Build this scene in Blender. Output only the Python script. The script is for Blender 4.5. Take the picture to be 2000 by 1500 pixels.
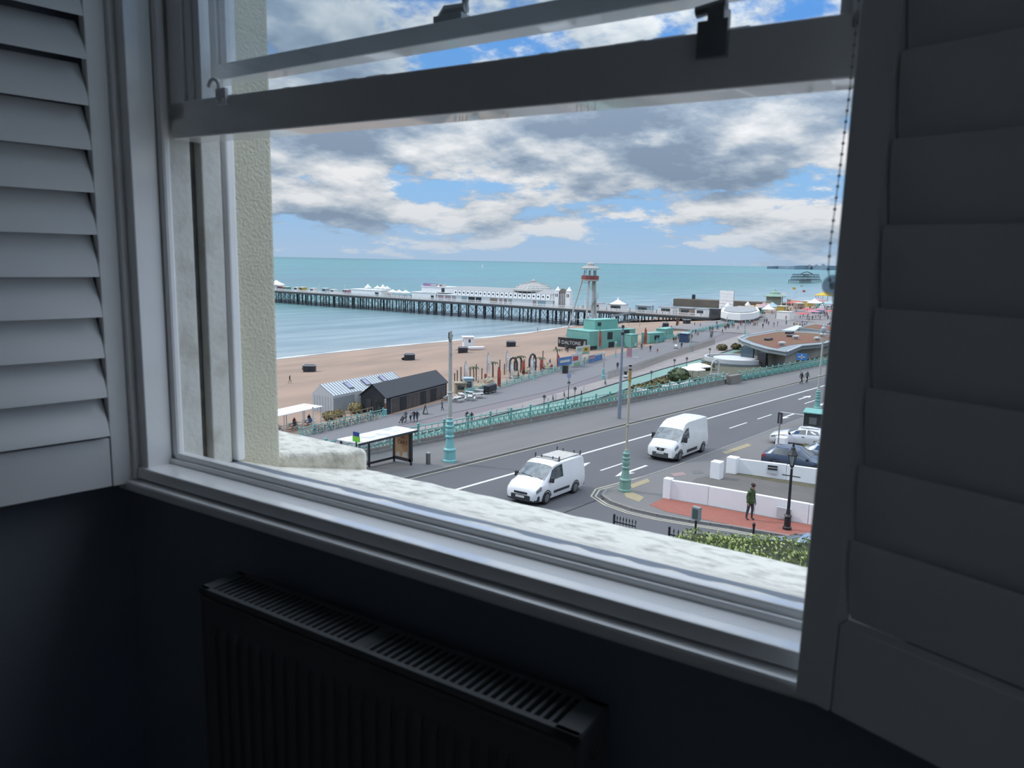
import bpy, bmesh, math, random
from mathutils import Vector, Matrix

for o in list(bpy.data.objects):
    bpy.data.objects.remove(o)
SC = bpy.context.scene
COL = SC.collection
R = math.radians
random.seed(7)

# ------------------------------------------------------------------ camera
# World axes: X runs west along the coast road, Y runs out to sea, Z = 0 is the water. The room is four floors up.
EYE = Vector((0.0, 0.0, 26.0))
cam_d = bpy.data.cameras.new('camera')
cam = bpy.data.objects.new('camera', cam_d)
COL.objects.link(cam)
cam_d.sensor_width = 36.0
cam_d.lens = 27.0
cam_d.clip_start = 0.05
cam_d.clip_end = 60000
cam_d.dof.use_dof = True
cam_d.dof.focus_distance = 70.0
cam_d.dof.aperture_fstop = 7.5
pitch, roll, head = R(9.081), R(1.151), R(36.3)
fw = Vector((math.cos(head) * math.cos(pitch), math.sin(head) * math.cos(pitch), -math.sin(pitch)))
r0 = Vector((math.sin(head), -math.cos(head), 0))
u0 = r0.cross(fw)
rt = math.cos(roll) * r0 + math.sin(roll) * u0
up = rt.cross(fw)
cam.matrix_world = Matrix(((rt.x, up.x, -fw.x, EYE.x), (rt.y, up.y, -fw.y, EYE.y), (rt.z, up.z, -fw.z, EYE.z), (0, 0, 0, 1)))
SC.camera = cam

# ------------------------------------------------------------------ exposure
vs = SC.view_settings
vs.view_transform = 'Standard'
vs.look = 'None'
vs.exposure = 0.42
vs.gamma = 1.0
vs.use_curve_mapping = False
try:
    SC.cycles.use_denoising = True
    SC.cycles.max_bounces = 10
    SC.cycles.diffuse_bounces = 6
    SC.cycles.transparent_max_bounces = 12
    SC.cycles.sample_clamp_indirect = 4.0
except Exception:
    pass

# ------------------------------------------------------------------ sky: broken cumulus over blue
W = bpy.data.worlds.new('sky')
SC.world = W
W.use_nodes = True
nt = W.node_tree
nt.nodes.clear()
def nd(tree, typ, **kw):
    n = tree.nodes.new(typ)
    for k, v in kw.items():
        if k.startswith('i_'):
            n.inputs[int(k[2:])].default_value = v
        else:
            setattr(n, k, v)
    return n
def mth(tree, op, a, b=None, c=None, clamp=False):
    n = tree.nodes.new('ShaderNodeMath')
    n.operation = op
    n.use_clamp = clamp
    for i, v in enumerate((a, b, c)):
        if v is None:
            continue
        if isinstance(v, (int, float)):
            n.inputs[i].default_value = v
        else:
            tree.links.new(v, n.inputs[i])
    return n.outputs[0]
def ramp(tree, fac, stops, interp='LINEAR'):
    n = tree.nodes.new('ShaderNodeValToRGB')
    n.color_ramp.interpolation = interp
    el = n.color_ramp.elements
    while len(el) < len(stops):
        el.new(0.5)
    for e, (p, c) in zip(el, stops):
        e.position = p
        e.color = (c, c, c, 1) if isinstance(c, (int, float)) else (*c, 1)
    tree.links.new(fac, n.inputs[0])
    return n.outputs[0]
def mixc(tree, fac, a, b):
    n = tree.nodes.new('ShaderNodeMix')
    n.data_type = 'RGBA'
    if isinstance(fac, (int, float)):
        n.inputs[0].default_value = fac
    else:
        tree.links.new(fac, n.inputs[0])
    for i, v in ((6, a), (7, b)):
        if isinstance(v, tuple):
            n.inputs[i].default_value = (*v, 1)
        else:
            tree.links.new(v, n.inputs[i])
    return n.outputs[2]

tc = nt.nodes.new('ShaderNodeTexCoord')
sep = nt.nodes.new('ShaderNodeSeparateXYZ')
nt.links.new(tc.outputs['Generated'], sep.inputs[0])
el = mth(nt, 'MAXIMUM', sep.outputs[2], 0.0)
def cloud_noise(lift, scale, detail, rough, off):
    """cloud density on a flat ceiling seen in perspective; lift looks a little higher up the same cloud"""
    den = mth(nt, 'ADD', mth(nt, 'ADD', el, lift), 0.25)
    cb = nt.nodes.new('ShaderNodeCombineXYZ')
    nt.links.new(mth(nt, 'ADD', mth(nt, 'DIVIDE', sep.outputs[0], den), off), cb.inputs[0])
    nt.links.new(mth(nt, 'DIVIDE', sep.outputs[1], den), cb.inputs[1])
    n = nd(nt, 'ShaderNodeTexNoise', noise_dimensions='3D')
    n.inputs['Scale'].default_value = scale
    n.inputs['Detail'].default_value = detail
    n.inputs['Roughness'].default_value = rough
    nt.links.new(cb.outputs[0], n.inputs['Vector'])
    return n.outputs[0]
SKY_SC, SKY_OFF = 2.3, 19.6
d0 = cloud_noise(0.0, SKY_SC, 10, 0.60, SKY_OFF)
d1 = cloud_noise(0.022, SKY_SC, 6, 0.55, SKY_OFF)
dbig = cloud_noise(0.0, 0.75, 2, 0.5, 3.1)
cover = ramp(nt, el, [(0.0, 0.42), (0.02, 0.50), (0.05, 0.57), (0.09, 0.56), (0.125, 0.66), (0.19, 0.68), (0.24, 0.52), (0.34, 0.49), (0.6, 0.60), (1.0, 0.64)])
dens = mth(nt, 'ADD', mth(nt, 'ADD', d0, mth(nt, 'MULTIPLY', mth(nt, 'SUBTRACT', dbig, 0.5), 0.45)), mth(nt, 'SUBTRACT', cover, 0.5))
mask = ramp(nt, dens, [(0.47, 0.0), (0.56, 1.0)], 'EASE')
thick = ramp(nt, dens, [(0.56, 0.0), (0.82, 1.0)])
lit = mth(nt, 'ADD', 0.66, mth(nt, 'MULTIPLY', mth(nt, 'SUBTRACT', d0, d1), 4.6))
lit = mth(nt, 'SUBTRACT', lit, mth(nt, 'MULTIPLY', thick, 0.62), clamp=True)
ccol = ramp(nt, lit, [(0.0, (0.18, 0.24, 0.325)), (0.3, (0.27, 0.335, 0.42)), (0.62, (0.45, 0.49, 0.535)), (1.0, (0.655, 0.665, 0.68))])
blue = ramp(nt, el, [(0.0, (0.34, 0.49, 0.68)), (0.04, (0.28, 0.46, 0.69)), (0.12, (0.20, 0.40, 0.67)), (0.28, (0.085, 0.24, 0.55)), (1.0, (0.05, 0.14, 0.40))])
skyc = mixc(nt, mask, blue, ccol)
haze = ramp(nt, el, [(0.0, 0.68), (0.02, 0.42), (0.05, 0.10), (0.10, 0.0)])
skyc = mixc(nt, haze, skyc, (0.37, 0.50, 0.66))
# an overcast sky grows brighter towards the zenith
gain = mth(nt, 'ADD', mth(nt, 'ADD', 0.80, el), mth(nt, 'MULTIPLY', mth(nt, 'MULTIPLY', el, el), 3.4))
bg = nt.nodes.new('ShaderNodeBackground')
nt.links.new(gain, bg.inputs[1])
nt.links.new(skyc, bg.inputs[0])
wo = nt.nodes.new('ShaderNodeOutputWorld')
nt.links.new(bg.outputs[0], wo.inputs[0])

# ------------------------------------------------------------------ sun, softened by thin cloud, high over the sea and a little behind
sun_d = bpy.data.lights.new('sun', 'SUN')
sun_d.energy = 1.4
sun_d.angle = R(5)
sun_d.color = (1.0, 0.94, 0.84)
sun = bpy.data.objects.new('sun', sun_d)
COL.objects.link(sun)
sun.rotation_euler = Vector((0.30, -0.72, -0.80)).to_track_quat('-Z', 'Y').to_euler()
sun.location = (-20, 60, 90)

# ------------------------------------------------------------------ materials
MATS = {}
TONE = 1.0        # overall reflectance of the paints that follow
def mat(name, col, rough=0.6, metal=0.0, var=0.0, scale=3.0, bump=0.0, bscale=40.0, col2=None, spec=0.5, coat=0.0, detail=5, stretch=None, th=None):
    """Principled material; var mixes towards col2 (or a darker col) through noise in object space"""
    if name in MATS:
        return MATS[name]
    col = tuple(v * TONE for v in col)
    if col2: col2 = tuple(v * TONE for v in col2)
    m = bpy.data.materials.new(name)
    m.use_nodes = True
    t = m.node_tree
    b = t.nodes['Principled BSDF']
    b.inputs['Base Color'].default_value = (*col, 1)
    b.inputs['Roughness'].default_value = rough
    b.inputs['Metallic'].default_value = metal
    b.inputs['Specular IOR Level'].default_value = spec
    b.inputs['Coat Weight'].default_value = coat
    if var or bump:
        c = t.nodes.new('ShaderNodeTexCoord')
        src = c.outputs['Object']
        if stretch:
            mp = t.nodes.new('ShaderNodeMapping')
            mp.inputs['Scale'].default_value = stretch
            t.links.new(src, mp.inputs[0])
            src = mp.outputs[0]
    if var:
        n = t.nodes.new('ShaderNodeTexNoise')
        n.inputs['Scale'].default_value = scale
        n.inputs['Detail'].default_value = detail
        t.links.new(src, n.inputs['Vector'])
        lo, hi = th or (0.35, 0.68)
        f = ramp(t, n.outputs[0], [(lo, 0.0), (hi, var)])
        c2 = col2 or tuple(v * 0.55 for v in col)
        t.links.new(mixc(t, f, col, c2), b.inputs['Base Color'])
    if bump:
        n2 = t.nodes.new('ShaderNodeTexNoise')
        n2.inputs['Scale'].default_value = bscale
        n2.inputs['Detail'].default_value = 4
        t.links.new(src, n2.inputs['Vector'])
        bp = t.nodes.new('ShaderNodeBump')
        bp.inputs['Strength'].default_value = bump
        bp.inputs['Distance'].default_value = 0.02
        t.links.new(n2.outputs[0], bp.inputs['Height'])
        t.links.new(bp.outputs[0], b.inputs['Normal'])
    MATS[name] = m
    return m
def glassmat(name, tint=(0.9, 0.95, 0.96), gloss=0.12, dirt=0.0, dirtcol=(0.6, 0.62, 0.6)):
    """thin pane: clear with a little mirror and, if asked, a film of dirt"""
    m = bpy.data.materials.new(name)
    m.use_nodes = True
    t = m.node_tree
    t.nodes.clear()
    tr = t.nodes.new('ShaderNodeBsdfTransparent')
    tr.inputs[0].default_value = (*tint, 1)
    gl = t.nodes.new('ShaderNodeBsdfGlossy')
    gl.inputs['Roughness'].default_value = 0.02
    mx = t.nodes.new('ShaderNodeMixShader')
    mx.inputs[0].default_value = gloss
    t.links.new(tr.outputs[0], mx.inputs[1])
    t.links.new(gl.outputs[0], mx.inputs[2])
    out = mx.outputs[0]
    if dirt:
        df = t.nodes.new('ShaderNodeBsdfTranslucent')
        df.inputs[0].default_value = (*dirtcol, 1)
        c = t.nodes.new('ShaderNodeTexCoord')
        n = t.nodes.new('ShaderNodeTexNoise')
        n.inputs['Scale'].default_value = 6
        n.inputs['Detail'].default_value = 8
        t.links.new(c.outputs['Object'], n.inputs['Vector'])
        f = ramp(t, n.outputs[0], [(0.3, dirt * 0.4), (0.75, dirt)])
        m2 = t.nodes.new('ShaderNodeMixShader')
        t.links.new(f, m2.inputs[0])
        t.links.new(out, m2.inputs[1])
        t.links.new(df.outputs[0], m2.inputs[2])
        out = m2.outputs[0]
    o = t.nodes.new('ShaderNodeOutputMaterial')
    t.links.new(out, o.inputs[0])
    MATS[name] = m
    return m

# ------------------------------------------------------------------ mesh helpers
class MB:
    """collects simple solids and links them as ONE mesh object"""
    def __init__(s):
        s.v, s.f, s.m = [], [], []
        s.mi = 0
        s.x = None
    def add(s, vs, fs):
        k = len(s.v)
        if s.x is not None:
            vs = [s.x @ Vector(p) for p in vs]
        s.v += [tuple(p) for p in vs]
        for f in fs:
            s.f.append(tuple(i + k for i in f))
            s.m.append(s.mi)
        return s
    def box(s, x0, x1, y0, y1, z0, z1):
        return s.add([(x0, y0, z0), (x1, y0, z0), (x1, y1, z0), (x0, y1, z0), (x0, y0, z1), (x1, y0, z1), (x1, y1, z1), (x0, y1, z1)],
                     [(0, 3, 2, 1), (4, 5, 6, 7), (0, 1, 5, 4), (1, 2, 6, 5), (2, 3, 7, 6), (3, 0, 4, 7)])
    def bar(s, p, q, w, h=None, upv=(0, 0, 1)):
        """rectangular bar from p to q"""
        p, q = Vector(p), Vector(q)
        h = w if h is None else h
        d = (q - p).normalized()
        a = d.cross(Vector(upv))
        if a.length < 1e-4:
            a = d.cross(Vector((1, 0, 0)))
        a.normalize()
        b = a.cross(d)
        a *= w / 2
        b *= h / 2
        return s.add([p - a - b, p + a - b, p + a + b, p - a + b, q - a - b, q + a - b, q + a + b, q - a + b],
                     [(0, 3, 2, 1), (4, 5, 6, 7), (0, 1, 5, 4), (1, 2, 6, 5), (2, 3, 7, 6), (3, 0, 4, 7)])
    def tube(s, pts, r, n=6, cap=True):
        """round tube along points; r number or list"""
        pts = [Vector(p) for p in pts]
        rs = r if isinstance(r, (list, tuple)) else [r] * len(pts)
        vs, fs = [], []
        prev = None
        for i, p in enumerate(pts):
            d = (pts[min(i + 1, len(pts) - 1)] - pts[max(i - 1, 0)]).normalized()
            if prev is None:
                a = d.cross(Vector((0, 0, 1)))
                if a.length < 1e-3:
                    a = Vector((1, 0, 0))
            else:
                a = prev - d * prev.dot(d)
                if a.length < 1e-5:
                    a = d.cross(Vector((0, 0, 1)))
            a.normalize()
            prev = a
            b = d.cross(a)
            for k in range(n):
                t = 2 * math.pi * k / n
                vs.append(p + a * (rs[i] * math.cos(t)) + b * (rs[i] * math.sin(t)))
        for i in range(len(pts) - 1):
            for k in range(n):
                k2 = (k + 1) % n
                fs.append((i * n + k, i * n + k2, (i + 1) * n + k2, (i + 1) * n + k))
        if cap:
            fs.append(tuple(range(n))[::-1])
            fs.append(tuple((len(pts) - 1) * n + k for k in range(n)))
        return s.add(vs, fs)
    def cyl(s, x, y, z0, z1, r0, r1=None, n=10):
        return s.tube([(x, y, z0), (x, y, z1)], [r0, r0 if r1 is None else r1], n)
    def lathe(s, prof, n=12, c=(0, 0, 0), sx=1.0, sy=1.0):
        """profile [(r, z)] turned about z"""
        vs, fs = [], []
        for (r, z) in prof:
            for k in range(n):
                t = 2 * math.pi * k / n
                vs.append((c[0] + r * sx * math.cos(t), c[1] + r * sy * math.sin(t), c[2] + z))
        for i in range(len(prof) - 1):
            for k in range(n):
                k2 = (k + 1) % n
                fs.append((i * n + k, i * n + k2, (i + 1) * n + k2, (i + 1) * n + k))
        fs.append(tuple(range(n))[::-1])
        fs.append(tuple((len(prof) - 1) * n + k for k in range(n)))
        return s.add(vs, fs)
    def prism(s, poly, z0, z1):
        """poly [(x, y)] ccw extruded in z; z0/z1 number or function(x, y)"""
        n = len(poly)
        a = z0 if callable(z0) else (lambda x, y: z0)
        b = z1 if callable(z1) else (lambda x, y: z1)
        vs = [(x, y, a(x, y)) for x, y in poly] + [(x, y, b(x, y)) for x, y in poly]
        fs = [tuple(range(n))[::-1], tuple(range(n, 2 * n))] + [(i, (i + 1) % n, n + (i + 1) % n, n + i) for i in range(n)]
        return s.add(vs, fs)
    def slabx(s, poly, x0, x1):
        """poly [(y, z)] extruded along x"""
        n = len(poly)
        vs = [(x0, y, z) for y, z in poly] + [(x1, y, z) for y, z in poly]
        fs = [tuple(range(n))[::-1], tuple(range(n, 2 * n))] + [(i, (i + 1) % n, n + (i + 1) % n, n + i) for i in range(n)]
        return s.add(vs, fs)
    def slaby(s, poly, y0, y1):
        """poly [(x, z)] extruded along y"""
        n = len(poly)
        vs = [(x, y0, z) for x, z in poly] + [(x, y1, z) for x, z in poly]
        fs = [tuple(range(n)), tuple(range(n, 2 * n))[::-1]] + [(i, n + i, n + (i + 1) % n, (i + 1) % n) for i in range(n)]
        return s.add(vs, fs)
    def ball(s, c, r, n=8, m=6, sz=1.0):
        prof = [(max(1e-4, math.sin(math.pi * i / m)) * r, -math.cos(math.pi * i / m) * r * sz) for i in range(m + 1)]
        return s.lathe(prof, n, c)
    def quad(s, a, b, c, d):
        return s.add([a, b, c, d], [(0, 1, 2, 3)])
    def build(s, name, mats, parent=None, smooth=False, bevel=0.0, loc=None, seg=2):
        me = bpy.data.meshes.new(name)
        me.from_pydata(s.v, [], s.f)
        ms = mats if isinstance(mats, (list, tuple)) else [mats]
        for m_ in ms:
            me.materials.append(m_)
        if len(ms) > 1:
            me.polygons.foreach_set('material_index', s.m)
        bm = bmesh.new()
        bm.from_mesh(me)
        bmesh.ops.recalc_face_normals(bm, faces=bm.faces)
        bm.to_mesh(me)
        bm.free()
        if smooth:
            me.polygons.foreach_set('use_smooth', [True] * len(me.polygons))
            me.set_sharp_from_angle(angle=R(smooth if smooth is not True else 40))
        o = bpy.data.objects.new(name, me)
        COL.objects.link(o)
        if parent is not None:
            o.parent = parent
        if loc is not None:
            o.location = loc
        if bevel:
            md = o.modifiers.new('bevel', 'BEVEL')
            md.width = bevel
            md.segments = seg
            md.limit_method = 'ANGLE'
        return o
def tag(o, label=None, cat=None, group=None, kind=None):
    if label: o['label'] = label
    if cat: o['category'] = cat
    if group: o['group'] = group
    if kind: o['kind'] = kind
    return o
def thing(name, label, cat, loc=(0, 0, 0), rz=0.0, group=None, kind=None):
    o = bpy.data.objects.new(name, None)
    o.empty_display_size = 0.2
    COL.objects.link(o)
    o.location = loc
    o.rotation_euler = (0, 0, rz)
    return tag(o, label, cat, group, kind)
def kids(o):
    return [c for c in COL.objects if c.parent == o]
KID = {}
def dup(root, loc, rz=0.0, label=None, group=None, scale=None, rot=None):
    """copy of a thing with copies of its parts and sub-parts (mesh data shared)"""
    if root.name not in KID:
        KID[root.name] = [(c, kids(c)) for c in kids(root)]
    r_ = root.copy()
    COL.objects.link(r_)
    r_.location = loc
    r_.rotation_euler = rot if rot else (0, 0, rz)
    if scale: r_.scale = scale if isinstance(scale, (tuple, list)) else (scale,) * 3
    if label: r_['label'] = label
    if group: r_['group'] = group
    for ch, sub in KID[root.name]:
        c = ch.copy()
        COL.objects.link(c)
        c.parent = r_
        for g in sub:
            d = g.copy()
            COL.objects.link(d)
            d.parent = c
    return r_
def again(o, loc, rz=0.0, parent=None, scale=None):
    """a further piece sharing the mesh of o"""
    c = o.copy()
    COL.objects.link(c)
    c.location = loc
    c.rotation_euler = (0, 0, rz)
    c.parent = parent if parent is not None else o.parent
    if scale: c.scale = scale
    return c
def words(txt, name, size, m, parent=None, loc=(0, 0, 0), rot=(R(90), 0, 0), ext=0.005, align='CENTER', sx=1.0):
    cu = bpy.data.curves.new(name, 'FONT')
    cu.body = txt
    cu.size = size
    cu.extrude = ext
    cu.align_x = align
    cu.align_y = 'CENTER'
    cu.resolution_u = 2
    cu.materials.append(m)
    tmp = bpy.data.objects.new(name, cu)
    COL.objects.link(tmp)
    dg = bpy.context.evaluated_depsgraph_get()
    me = bpy.data.meshes.new_from_object(tmp.evaluated_get(dg))
    bpy.data.objects.remove(tmp)
    o = bpy.data.objects.new(name, me)
    COL.objects.link(o)
    o.location = loc
    o.rotation_euler = rot
    o.scale = (sx, 1, 1)
    if parent is not None:
        o.parent = parent
    return o

# ground heights
def zu(x):
    return max(13.8 - 0.042 * (x - 30), 7.0)
def zl(x):
    return 3.5 + 3.5 * min(max((x - 110) / 110, 0), 1)
def hl(x, y):
    z = zl(x)
    if y > 86:
        t = (y - 86) / 79.0
        z = (z - 0.2) * (1 - t ** 1.6) if t < 1 else -0.06 * (y - 165)
    return z

# ================================================================== THE ROOM
# Window-wall coordinates: s runs along the window wall to the right, n points out of the window, z up from eye height.
WA = R(-86.7)
SV = Vector((math.cos(WA), math.sin(WA), 0))
NV = Vector((-math.sin(WA), math.cos(WA), 0))
def wf(s, n, z=0.0):
    return EYE + SV * s + NV * n + Vector((0, 0, z))
class RB(MB):
    """mesh builder in window-wall coordinates about a base point"""
    def __init__(s, base=(0, 0, 0)):
        super().__init__()
        s.base = base
        s.x = Matrix.Translation(-Vector(base))
    def put(s, name, mats, **kw):
        o = s.build(name, mats, **kw)
        o.location = wf(*s.base)
        o.rotation_euler = (0, 0, WA)
        return o
white = mat('white_gloss_paint', (0.88, 0.88, 0.88), 0.3, coat=0.8, var=0.25, scale=9, col2=(0.70, 0.70, 0.70))
shut_m = mat('shutter_paint', (0.88, 0.88, 0.88), 0.4, var=0.15, scale=4, col2=(0.82, 0.82, 0.82))
aged = mat('aged_cream_paint', (0.66, 0.66, 0.62), 0.6, var=0.8, scale=14, col2=(0.42, 0.40, 0.35), th=(0.5, 0.8), bump=0.15, bscale=60)
grime = mat('grimy_channel', (0.07, 0.075, 0.08), 0.8, var=0.6, scale=25, col2=(0.2, 0.17, 0.13))
navy = mat('navy_wall_paint', (0.20, 0.225, 0.27), 0.7, var=0.3, scale=2.5, col2=(0.165, 0.185, 0.225), bump=0.05, bscale=120)
stucco = mat('cream_stucco', (0.62, 0.595, 0.47), 0.9, var=0.5, scale=7, col2=(0.52, 0.50, 0.40), bump=0.55, bscale=120)
stone = mat('weathered_ledge', (0.80, 0.765, 0.67), 0.95, var=0.8, scale=30, col2=(0.22, 0.21, 0.18), th=(0.47, 0.80), bump=0.5, bscale=80, detail=12, stretch=(0.7, 1.2, 1.0))
floor_m = mat('floorboards', (0.30, 0.23, 0.17), 0.5, var=0.6, scale=3, stretch=(1, 12, 1))
ceil_m = mat('ceiling_paint', (0.78, 0.78, 0.77), 0.8, var=0.1)
pale = mat('pale_room_paint', (0.66, 0.67, 0.68), 0.8, var=0.1)
brassy = mat('dull_metal', (0.35, 0.36, 0.37), 0.45, 0.8, var=0.3, scale=30)
pane_m = glassmat('window_pane', (0.93, 0.95, 0.96), 0.05, 0.04)
pane_d = glassmat('dusty_window_pane', (0.90, 0.93, 0.95), 0.06, 0.14)

# walls, floor, ceiling
C0, C1, C2, C3, C4, C5 = (-1.80, 1.05), (-2.38, -2.41), (2.2, -2.41), (2.28, 0.215), (-0.08, 1.05), (0, 0)
ZF, ZC = -1.35, 1.75
def wallrun(name, a, b, t, label, z0=ZF, z1=ZC, m=navy):
    d = Vector((b[0] - a[0], b[1] - a[1], 0)).normalized()
    q = Vector((-d.y, d.x, 0)) * t
    w = RB((a[0], a[1], z0))
    w.prism([a, b, (b[0] + q.x, b[1] + q.y), (a[0] + q.x, a[1] + q.y)], z0, z1)
    return tag(w.put(name, m), label, None, kind='structure')
wallrun('wall_left', C0, C1, -0.2, 'dark navy wall below the open shutter at the left')
wallrun('wall_back', C1, C2, -0.2, 'pale wall behind the viewer', m=pale)
# side wall beside the viewer with an added, unseen window to light the shaded shutter
w = RB((2.24, -1.1, ZF))
def wr(y0, y1, z0, z1):
    fx = lambda n: 2.2 + 0.08 * (n + 2.41) / 2.625
    w.prism([(fx(y0), y0), (fx(y0) + 0.2, y0), (fx(y1) + 0.2, y1), (fx(y1), y1)], z0, z1)
wr(-2.41, -1.75, ZF, ZC)
wr(-0.75, 0.30, ZF, ZC)
wr(-1.75, -0.75, ZF, -0.5)
wr(-1.75, -0.75, 0.95, ZC)
tag(w.put('wall_right', pale), 'pale side wall beside the viewer', kind='structure')
w2 = thing('added_window', 'added unseen window in the side wall, letting sky light reach the shaded shutter', None, wf(2.32, -1.25, -0.5), WA, kind='structure')
for nm, bx_ in (('stile', (-0.03, 0.03, -0.50, -0.44, 0, 1.45)), ('stile', (-0.03, 0.03, 0.44, 0.50, 0, 1.45)), ('rail', (-0.03, 0.03, -0.44, 0.44, 0, 0.07)), ('rail', (-0.03, 0.03, -0.44, 0.44, 1.38, 1.45)), ('rail', (-0.03, 0.03, -0.44, 0.44, 0.70, 0.75))):
    b_ = MB()
    b_.box(*bx_)
    b_.build(nm, white, w2)
b_ = MB()
b_.box(-0.003, 0.003, -0.44, 0.44, 0.07, 1.38)
b_.build('pane', pane_m, w2)
wallrun('wall_bay', C3, C4, -0.2, 'dark navy bay wall behind the shaded shutter')
w = RB((-0.9, 1.03, ZF))
w.box(-1.9, -0.02, 1.03, 1.25, ZF, -0.531)
tag(w.put('wall_window', navy), 'dark navy wall under the window sill behind the radiator', kind='structure')
w = RB((-0.9, 1.03, 1.14))
w.box(-1.9, -0.02, 1.03, 1.25, 1.14, ZC)
tag(w.put('wall_above', navy), 'dark wall above the window head', kind='structure')
w = RB((-0.9, 0, ZF))
w.prism([C0, C1, C2, C3, C4], ZF - 0.08, ZF)
tag(w.put('floor', floor_m), 'timber floor of the room', kind='structure')
w = RB((-0.9, 0, ZC))
w.prism([C0, C1, C2, C3, C4], ZC, ZC + 0.1)
tag(w.put('ceiling', ceil_m), 'pale ceiling of the room', kind='structure')
# outer masonry: rendered reveal and the sill ledge of the bay
w = RB((-2.0, 1.27, -0.8))
w.box(-2.6, -1.676, 1.262, 1.402, -0.8, 2.4)
w.box(-2.6, -1.80, 1.10, 1.27, -1.5, 2.4)
tag(w.put('wall_reveal', stucco, bevel=0.012), 'rough cream rendered wall edge outside the open window', kind='structure')
w = RB((0.2, 1.25, -0.8))
w.box(-0.05, 1.2, 1.262, 1.402, -0.8, 2.4)
tag(w.put('wall_return', stucco, bevel=0.012), 'cream rendered wall hidden past the shaded shutter', kind='structure')
w = RB((-0.9, 1.40, -0.9))
prof = [(1.10, -0.514), (1.26, -0.535), (1.40, -0.583), (1.572, -0.600), (1.582, -0.62), (1.56, -0.70), (1.30, -0.80), (1.15, -0.80)]
N_ = 60
vs_, fs_ = [], []
rr = random.Random(3)
for i in range(N_ + 1):
    s_ = -1.95 + 2.9 * i / N_
    for j, (n_, z_) in enumerate(prof):
        k = 0.0012 if 0 < j < 6 else 0
        vs_.append((s_, n_ + rr.uniform(-k, k) * 1.6, z_ + rr.uniform(-k, k)))
for i in range(N_):
    for j in range(len(prof)):
        j2 = (j + 1) % len(prof)
        fs_.append((i * 8 + j, (i + 1) * 8 + j, (i + 1) * 8 + j2, i * 8 + j2))
fs_ += [tuple(range(8)), tuple(N_ * 8 + j for j in range(8))[::-1]]
w.add(vs_, fs_)
tag(w.put('sill_ledge', stone, smooth=60), 'weathered pale stone ledge running outside under the window', kind='structure')
w = RB((-1.8, 1.5, -0.62))
w.prism([(-1.70, 1.385), (-1.515, 1.575), (-1.55, 1.605), (-2.4, 1.63), (-2.4, 1.385)], -0.66, -0.548)
tag(w.put('sill_block', stone, bevel=0.014, seg=3), 'raised weathered block where the stone ledge turns by the rendered wall', kind='structure')

# ------------------------------------------------------------------ sash window
WB = (-0.9, 1.0, -0.55)
win = thing('window_1', 'white painted sash window with its lower sash pushed up', None, wf(*WB), WA, kind='structure')
def wpart(name, m, fill, parent=win, bevel=0.003, smooth=False):
    b_ = RB(WB)
    fill(b_)
    return b_.build(name, m, parent, bevel=bevel, smooth=smooth)
def both(b_, s0, s1, n0, n1, z0, z1):
    b_.box(s0, s1, n0, n1, z0, z1)
SR = -0.155          # right jamb face
wpart('jamb_board', white, lambda b: (b.box(-1.745, -1.675, 1.008, 1.072, -0.53, 1.14)))
wpart('hanging_strip', white, lambda b: (b.box(-1.752, -1.706, 0.994, 1.03, -0.53, 1.14)))
wpart('staff_bead', white, lambda b: (b.box(-1.73, -1.658, 1.074, 1.096, -0.50, 1.14)), bevel=0.007)
wpart('pulley_stile', aged, lambda b: (b.box(-1.75, -1.667, 1.096, 1.152, -0.53, 1.14)))
wpart('sash_channel', grime, lambda b: (b.box(-1.76, -1.688, 1.152, 1.178, -0.53, 1.14)))
wpart('outer_lining', aged, lambda b: (b.box(-1.76, -1.662, 1.178, 1.232, -0.53, 1.14)))
wpart('outer_bead', white, lambda b: (b.box(-1.76, -1.672, 1.232, 1.242, -0.53, 1.14), b.box(-1.76, -1.655, 1.242, 1.268, -0.53, 1.14)), bevel=0.005)
wpart('jamb_board', white, lambda b: (b.box(SR, -0.07, 1.0, 1.072, -0.53, 1.14)))
wpart('staff_bead', white, lambda b: (b.box(SR - 0.017, -0.1, 1.074, 1.096, -0.50, 1.14)), bevel=0.007)
wpart('pulley_stile', aged, lambda b: (b.box(SR - 0.008, -0.07, 1.096, 1.178, -0.53, 1.14)))
wpart('outer_lining', aged, lambda b: (b.box(SR - 0.012, -0.02, 1.178, 1.262, -0.53, 1.14)))
wpart('head', white, lambda b: (b.box(-1.80, -0.05, 1.0, 1.262, 1.09, 1.16)))
wpart('inner_sill', white, lambda b: (b.box(-1.745, -0.07, 1.0, 1.068, -0.528, -0.50)), bevel=0.004)
wpart('sill_nosing', white, lambda b: (b.box(-1.757, -0.07, 0.978, 1.03, -0.556, -0.531)), bevel=0.006)
wpart('draught_bead', white, lambda b: (b.box(-1.69, -0.12, 1.066, 1.074, -0.505, -0.488), b.box(-1.69, -0.12, 1.074, 1.098, -0.505, -0.474)), bevel=0.006)
wpart('outer_sill', stone, lambda b: (b.box(-1.69, -0.12, 1.098, 1.112, -0.56, -0.518)), bevel=0)
def tilt(s):
    return -0.014 * (s + 0.9)
def railbox(b, s0, s1, n0, n1, z0, z1):
    t0, t1 = tilt(s0), tilt(s1)
    b.add([(s0, n0, z0 + t0), (s1, n0, z0 + t1), (s1, n1, z0 + t1), (s0, n1, z0 + t0), (s0, n0, z1 + t0), (s1, n0, z1 + t1), (s1, n1, z1 + t1), (s0, n1, z1 + t0)],
          [(0, 3, 2, 1), (4, 5, 6, 7), (0, 1, 5, 4), (1, 2, 6, 5), (2, 3, 7, 6), (3, 0, 4, 7)])
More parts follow.
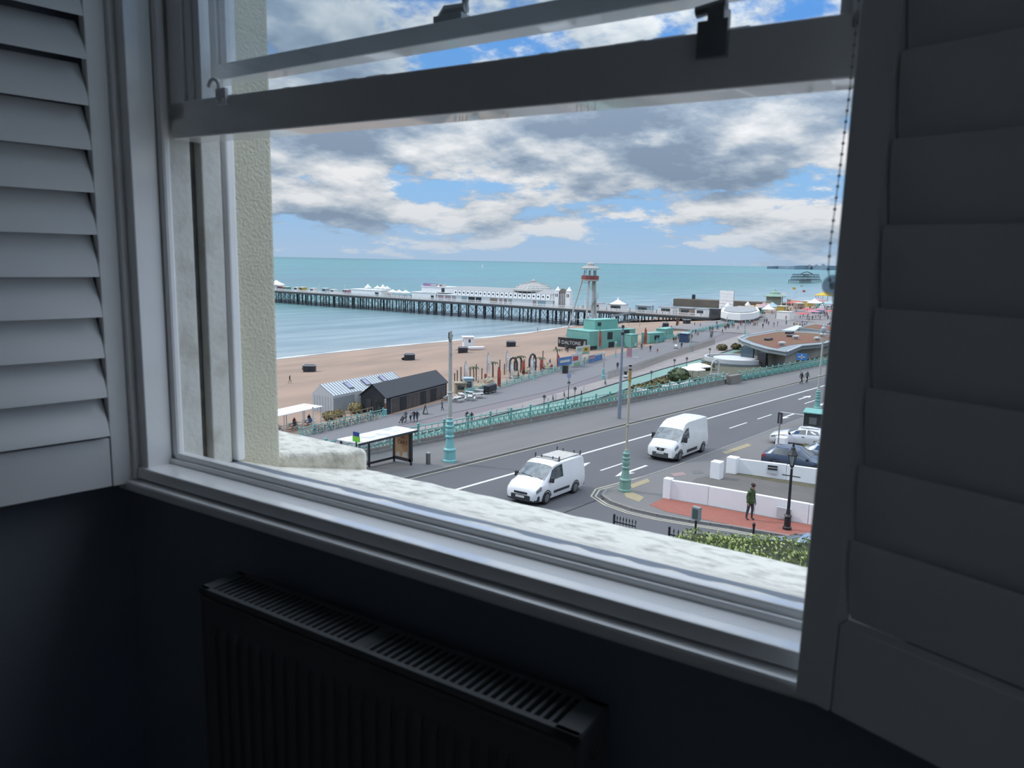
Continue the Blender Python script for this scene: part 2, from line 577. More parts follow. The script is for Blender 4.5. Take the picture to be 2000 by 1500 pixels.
# lower sash, raised
low = wpart('lower_sash', white, lambda b: railbox(b, -1.656, SR - 0.012, 1.099, 1.172, 0.25, 0.330))
wpart('stile', white, lambda b: (b.box(-1.656, -1.605, 1.099, 1.150, 0.3, 1.09), b.box(-1.605, -1.585, 1.106, 1.145, 0.33, 1.09), b.box(-1.585, -1.560, 1.113, 1.140, 0.33, 1.09)), low, 0.002)
wpart('stile', white, lambda b: (b.box(-0.212, SR - 0.012, 1.099, 1.150, 0.3, 1.09), b.box(-0.228, -0.21, 1.108, 1.142, 0.32, 1.09)), low, 0.002)
wpart('pane', pane_m, lambda b: b.box(-1.60, -0.2, 1.124, 1.127, 0.31, 1.09), low, 0)
# crumbling putty line on the rail
def putty(b):
    q = random.Random(5)
    s_ = -1.56
    while s_ < -0.24:
        l_ = q.uniform(0.012, 0.04)
        h_ = q.uniform(0.002, 0.009)
        railbox(b, s_, s_ + l_, 1.128, 1.150, 0.328, 0.330 + h_)
        s_ += l_
wpart('putty', mat('cracked_putty', (0.30, 0.31, 0.29), 0.9, var=0.6, scale=40), putty, low, 0)
# upper sash
ups = wpart('upper_sash', white, lambda b: (b.box(-1.662, SR - 0.01, 1.186, 1.238, 0.400, 0.436)))
wpart('stile', white, lambda b: (b.box(-1.662, -1.600, 1.186, 1.230, 0.43, 1.09), b.box(-1.600, -1.578, 1.195, 1.222, 0.43, 1.09)), ups, 0.002)
wpart('stile', white, lambda b: (b.box(-0.22, SR - 0.01, 1.186, 1.230, 0.43, 1.09)), ups, 0.002)
wpart('pane', pane_d, lambda b: b.box(-1.59, -0.2, 1.206, 1.209, 0.43, 1.09), ups, 0)
# fastener arm on the meeting rail
def fast(b):
    b.box(-0.965, -0.90, 1.19, 1.225, 0.436, 0.448)
    b.tube([(-0.955, 1.207, 0.446), (-0.945, 1.207, 0.458), (-0.90, 1.207, 0.458)], [0.012, 0.013, 0.010], 8)
    b.tube([(-0.905, 1.207, 0.452), (-0.902, 1.207, 0.478), (-0.893, 1.207, 0.486)], [0.006, 0.007, 0.011], 8)
wpart('sash_fastener', brassy, fast, ups, 0.001)
# painted keeper hook, left; dark keeper, right, on the raised rail
def hook(b):
    b.box(-1.482, -1.450, 1.091, 1.10, 0.318, 0.352)
    pts = [(-1.472, 1.094, 0.345)] + [(-1.489 + 0.017 * math.cos(t), 1.094, 0.356 + 0.017 * math.sin(t)) for t in [R(a) for a in range(0, 200, 25)]]
    b.tube(pts, 0.005, 6)
    for ds in (-1.476, -1.457):
        b.tube([(ds, 1.091, 0.328), (ds, 1.088, 0.328)], 0.004, 8)
wpart('sash_stop', white, hook, low, 0.001)
def keep(b):
    b.box(-0.412, -0.368, 1.090, 1.10, 0.285, 0.335)
    b.box(-0.398, -0.374, 1.090, 1.12, 0.33, 0.352)
    b.tube([(-0.418, 1.10, 0.350), (-0.374, 1.10, 0.356)], 0.0085, 8)
wpart('sash_keeper', brassy, keep, low, 0.001)

# ------------------------------------------------------------------ plantation shutters
def shutter(label, hinge, ang, side, top=1.10, wid=0.50):
    root = thing('plantation_shutter', label, 'shutter', wf(hinge[0], hinge[1], -0.54), ang, 'plantation shutters')
    def prt(name, fill, parent=root, bevel=0.002, m=shut_m, smooth=False):
        b_ = MB()
        b_.x = Matrix.Translation((0, 0, 0.54))
        fill(b_)
        return b_.build(name, m, parent, bevel=bevel, smooth=smooth)
    prt('stile', lambda b: b.box(-0.014, 0.032, -0.0145, 0.0145, -0.54, top))
    prt('stile', lambda b: b.box(wid - 0.046, wid, -0.0145, 0.0145, -0.54, top))
    prt('bottom_rail', lambda b: b.box(0.0335, wid - 0.047, -0.012, 0.012, -0.54, -0.424))
    prt('top_rail', lambda b: b.box(0.0335, wid - 0.047, -0.012, 0.012, top - 0.10, top))
    first = None
    k = 0
    z = -0.417
    while z < top - 0.2:
        if first is None:
            b_ = MB()
            n_ = 12
            a = R(62) if side > 0 else -R(80)
            pr = []
            for i in range(n_):
                t = 2 * math.pi * i / n_
                c, d = 0.0535 * math.cos(t), 0.0058 * math.sin(t)
                pr.append((-c * math.cos(a) * 1.0 + d * math.sin(a), c * abs(math.sin(a)) + d * math.cos(a)))
            b_.slabx([(y * (1 if side > 0 else 1), zz) for y, zz in pr], 0.036, wid - 0.050)
            first = b_.build('louver', shut_m, root, smooth=50, loc=(0, 0, z + 0.0475 + 0.54))
        else:
            c = first.copy()
            COL.objects.link(c)
            c.location = (0, 0, z + 0.0475 + 0.54)
            c.rotation_euler = (R(random.uniform(-3, 3) if side > 0 else random.uniform(-0.6, 0.6)) + (R(9) if (side > 0 and 0.38 < z < 0.42) else 0), 0, 0)
        z += 0.0912
    return root
lsh = shutter('sunlit white louvred shutter folded open beside the rendered reveal', (-1.735, 0.985), R(173.8), 1)
rsh = shutter('shaded louvred shutter hinged by the beaded chain', (-0.167, 0.972), R(-106.2), -1)
rsh.rotation_euler = (0, R(0.6), R(-106.2))        # it has dropped a little on its hinges
# hinges of the lit shutter
for zc in (0.395, -0.40):
    b_ = MB()
    b_.x = Matrix.Translation((0, 0, 0.54))
    b_.cyl(-0.020, 0.012, zc - 0.038, zc + 0.038, 0.0055, n=8)
    for dz in (-0.03, -0.01, 0.01, 0.03):
        b_.box(-0.030, -0.012, 0.0142, 0.0185, zc + dz - 0.006, zc + dz + 0.006)
    b_.build('hinge', brassy, lsh)

# ------------------------------------------------------------------ beaded blind chain and its tensioner
CB = (-0.195, 1.02, -0.02)
ch = thing('blind_chain', 'beaded blind chain hanging against the sky by the shaded shutter', 'blind chain', wf(*CB), WA)
b_ = RB(CB)
cpts = [(-0.195, 1.070, 0.9), (-0.196, 1.064, 0.5), (-0.198, 1.056, 0.218), (-0.2005, 1.045, 0.10), (-0.2005, 1.03, 0.03), (-0.199, 1.022, -0.002), (-0.193, 1.02, -0.028)]
b_.tube(cpts, 0.0007, 5)
b_.tube([(-0.186, 1.02, -0.024), (-0.184, 1.03, 0.03), (-0.183, 1.06, 0.25), (-0.183, 1.07, 0.9)], 0.0007, 5)
b_.build('cord', brassy, ch)
b_ = RB(CB)
for pts in (cpts, [(-0.186, 1.02, -0.024), (-0.184, 1.03, 0.03), (-0.183, 1.06, 0.25), (-0.183, 1.07, 0.9)]):
    for i in range(len(pts) - 1):
        a, b2 = Vector(pts[i]), Vector(pts[i + 1])
        n_ = max(1, int((b2 - a).length / 0.0125))
        for k in range(n_):
            b_.ball(a.lerp(b2, k / n_), 0.0021, 6, 4)
o_ = b_.build('beads', mat('bead_metal', (0.25, 0.26, 0.28), 0.4, 0.3), ch, smooth=True)
o_['kind'] = 'stuff'
CT = (-0.19, 1.02, -0.022)
b_ = RB(CT)
b_.tube([(-0.190, 1.014, -0.022), (-0.190, 1.028, -0.022)], 0.0135, 20)
b_.tube([(-0.190, 1.011, -0.022), (-0.190, 1.031, -0.022)], 0.0045, 12)
b_.box(-0.185, -0.155, 1.014, 1.028, -0.034, -0.010)
o_ = b_.put('chain_tensioner', glassmat('clear_plastic', (0.62, 0.66, 0.70), 0.15, 0.35, (0.45, 0.48, 0.52)), bevel=0.001)
tag(o_, 'round clear plastic tensioner at the foot of the blind chain', 'chain tensioner')

# ------------------------------------------------------------------ radiator
RBs = (-0.885, 0.935, -1.26)
rad = thing('radiator', 'dark panel radiator with slotted top grille under the window', 'radiator', wf(*RBs), WA)
rad_m = mat('radiator_enamel', (0.11, 0.118, 0.125), 0.55, spec=0.25, var=0.2, scale=5)
def rpart(name, fill, parent=rad, bevel=0.002, smooth=False, m=rad_m):
    b_ = RB(RBs)
    fill(b_)
    return b_.build(name, m, parent, bevel=bevel, smooth=smooth)
S0, S1, NF, NB, ZT, ZB = -1.32, -0.452, 0.887, 0.985, -0.66, -1.26
def front(b):
    b.box(S0 + 0.002, S1 - 0.002, NF + 0.006, NF + 0.018, ZB, ZT - 0.012)
    s_ = S0 + 0.03
    while s_ < S1 - 0.03:
        b.slabx([(NF + 0.007, ZB + 0.05), (NF - 0.001, ZB + 0.075), (NF - 0.001, ZT - 0.095), (NF + 0.007, ZT - 0.07)], s_, s_ + 0.017)
        s_ += 0.0333
fp = rpart('front_panel', front, bevel=0.0015)
rpart('back_panel', lambda b: b.box(S0 + 0.002, S1 - 0.002, NB - 0.016, NB - 0.004, ZB, ZT - 0.012))
rpart('top_seam', lambda b: (b.tube([(S0 + 0.01, NF + 0.004, ZT - 0.022), (S1 - 0.01, NF + 0.004, ZT - 0.022)], 0.005, 8)), bevel=0, smooth=True)
gr = rpart('grille', lambda b: (b.box(S0, S1, NF, NF + 0.012, ZT - 0.014, ZT), b.box(S0, S1, NB - 0.012, NB, ZT - 0.014, ZT), b.box(S0, S0 + 0.028, NF, NB, ZT - 0.014, ZT), b.box(S1 - 0.042, S1, NF, NB, ZT - 0.014, ZT), b.box(-0.905, -0.875, NF, NB, ZT - 0.012, ZT - 0.001)))
b_ = MB()
b_.box(-0.0032, 0.0032, 0, NB - NF - 0.02, -0.012, 0)
sl = b_.build('slat', rad_m, gr, loc=(S0 + 0.040 - RBs[0], NF + 0.01 - RBs[1], ZT - 0.001 - RBs[2]))
s_ = S0 + 0.040 + 0.0158
while s_ < S1 - 0.045:
    if not -0.91 < s_ < -0.87:
        again(sl, (s_ - RBs[0], NF + 0.01 - RBs[1], ZT - 0.001 - RBs[2]), 0, gr)
    s_ += 0.0158
rpart('side_panel', lambda b: b.box(S0 - 0.001, S0 + 0.006, NF + 0.003, NB - 0.003, ZB, ZT - 0.004))
rpart('side_panel', lambda b: b.box(S1 - 0.006, S1 + 0.001, NF + 0.003, NB - 0.003, ZB, ZT - 0.004))
rpart('valve_boss', lambda b: (b.tube([(S1, 0.936, ZT - 0.045), (S1 + 0.004, 0.936, ZT - 0.045)], 0.016, 16), b.tube([(S1, 0.936, ZT - 0.045), (S1 + 0.009, 0.936, ZT - 0.045)], 0.008, 10)), bevel=0, m=grime)
rpart('wall_bracket', lambda b: (b.box(-1.1, -1.07, NB - 0.006, 1.029, -1.2, -0.75)))
rpart('pipe', lambda b: (b.tube([(S1 - 0.03, 0.94, ZB + 0.04), (S1 - 0.03, 0.94, ZF)], 0.0085, 8)), bevel=0, smooth=True)
rpart('pipe', lambda b: (b.tube([(S0 + 0.03, 0.94, ZB + 0.04), (S0 + 0.03, 0.94, ZF)], 0.0085, 8)), bevel=0, smooth=True)

# ================================================================== GROUND, BEACH, SEA
TONE = 0.62
def tab(pts):
    def f(x):
        if x <= pts[0][0]: return pts[0][1]
        for (a, b), (c, d) in zip(pts, pts[1:]):
            if x <= c:
                return b + (d - b) * (x - a) / (c - a)
        return pts[-1][1]
    return f
Y_RAIL = tab([(-40, 77), (63.5, 77.8), (75, 78.4), (108, 82.2), (139, 84.7), (152, 85.9), (195, 86.6), (225, 88.5), (300, 95)])
Y_PURP = tab([(-40, 72), (100, 73.6), (116, 73.5), (166, 77), (225, 82)])
Y_PALE = tab([(-40, 69.5), (97, 70.5), (112, 71.4), (142, 71.5), (157, 73), (189, 74.7), (225, 77)])
Y_CYC = tab([(-40, 66.5), (100, 67.3), (146, 67.8), (169, 66.8), (225, 67)])
Y_CYN = tab([(-40, 62.5), (113, 63.4), (160, 64.9), (225, 65)])
def strip(name, m, y0, y1, x0, x1, hz, label, thick=0.3, step=5.0, dz=0.0):
    """ground strip between two edges y0(x), y1(x) following height hz(x, y)"""
    b = MB()
    n = max(1, int((x1 - x0) / step))
    vs, fs = [], []
    for i in range(n + 1):
        x = x0 + (x1 - x0) * i / n
        a, c = (y0(x) if callable(y0) else y0), (y1(x) if callable(y1) else y1)
        za, zc = hz(x, a) + dz, hz(x, c) + dz
        vs += [(x, a, za), (x, c, zc), (x, c, zc - thick), (x, a, za - thick)]
    for i in range(n):
        k = i * 4
        for j in range(4):
            fs.append((k + j, k + 4 + j, k + 4 + (j + 1) % 4, k + (j + 1) % 4))
    fs += [(0, 1, 2, 3), (n * 4 + 3, n * 4 + 2, n * 4 + 1, n * 4)]
    b.add(vs, fs)
    return tag(b.build(name, m), label, kind='structure')
ZU = lambda x, y: zu(x)
ZL = lambda x, y: zl(x)
asphalt = mat('road_asphalt', (0.130, 0.130, 0.136), 0.85, var=0.5, scale=0.35, col2=(0.10, 0.10, 0.106), bump=0.15, bscale=8, stretch=(0.25, 1, 1))
paving = mat('grey_pavement', (0.21, 0.20, 0.19), 0.9, var=0.6, scale=0.6, col2=(0.17, 0.165, 0.165), stretch=(0.15, 1, 1))
kerb_m = mat('kerb_stone', (0.30, 0.29, 0.27), 0.9, var=0.6, scale=1.4, col2=(0.20, 0.19, 0.18))
line_m = mat('road_paint_white', (0.95, 0.95, 0.92), 0.8, var=0.5, scale=6, col2=(0.65, 0.65, 0.65))
yell_m = mat('road_paint_cream', (0.62, 0.56, 0.40), 0.8, var=0.5, scale=4, col2=(0.4, 0.38, 0.32))
prom_m = mat('promenade_asphalt', (0.22, 0.215, 0.22), 0.9, var=0.5, scale=0.12, col2=(0.18, 0.172, 0.18), stretch=(0.3, 1, 1))
purp_m = mat('mauve_road', (0.235, 0.205, 0.215), 0.9, var=0.6, scale=0.15, col2=(0.185, 0.165, 0.175), stretch=(0.2, 1, 1))
pale_m = mat('pale_paving', (0.36, 0.32, 0.30), 0.9, var=0.6, scale=0.4, col2=(0.27, 0.25, 0.24))
cyc_m = mat('green_cycle_paint', (0.24, 0.40, 0.335), 0.85, var=0.7, scale=0.25, col2=(0.18, 0.31, 0.27), stretch=(0.3, 1, 1))
earth_m = mat('planting_earth', (0.13, 0.12, 0.085), 0.95, var=0.6, scale=1.2, col2=(0.09, 0.11, 0.05))
shingle = mat('beach_shingle', (0.44, 0.305, 0.22), 0.95, var=1.0, scale=0.09, col2=(0.33, 0.235, 0.175), th=(0.36, 0.66), bump=0.9, bscale=1.2, stretch=(0.5, 1.2, 1), detail=14)
terr_m = mat('terrace_wall', (0.30, 0.28, 0.25), 0.9, var=0.5, scale=0.6)
brick_m = mat('red_brick_paving', (0.40, 0.135, 0.095), 0.9, var=0.5, scale=5, col2=(0.29, 0.10, 0.075))

# coast road with its markings
road = strip('road', asphalt, 19.4, 29.6, -20, 215, ZU, 'dark asphalt coast road sloping away with lane markings')
b = MB()
b.prism([(28.7, -30), (34.6, -30), (34.6, 19.5), (28.7, 19.5)], lambda x, y: zu(x) - 0.3, lambda x, y: zu(x))
tag(b.build('street_side', asphalt), 'asphalt side street joining the coast road', kind='structure')
def ribbon(name, path, w, m, parent, dz=0.008, closed=False):
    """flat painted line along a path on the upper road"""
    b = MB()
    vs, fs = [], []
    n = len(path)
    for i, p in enumerate(path):
        a, c = Vector(path[max(i - 1, 0)]), Vector(path[min(i + 1, n - 1)])
        d = (c - a).normalized()
        q = Vector((-d.y, d.x)) * (w / 2)
        for sgn in (1, -1):
            x, y = p[0] + q.x * sgn, p[1] + q.y * sgn
            vs += [(x, y, zu(x) + dz), (x, y, zu(x) + dz - 0.006)]
    for i in range(n - 1):
        k = i * 4
        fs += [(k, k + 4, k + 6, k + 2), (k + 1, k + 3, k + 7, k + 5), (k, k + 1, k + 5, k + 4), (k + 2, k + 6, k + 7, k + 3)]
    fs += [(0, 2, 3, 1), (n * 4 - 4, n * 4 - 3, n * 4 - 1, n * 4 - 2)]
    b.add(vs, fs)
    return b.build(name, m, parent)
def seg(x0, x1, y0, y1=None, n=8):
    y1 = y0 if y1 is None else y1
    return [(x0 + (x1 - x0) * i / n, y0 + (y1 - y0) * i / n) for i in range(n + 1)]
ribbon('centre_line', seg(22, 170, 26.0, n=20), 0.20, line_m, road)
ribbon('edge_line', seg(22, 170, 29.28, n=20), 0.10, yell_m, road)
for x0, x1 in ((27.4, 30.0), (40.3, 44.1), (52.5, 56.0), (62.0, 66.2), (69.0, 73.0), (84, 88), (99, 103)):
    ribbon('lane_dash', seg(x0, x1, 22.7, n=2), 0.13, line_m, road)
def arrow(x, y, sgn, L=4.2):
    """turn arrow painted on the lane: shaft and head"""
    b = MB()
    pts = [(0, 0.10), (L * 0.62, 0.10), (L * 0.58, 0.42), (L, 0), (L * 0.58, -0.42), (L * 0.62, -0.10), (0, -0.10)]
    pts = [(x + sgn * px, y + py) for px, py in pts]
    b.prism(pts if sgn > 0 else pts[::-1], lambda x, y: zu(x) + 0.002, lambda x, y: zu(x) + 0.008)
    b.build('turn_arrow', line_m, road)
arrow(37.6, 24.3, 1)
arrow(43.8, 21.3, -1)
arrow(75.5, 21.3, -1, 5)
arrow(87, 24.2, 1, 5)
arrow(88, 21.3, -1, 5)
ribbon('stop_line', [(75.5, 19.8), (75.5, 22.6)], 0.2, line_m, road)

# pavements
pv = strip('pavement_sea', paving, 29.5, 35.35, -20, 215, ZU, 'grey pavement between the road and the turquoise railing', dz=0.11, thick=0.5)
CORN = [(36.4, 20.05), (35.1, 19.6), (34.35, 18.6), (33.95, 17.2), (33.95, 15.8), (34.2, 14.2), (34.75, 12.3), (35.4, 8.7), (36.0, -80)]
b = MB()
b.prism(CORN + [(120, -80), (120, 19.75), (80, 19.75), (60, 19.75), (44, 19.75)], lambda x, y: zu(x) - 0.4, lambda x, y: zu(x) + 0.10)
pc = tag(b.build('pavement_corner', paving), 'grey pavement on the corner by the white garden walls', kind='structure')
strip('pavement_far', paving, -80, 19.75, 120, 215, ZU, 'grey pavement beside the far stretch of the coast road', dz=0.10, thick=0.6)
b = MB()
b.prism([(-20, -30), (28.7, -30), (28.7, 17.4), (28.1, 18.8), (26.6, 19.5), (-20, 19.5)], lambda x, y: zu(x) - 0.5, lambda x, y: zu(x) + 0.10)
tag(b.build('pavement_house', paving), 'pavement in front of the house below the window', kind='structure')
# kerb stones
def kerbs(path, parent, w=0.16, dz=0.115, ln=0.92):
    d = 0
    first = None
    for (a, c) in zip(path, path[1:]):
        a, c = Vector(a), Vector(c)
        L = (c - a).length
        n = max(1, round(L / ln))
        an = math.atan2((c - a).y, (c - a).x)
        for i in range(n):
            p = a.lerp(c, (i + 0.5) / n)
            if first is None:
                b = MB()
                b.box(-ln / 2 + 0.008, ln / 2 - 0.008, -w / 2, w / 2, -0.3, 0)
                first = b.build('kerb_stone', kerb_m, parent, loc=(p.x, p.y, zu(p.x) + dz))
                o = first
            else:
                o = again(first, (p.x, p.y, zu(p.x) + dz), 0, parent)
            o.rotation_euler = (0, math.asin(0.042) * math.cos(an), an)
            o.scale = (L / n / ln, 1, 1)
kerbs(seg(26, 110, 29.52, n=1), pv)
kerbs([(92, 19.74), (44, 19.74)] + CORN[:8], pc)
# double lines round the corner
off = lambda k: [(92, 19.45 + k), (60, 19.45 + k), (44, 19.47 + k), (36.2, 20.35 + k), (34.9 - k * 0.7, 19.85 + k * 0.7), (34.05 - k, 18.7), (33.6 - k, 17.2), (33.6 - k, 15.7), (33.9 - k, 14.1), (34.4 - k, 12.2), (35.05 - k, 8.6)]
ribbon('double_line', off(0.06), 0.10, yell_m, road)
ribbon('double_line', off(0.30), 0.10, yell_m, road)
# corner details: red brick footway, tactile slabs, covers
def patch(name, pts, m, dz=0.112, parent=pc):
    b = MB()
    b.prism([(p[0], p[1]) for p in pts], lambda x, y: zu(x) + dz - 0.02, lambda x, y: zu(x) + dz)
    return b.build(name, m, parent)
patch('brick_footway', [(35.13, 16.84, 13.58), (34.64, 15.68, 13.61), (34.82, 12.42, 13.60), (35.23, 8.38, 13.58), (37.79, 8.82, 13.47), (36.99, 16.88, 13.51)], brick_m)
tact = mat('tactile_paving', (0.42, 0.35, 0.20), 0.9, var=0.5, scale=3, col2=(0.33, 0.29, 0.20))
patch('tactile_slab', [(36.13, 18.86, 13.54), (35.58, 18.41, 13.57), (35.27, 17.49, 13.58), (36.29, 17.71, 13.54), (36.90, 18.83, 13.51)], tact)
patch('tactile_slab', [(38.02, 19.55, 13.46), (37.58, 19.06, 13.48), (39.70, 19.04, 13.39), (40.24, 19.50, 13.37)], tact)
patch('tactile_slab', [(51.31, 19.21, 12.91), (50.86, 18.74, 12.92), (55.44, 18.53, 12.73), (55.98, 19.03, 12.71)], tact)
patch('service_cover', [(42.51, 19.05, 13.27), (41.92, 18.57, 13.30), (42.89, 18.17, 13.26), (43.48, 18.67, 13.23)], mat('pink_cover', (0.36, 0.25, 0.23), 0.8))
patch('service_cover', [(44.13, 18.41, 13.21), (43.50, 17.94, 13.23), (44.20, 17.63, 13.20), (44.82, 18.13, 13.18)], mat('dark_cover', (0.16, 0.16, 0.15), 0.8))
fore_m = mat('forecourt_asphalt', (0.165, 0.15, 0.135), 0.95, var=0.6, scale=0.8, col2=(0.115, 0.108, 0.10))
patch('forecourt', [(38.4, -4), (46.6, -4), (45.8, 16.3), (42.5, 17.4), (38.0, 16.6)], fore_m)
moss = mat('mossy_edge', (0.14, 0.13, 0.07), 0.95, var=0.7, scale=2)
patch('mossy_strip', [(45.2, 16.2), (45.6, 10), (46.4, -2), (46.5, 11), (45.9, 16.3)][::-1], moss, 0.118)

# terrace wall under the railing
b = MB()
b.box(-20, 215, 35.0, 35.34, 3.0, 6.9)
b.prism([(-20, 35.0), (215, 35.0), (215, 35.34), (-20, 35.34)], 3.0, lambda x, y: zu(x) + 0.25)
tag(b.build('wall_terrace', terr_m), 'retaining wall below the turquoise railing', kind='structure')
strip('kerb_coping', kerb_m, 34.9, 35.38, -20, 215, ZU, 'stone coping under the turquoise railing', dz=0.26, thick=0.2)

# lower promenade, drive and cycle lane
strip('ground_planting', earth_m, 35.3, Y_CYN, -40, 215, ZL, 'planted earth bank below the terrace', thick=1)
strip('road_cycle_lane', cyc_m, Y_CYN, Y_CYC, -40, 215, ZL, 'green painted cycle lane beside the lower drive', dz=0.02)
strip('kerb_lane', mat('dark_kerb', (0.06, 0.06, 0.065), 0.9), lambda x: Y_CYC(x), lambda x: Y_CYC(x) + 0.3, -40, 215, ZL, 'dark kerb between the cycle lane and the pale paving', dz=0.14)
strip('kerb_planting', mat('dark_kerb', (0.06, 0.06, 0.065), 0.9), lambda x: Y_CYN(x) - 0.3, lambda x: Y_CYN(x), -40, 170, ZL, 'dark kerb between the planting and the green lane', dz=0.14)
strip('pavement_pale', pale_m, lambda x: Y_CYC(x) + 0.3, Y_PALE, -40, 215, ZL, 'pale paved strip with slim posts along the drive', dz=0.06)
strip('road_drive', purp_m, Y_PALE, Y_PURP, -40, 215, ZL, 'mauve grey lower drive along the seafront')
strip('pavement_promenade', prom_m, Y_PURP, lambda x: Y_RAIL(x) + 0.3, -40, 215, ZL, 'wide grey promenade beside the beach', dz=0.05)
espl = mat('esplanade_paving', (0.30, 0.275, 0.26), 0.9, var=0.7, scale=0.08, col2=(0.22, 0.20, 0.20))
b = MB()
b.box(215, 900, -80, 102, 5.5, 7.0)
tag(b.build('ground_esplanade', espl), 'busy paved esplanade by the pier entrance', kind='structure')

# beach
b = MB()
xs = [-80 + 10 * i for i in range(120)]
ts = [0, 0.04, 0.1, 0.2, 0.32, 0.45, 0.58, 0.7, 0.8, 0.88, 0.94, 1.0, 1.1, 1.3]
rr = random.Random(11)
vs_, fs_ = [], []
for x in xs:
    y0 = Y_RAIL(x) + 0.3 if x < 300 else 95 + (x - 300) * 0.02
    ph = math.sin(x * 0.05) * 1.8 + math.sin(x * 0.021 + 1) * 2.2
    for t in ts:
        y = y0 + (166 + ph * (1 if t > 0.6 else 0) - y0) * t
        z = hl(x, y - (ph if t > 0.6 else 0)) - 0.02
        if 0.05 < t < 0.95: z += rr.uniform(-0.10, 0.10)
        vs_.append((x, y, z))
m_ = len(ts)
for i in range(len(xs) - 1):
    for j in range(m_ - 1):
        fs_.append((i * m_ + j, (i + 1) * m_ + j, (i + 1) * m_ + j + 1, i * m_ + j + 1))
b.add(vs_, fs_)
tag(b.build('beach', shingle, smooth=80), 'broad tan shingle beach between the promenade and the sea', kind='structure')

# sea
sm = bpy.data.materials.new('sea_water')
sm.use_nodes = True
t = sm.node_tree
bs = t.nodes['Principled BSDF']
geo = t.nodes.new('ShaderNodeNewGeometry')
def tnoise(scale, stretch, detail=4):
    mp = t.nodes.new('ShaderNodeMapping')
    mp.inputs['Scale'].default_value = stretch
    mp.inputs['Rotation'].default_value = (0, 0, R(-6))
    t.links.new(geo.outputs['Position'], mp.inputs[0])
    n = t.nodes.new('ShaderNodeTexNoise')
    n.inputs['Scale'].default_value = scale
    n.inputs['Detail'].default_value = detail
    t.links.new(mp.outputs[0], n.inputs['Vector'])
    return n.outputs[0]
sp = t.nodes.new('ShaderNodeSeparateXYZ')
t.links.new(geo.outputs['Position'], sp.inputs[0])
shore = mth(t, 'SUBTRACT', sp.outputs[1], 165.0)            # metres of water off the beach
dep = mth(t, 'DIVIDE', mth(t, 'LOGARITHM', mth(t, 'MAXIMUM', shore, 1.0), 10.0), 4.2, clamp=True)
body = ramp(t, dep, [(0.0, (0.30, 0.325, 0.31)), (0.33, (0.225, 0.285, 0.30)), (0.48, (0.165, 0.245, 0.26)), (0.56, (0.085, 0.20, 0.185)), (0.66, (0.075, 0.165, 0.19)), (0.76, (0.06, 0.175, 0.19)), (0.88, (0.035, 0.17, 0.17)), (1.0, (0.02, 0.085, 0.105))])  # paler inshore stops also carry sky reflection as colour
patchy = tnoise(0.004, (0.22, 1.0, 1.0), 3)
pf = mth(t, 'MULTIPLY', ramp(t, patchy, [(0.45, 0.0), (0.58, 1.0)]), ramp(t, dep, [(0.45, 0.0), (0.7, 1.0)]))
body = mixc(t, mth(t, 'MULTIPLY', pf, 0.55), body, (0.055, 0.235, 0.22))
t.nodes.remove(bs)
df = t.nodes.new('ShaderNodeBsdfDiffuse')
ripple_shade = ramp(t, tnoise(0.085, (0.22, 1.0, 1.0), 5), [(0.36, 0.0), (0.64, 1.0)])  # ripple shading, mixed into the water colour as darker streaks
body = mixc(t, mth(t, 'MULTIPLY', ripple_shade, 0.5), body, (0.06, 0.12, 0.15))
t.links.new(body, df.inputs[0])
gl = t.nodes.new('ShaderNodeBsdfGlossy')
gl.inputs['Roughness'].default_value = 0.22
gl.inputs[0].default_value = (0.9, 0.95, 1.0, 1)
mx = t.nodes.new('ShaderNodeMixShader')
mx.inputs[0].default_value = 0.30
t.links.new(df.outputs[0], mx.inputs[1])
t.links.new(gl.outputs[0], mx.inputs[2])
t.links.new(mx.outputs[0], t.nodes['Material Output'].inputs[0])
bp = t.nodes.new('ShaderNodeBump')
bp.inputs['Strength'].default_value = 1.0
bp.inputs['Distance'].default_value = 1.0
wv = mth(t, 'ADD', mth(t, 'MULTIPLY', tnoise(0.10, (0.35, 1.0, 1.0), 6), 1.1), mth(t, 'MULTIPLY', tnoise(0.02, (0.3, 1.0, 1.0), 3), 1.2))
t.links.new(wv, bp.inputs['Height'])
t.links.new(bp.outputs[0], gl.inputs['Normal'])
t.links.new(bp.outputs[0], df.inputs['Normal'])
b = MB()
b.quad((-60000, 140, 0), (60000, 140, 0), (60000, 60000, 0), (-60000, 60000, 0))
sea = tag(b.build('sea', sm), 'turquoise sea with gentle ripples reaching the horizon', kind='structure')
b = MB()
vs_, fs_ = [], []
for i, x in enumerate(range(60, 290, 2)):
    ph = math.sin(x * 0.05) * 1.8 + math.sin(x * 0.021 + 1) * 2.2
    w_ = 0.6 + 0.5 * math.sin(x * 0.31) + rr.uniform(0, 0.5)
    vs_ += [(x, 165.6 + ph - w_ * 0.6, 0.06), (x, 166.2 + ph + w_, 0.03)]
    if i: fs_.append((2 * i - 2, 2 * i, 2 * i + 1, 2 * i - 1))
b.add(vs_, fs_)
b.build('surf_edge', mat('foam', (0.75, 0.77, 0.76), 0.9, var=0.5, scale=0.7, col2=(0.45, 0.5, 0.5)), sea)
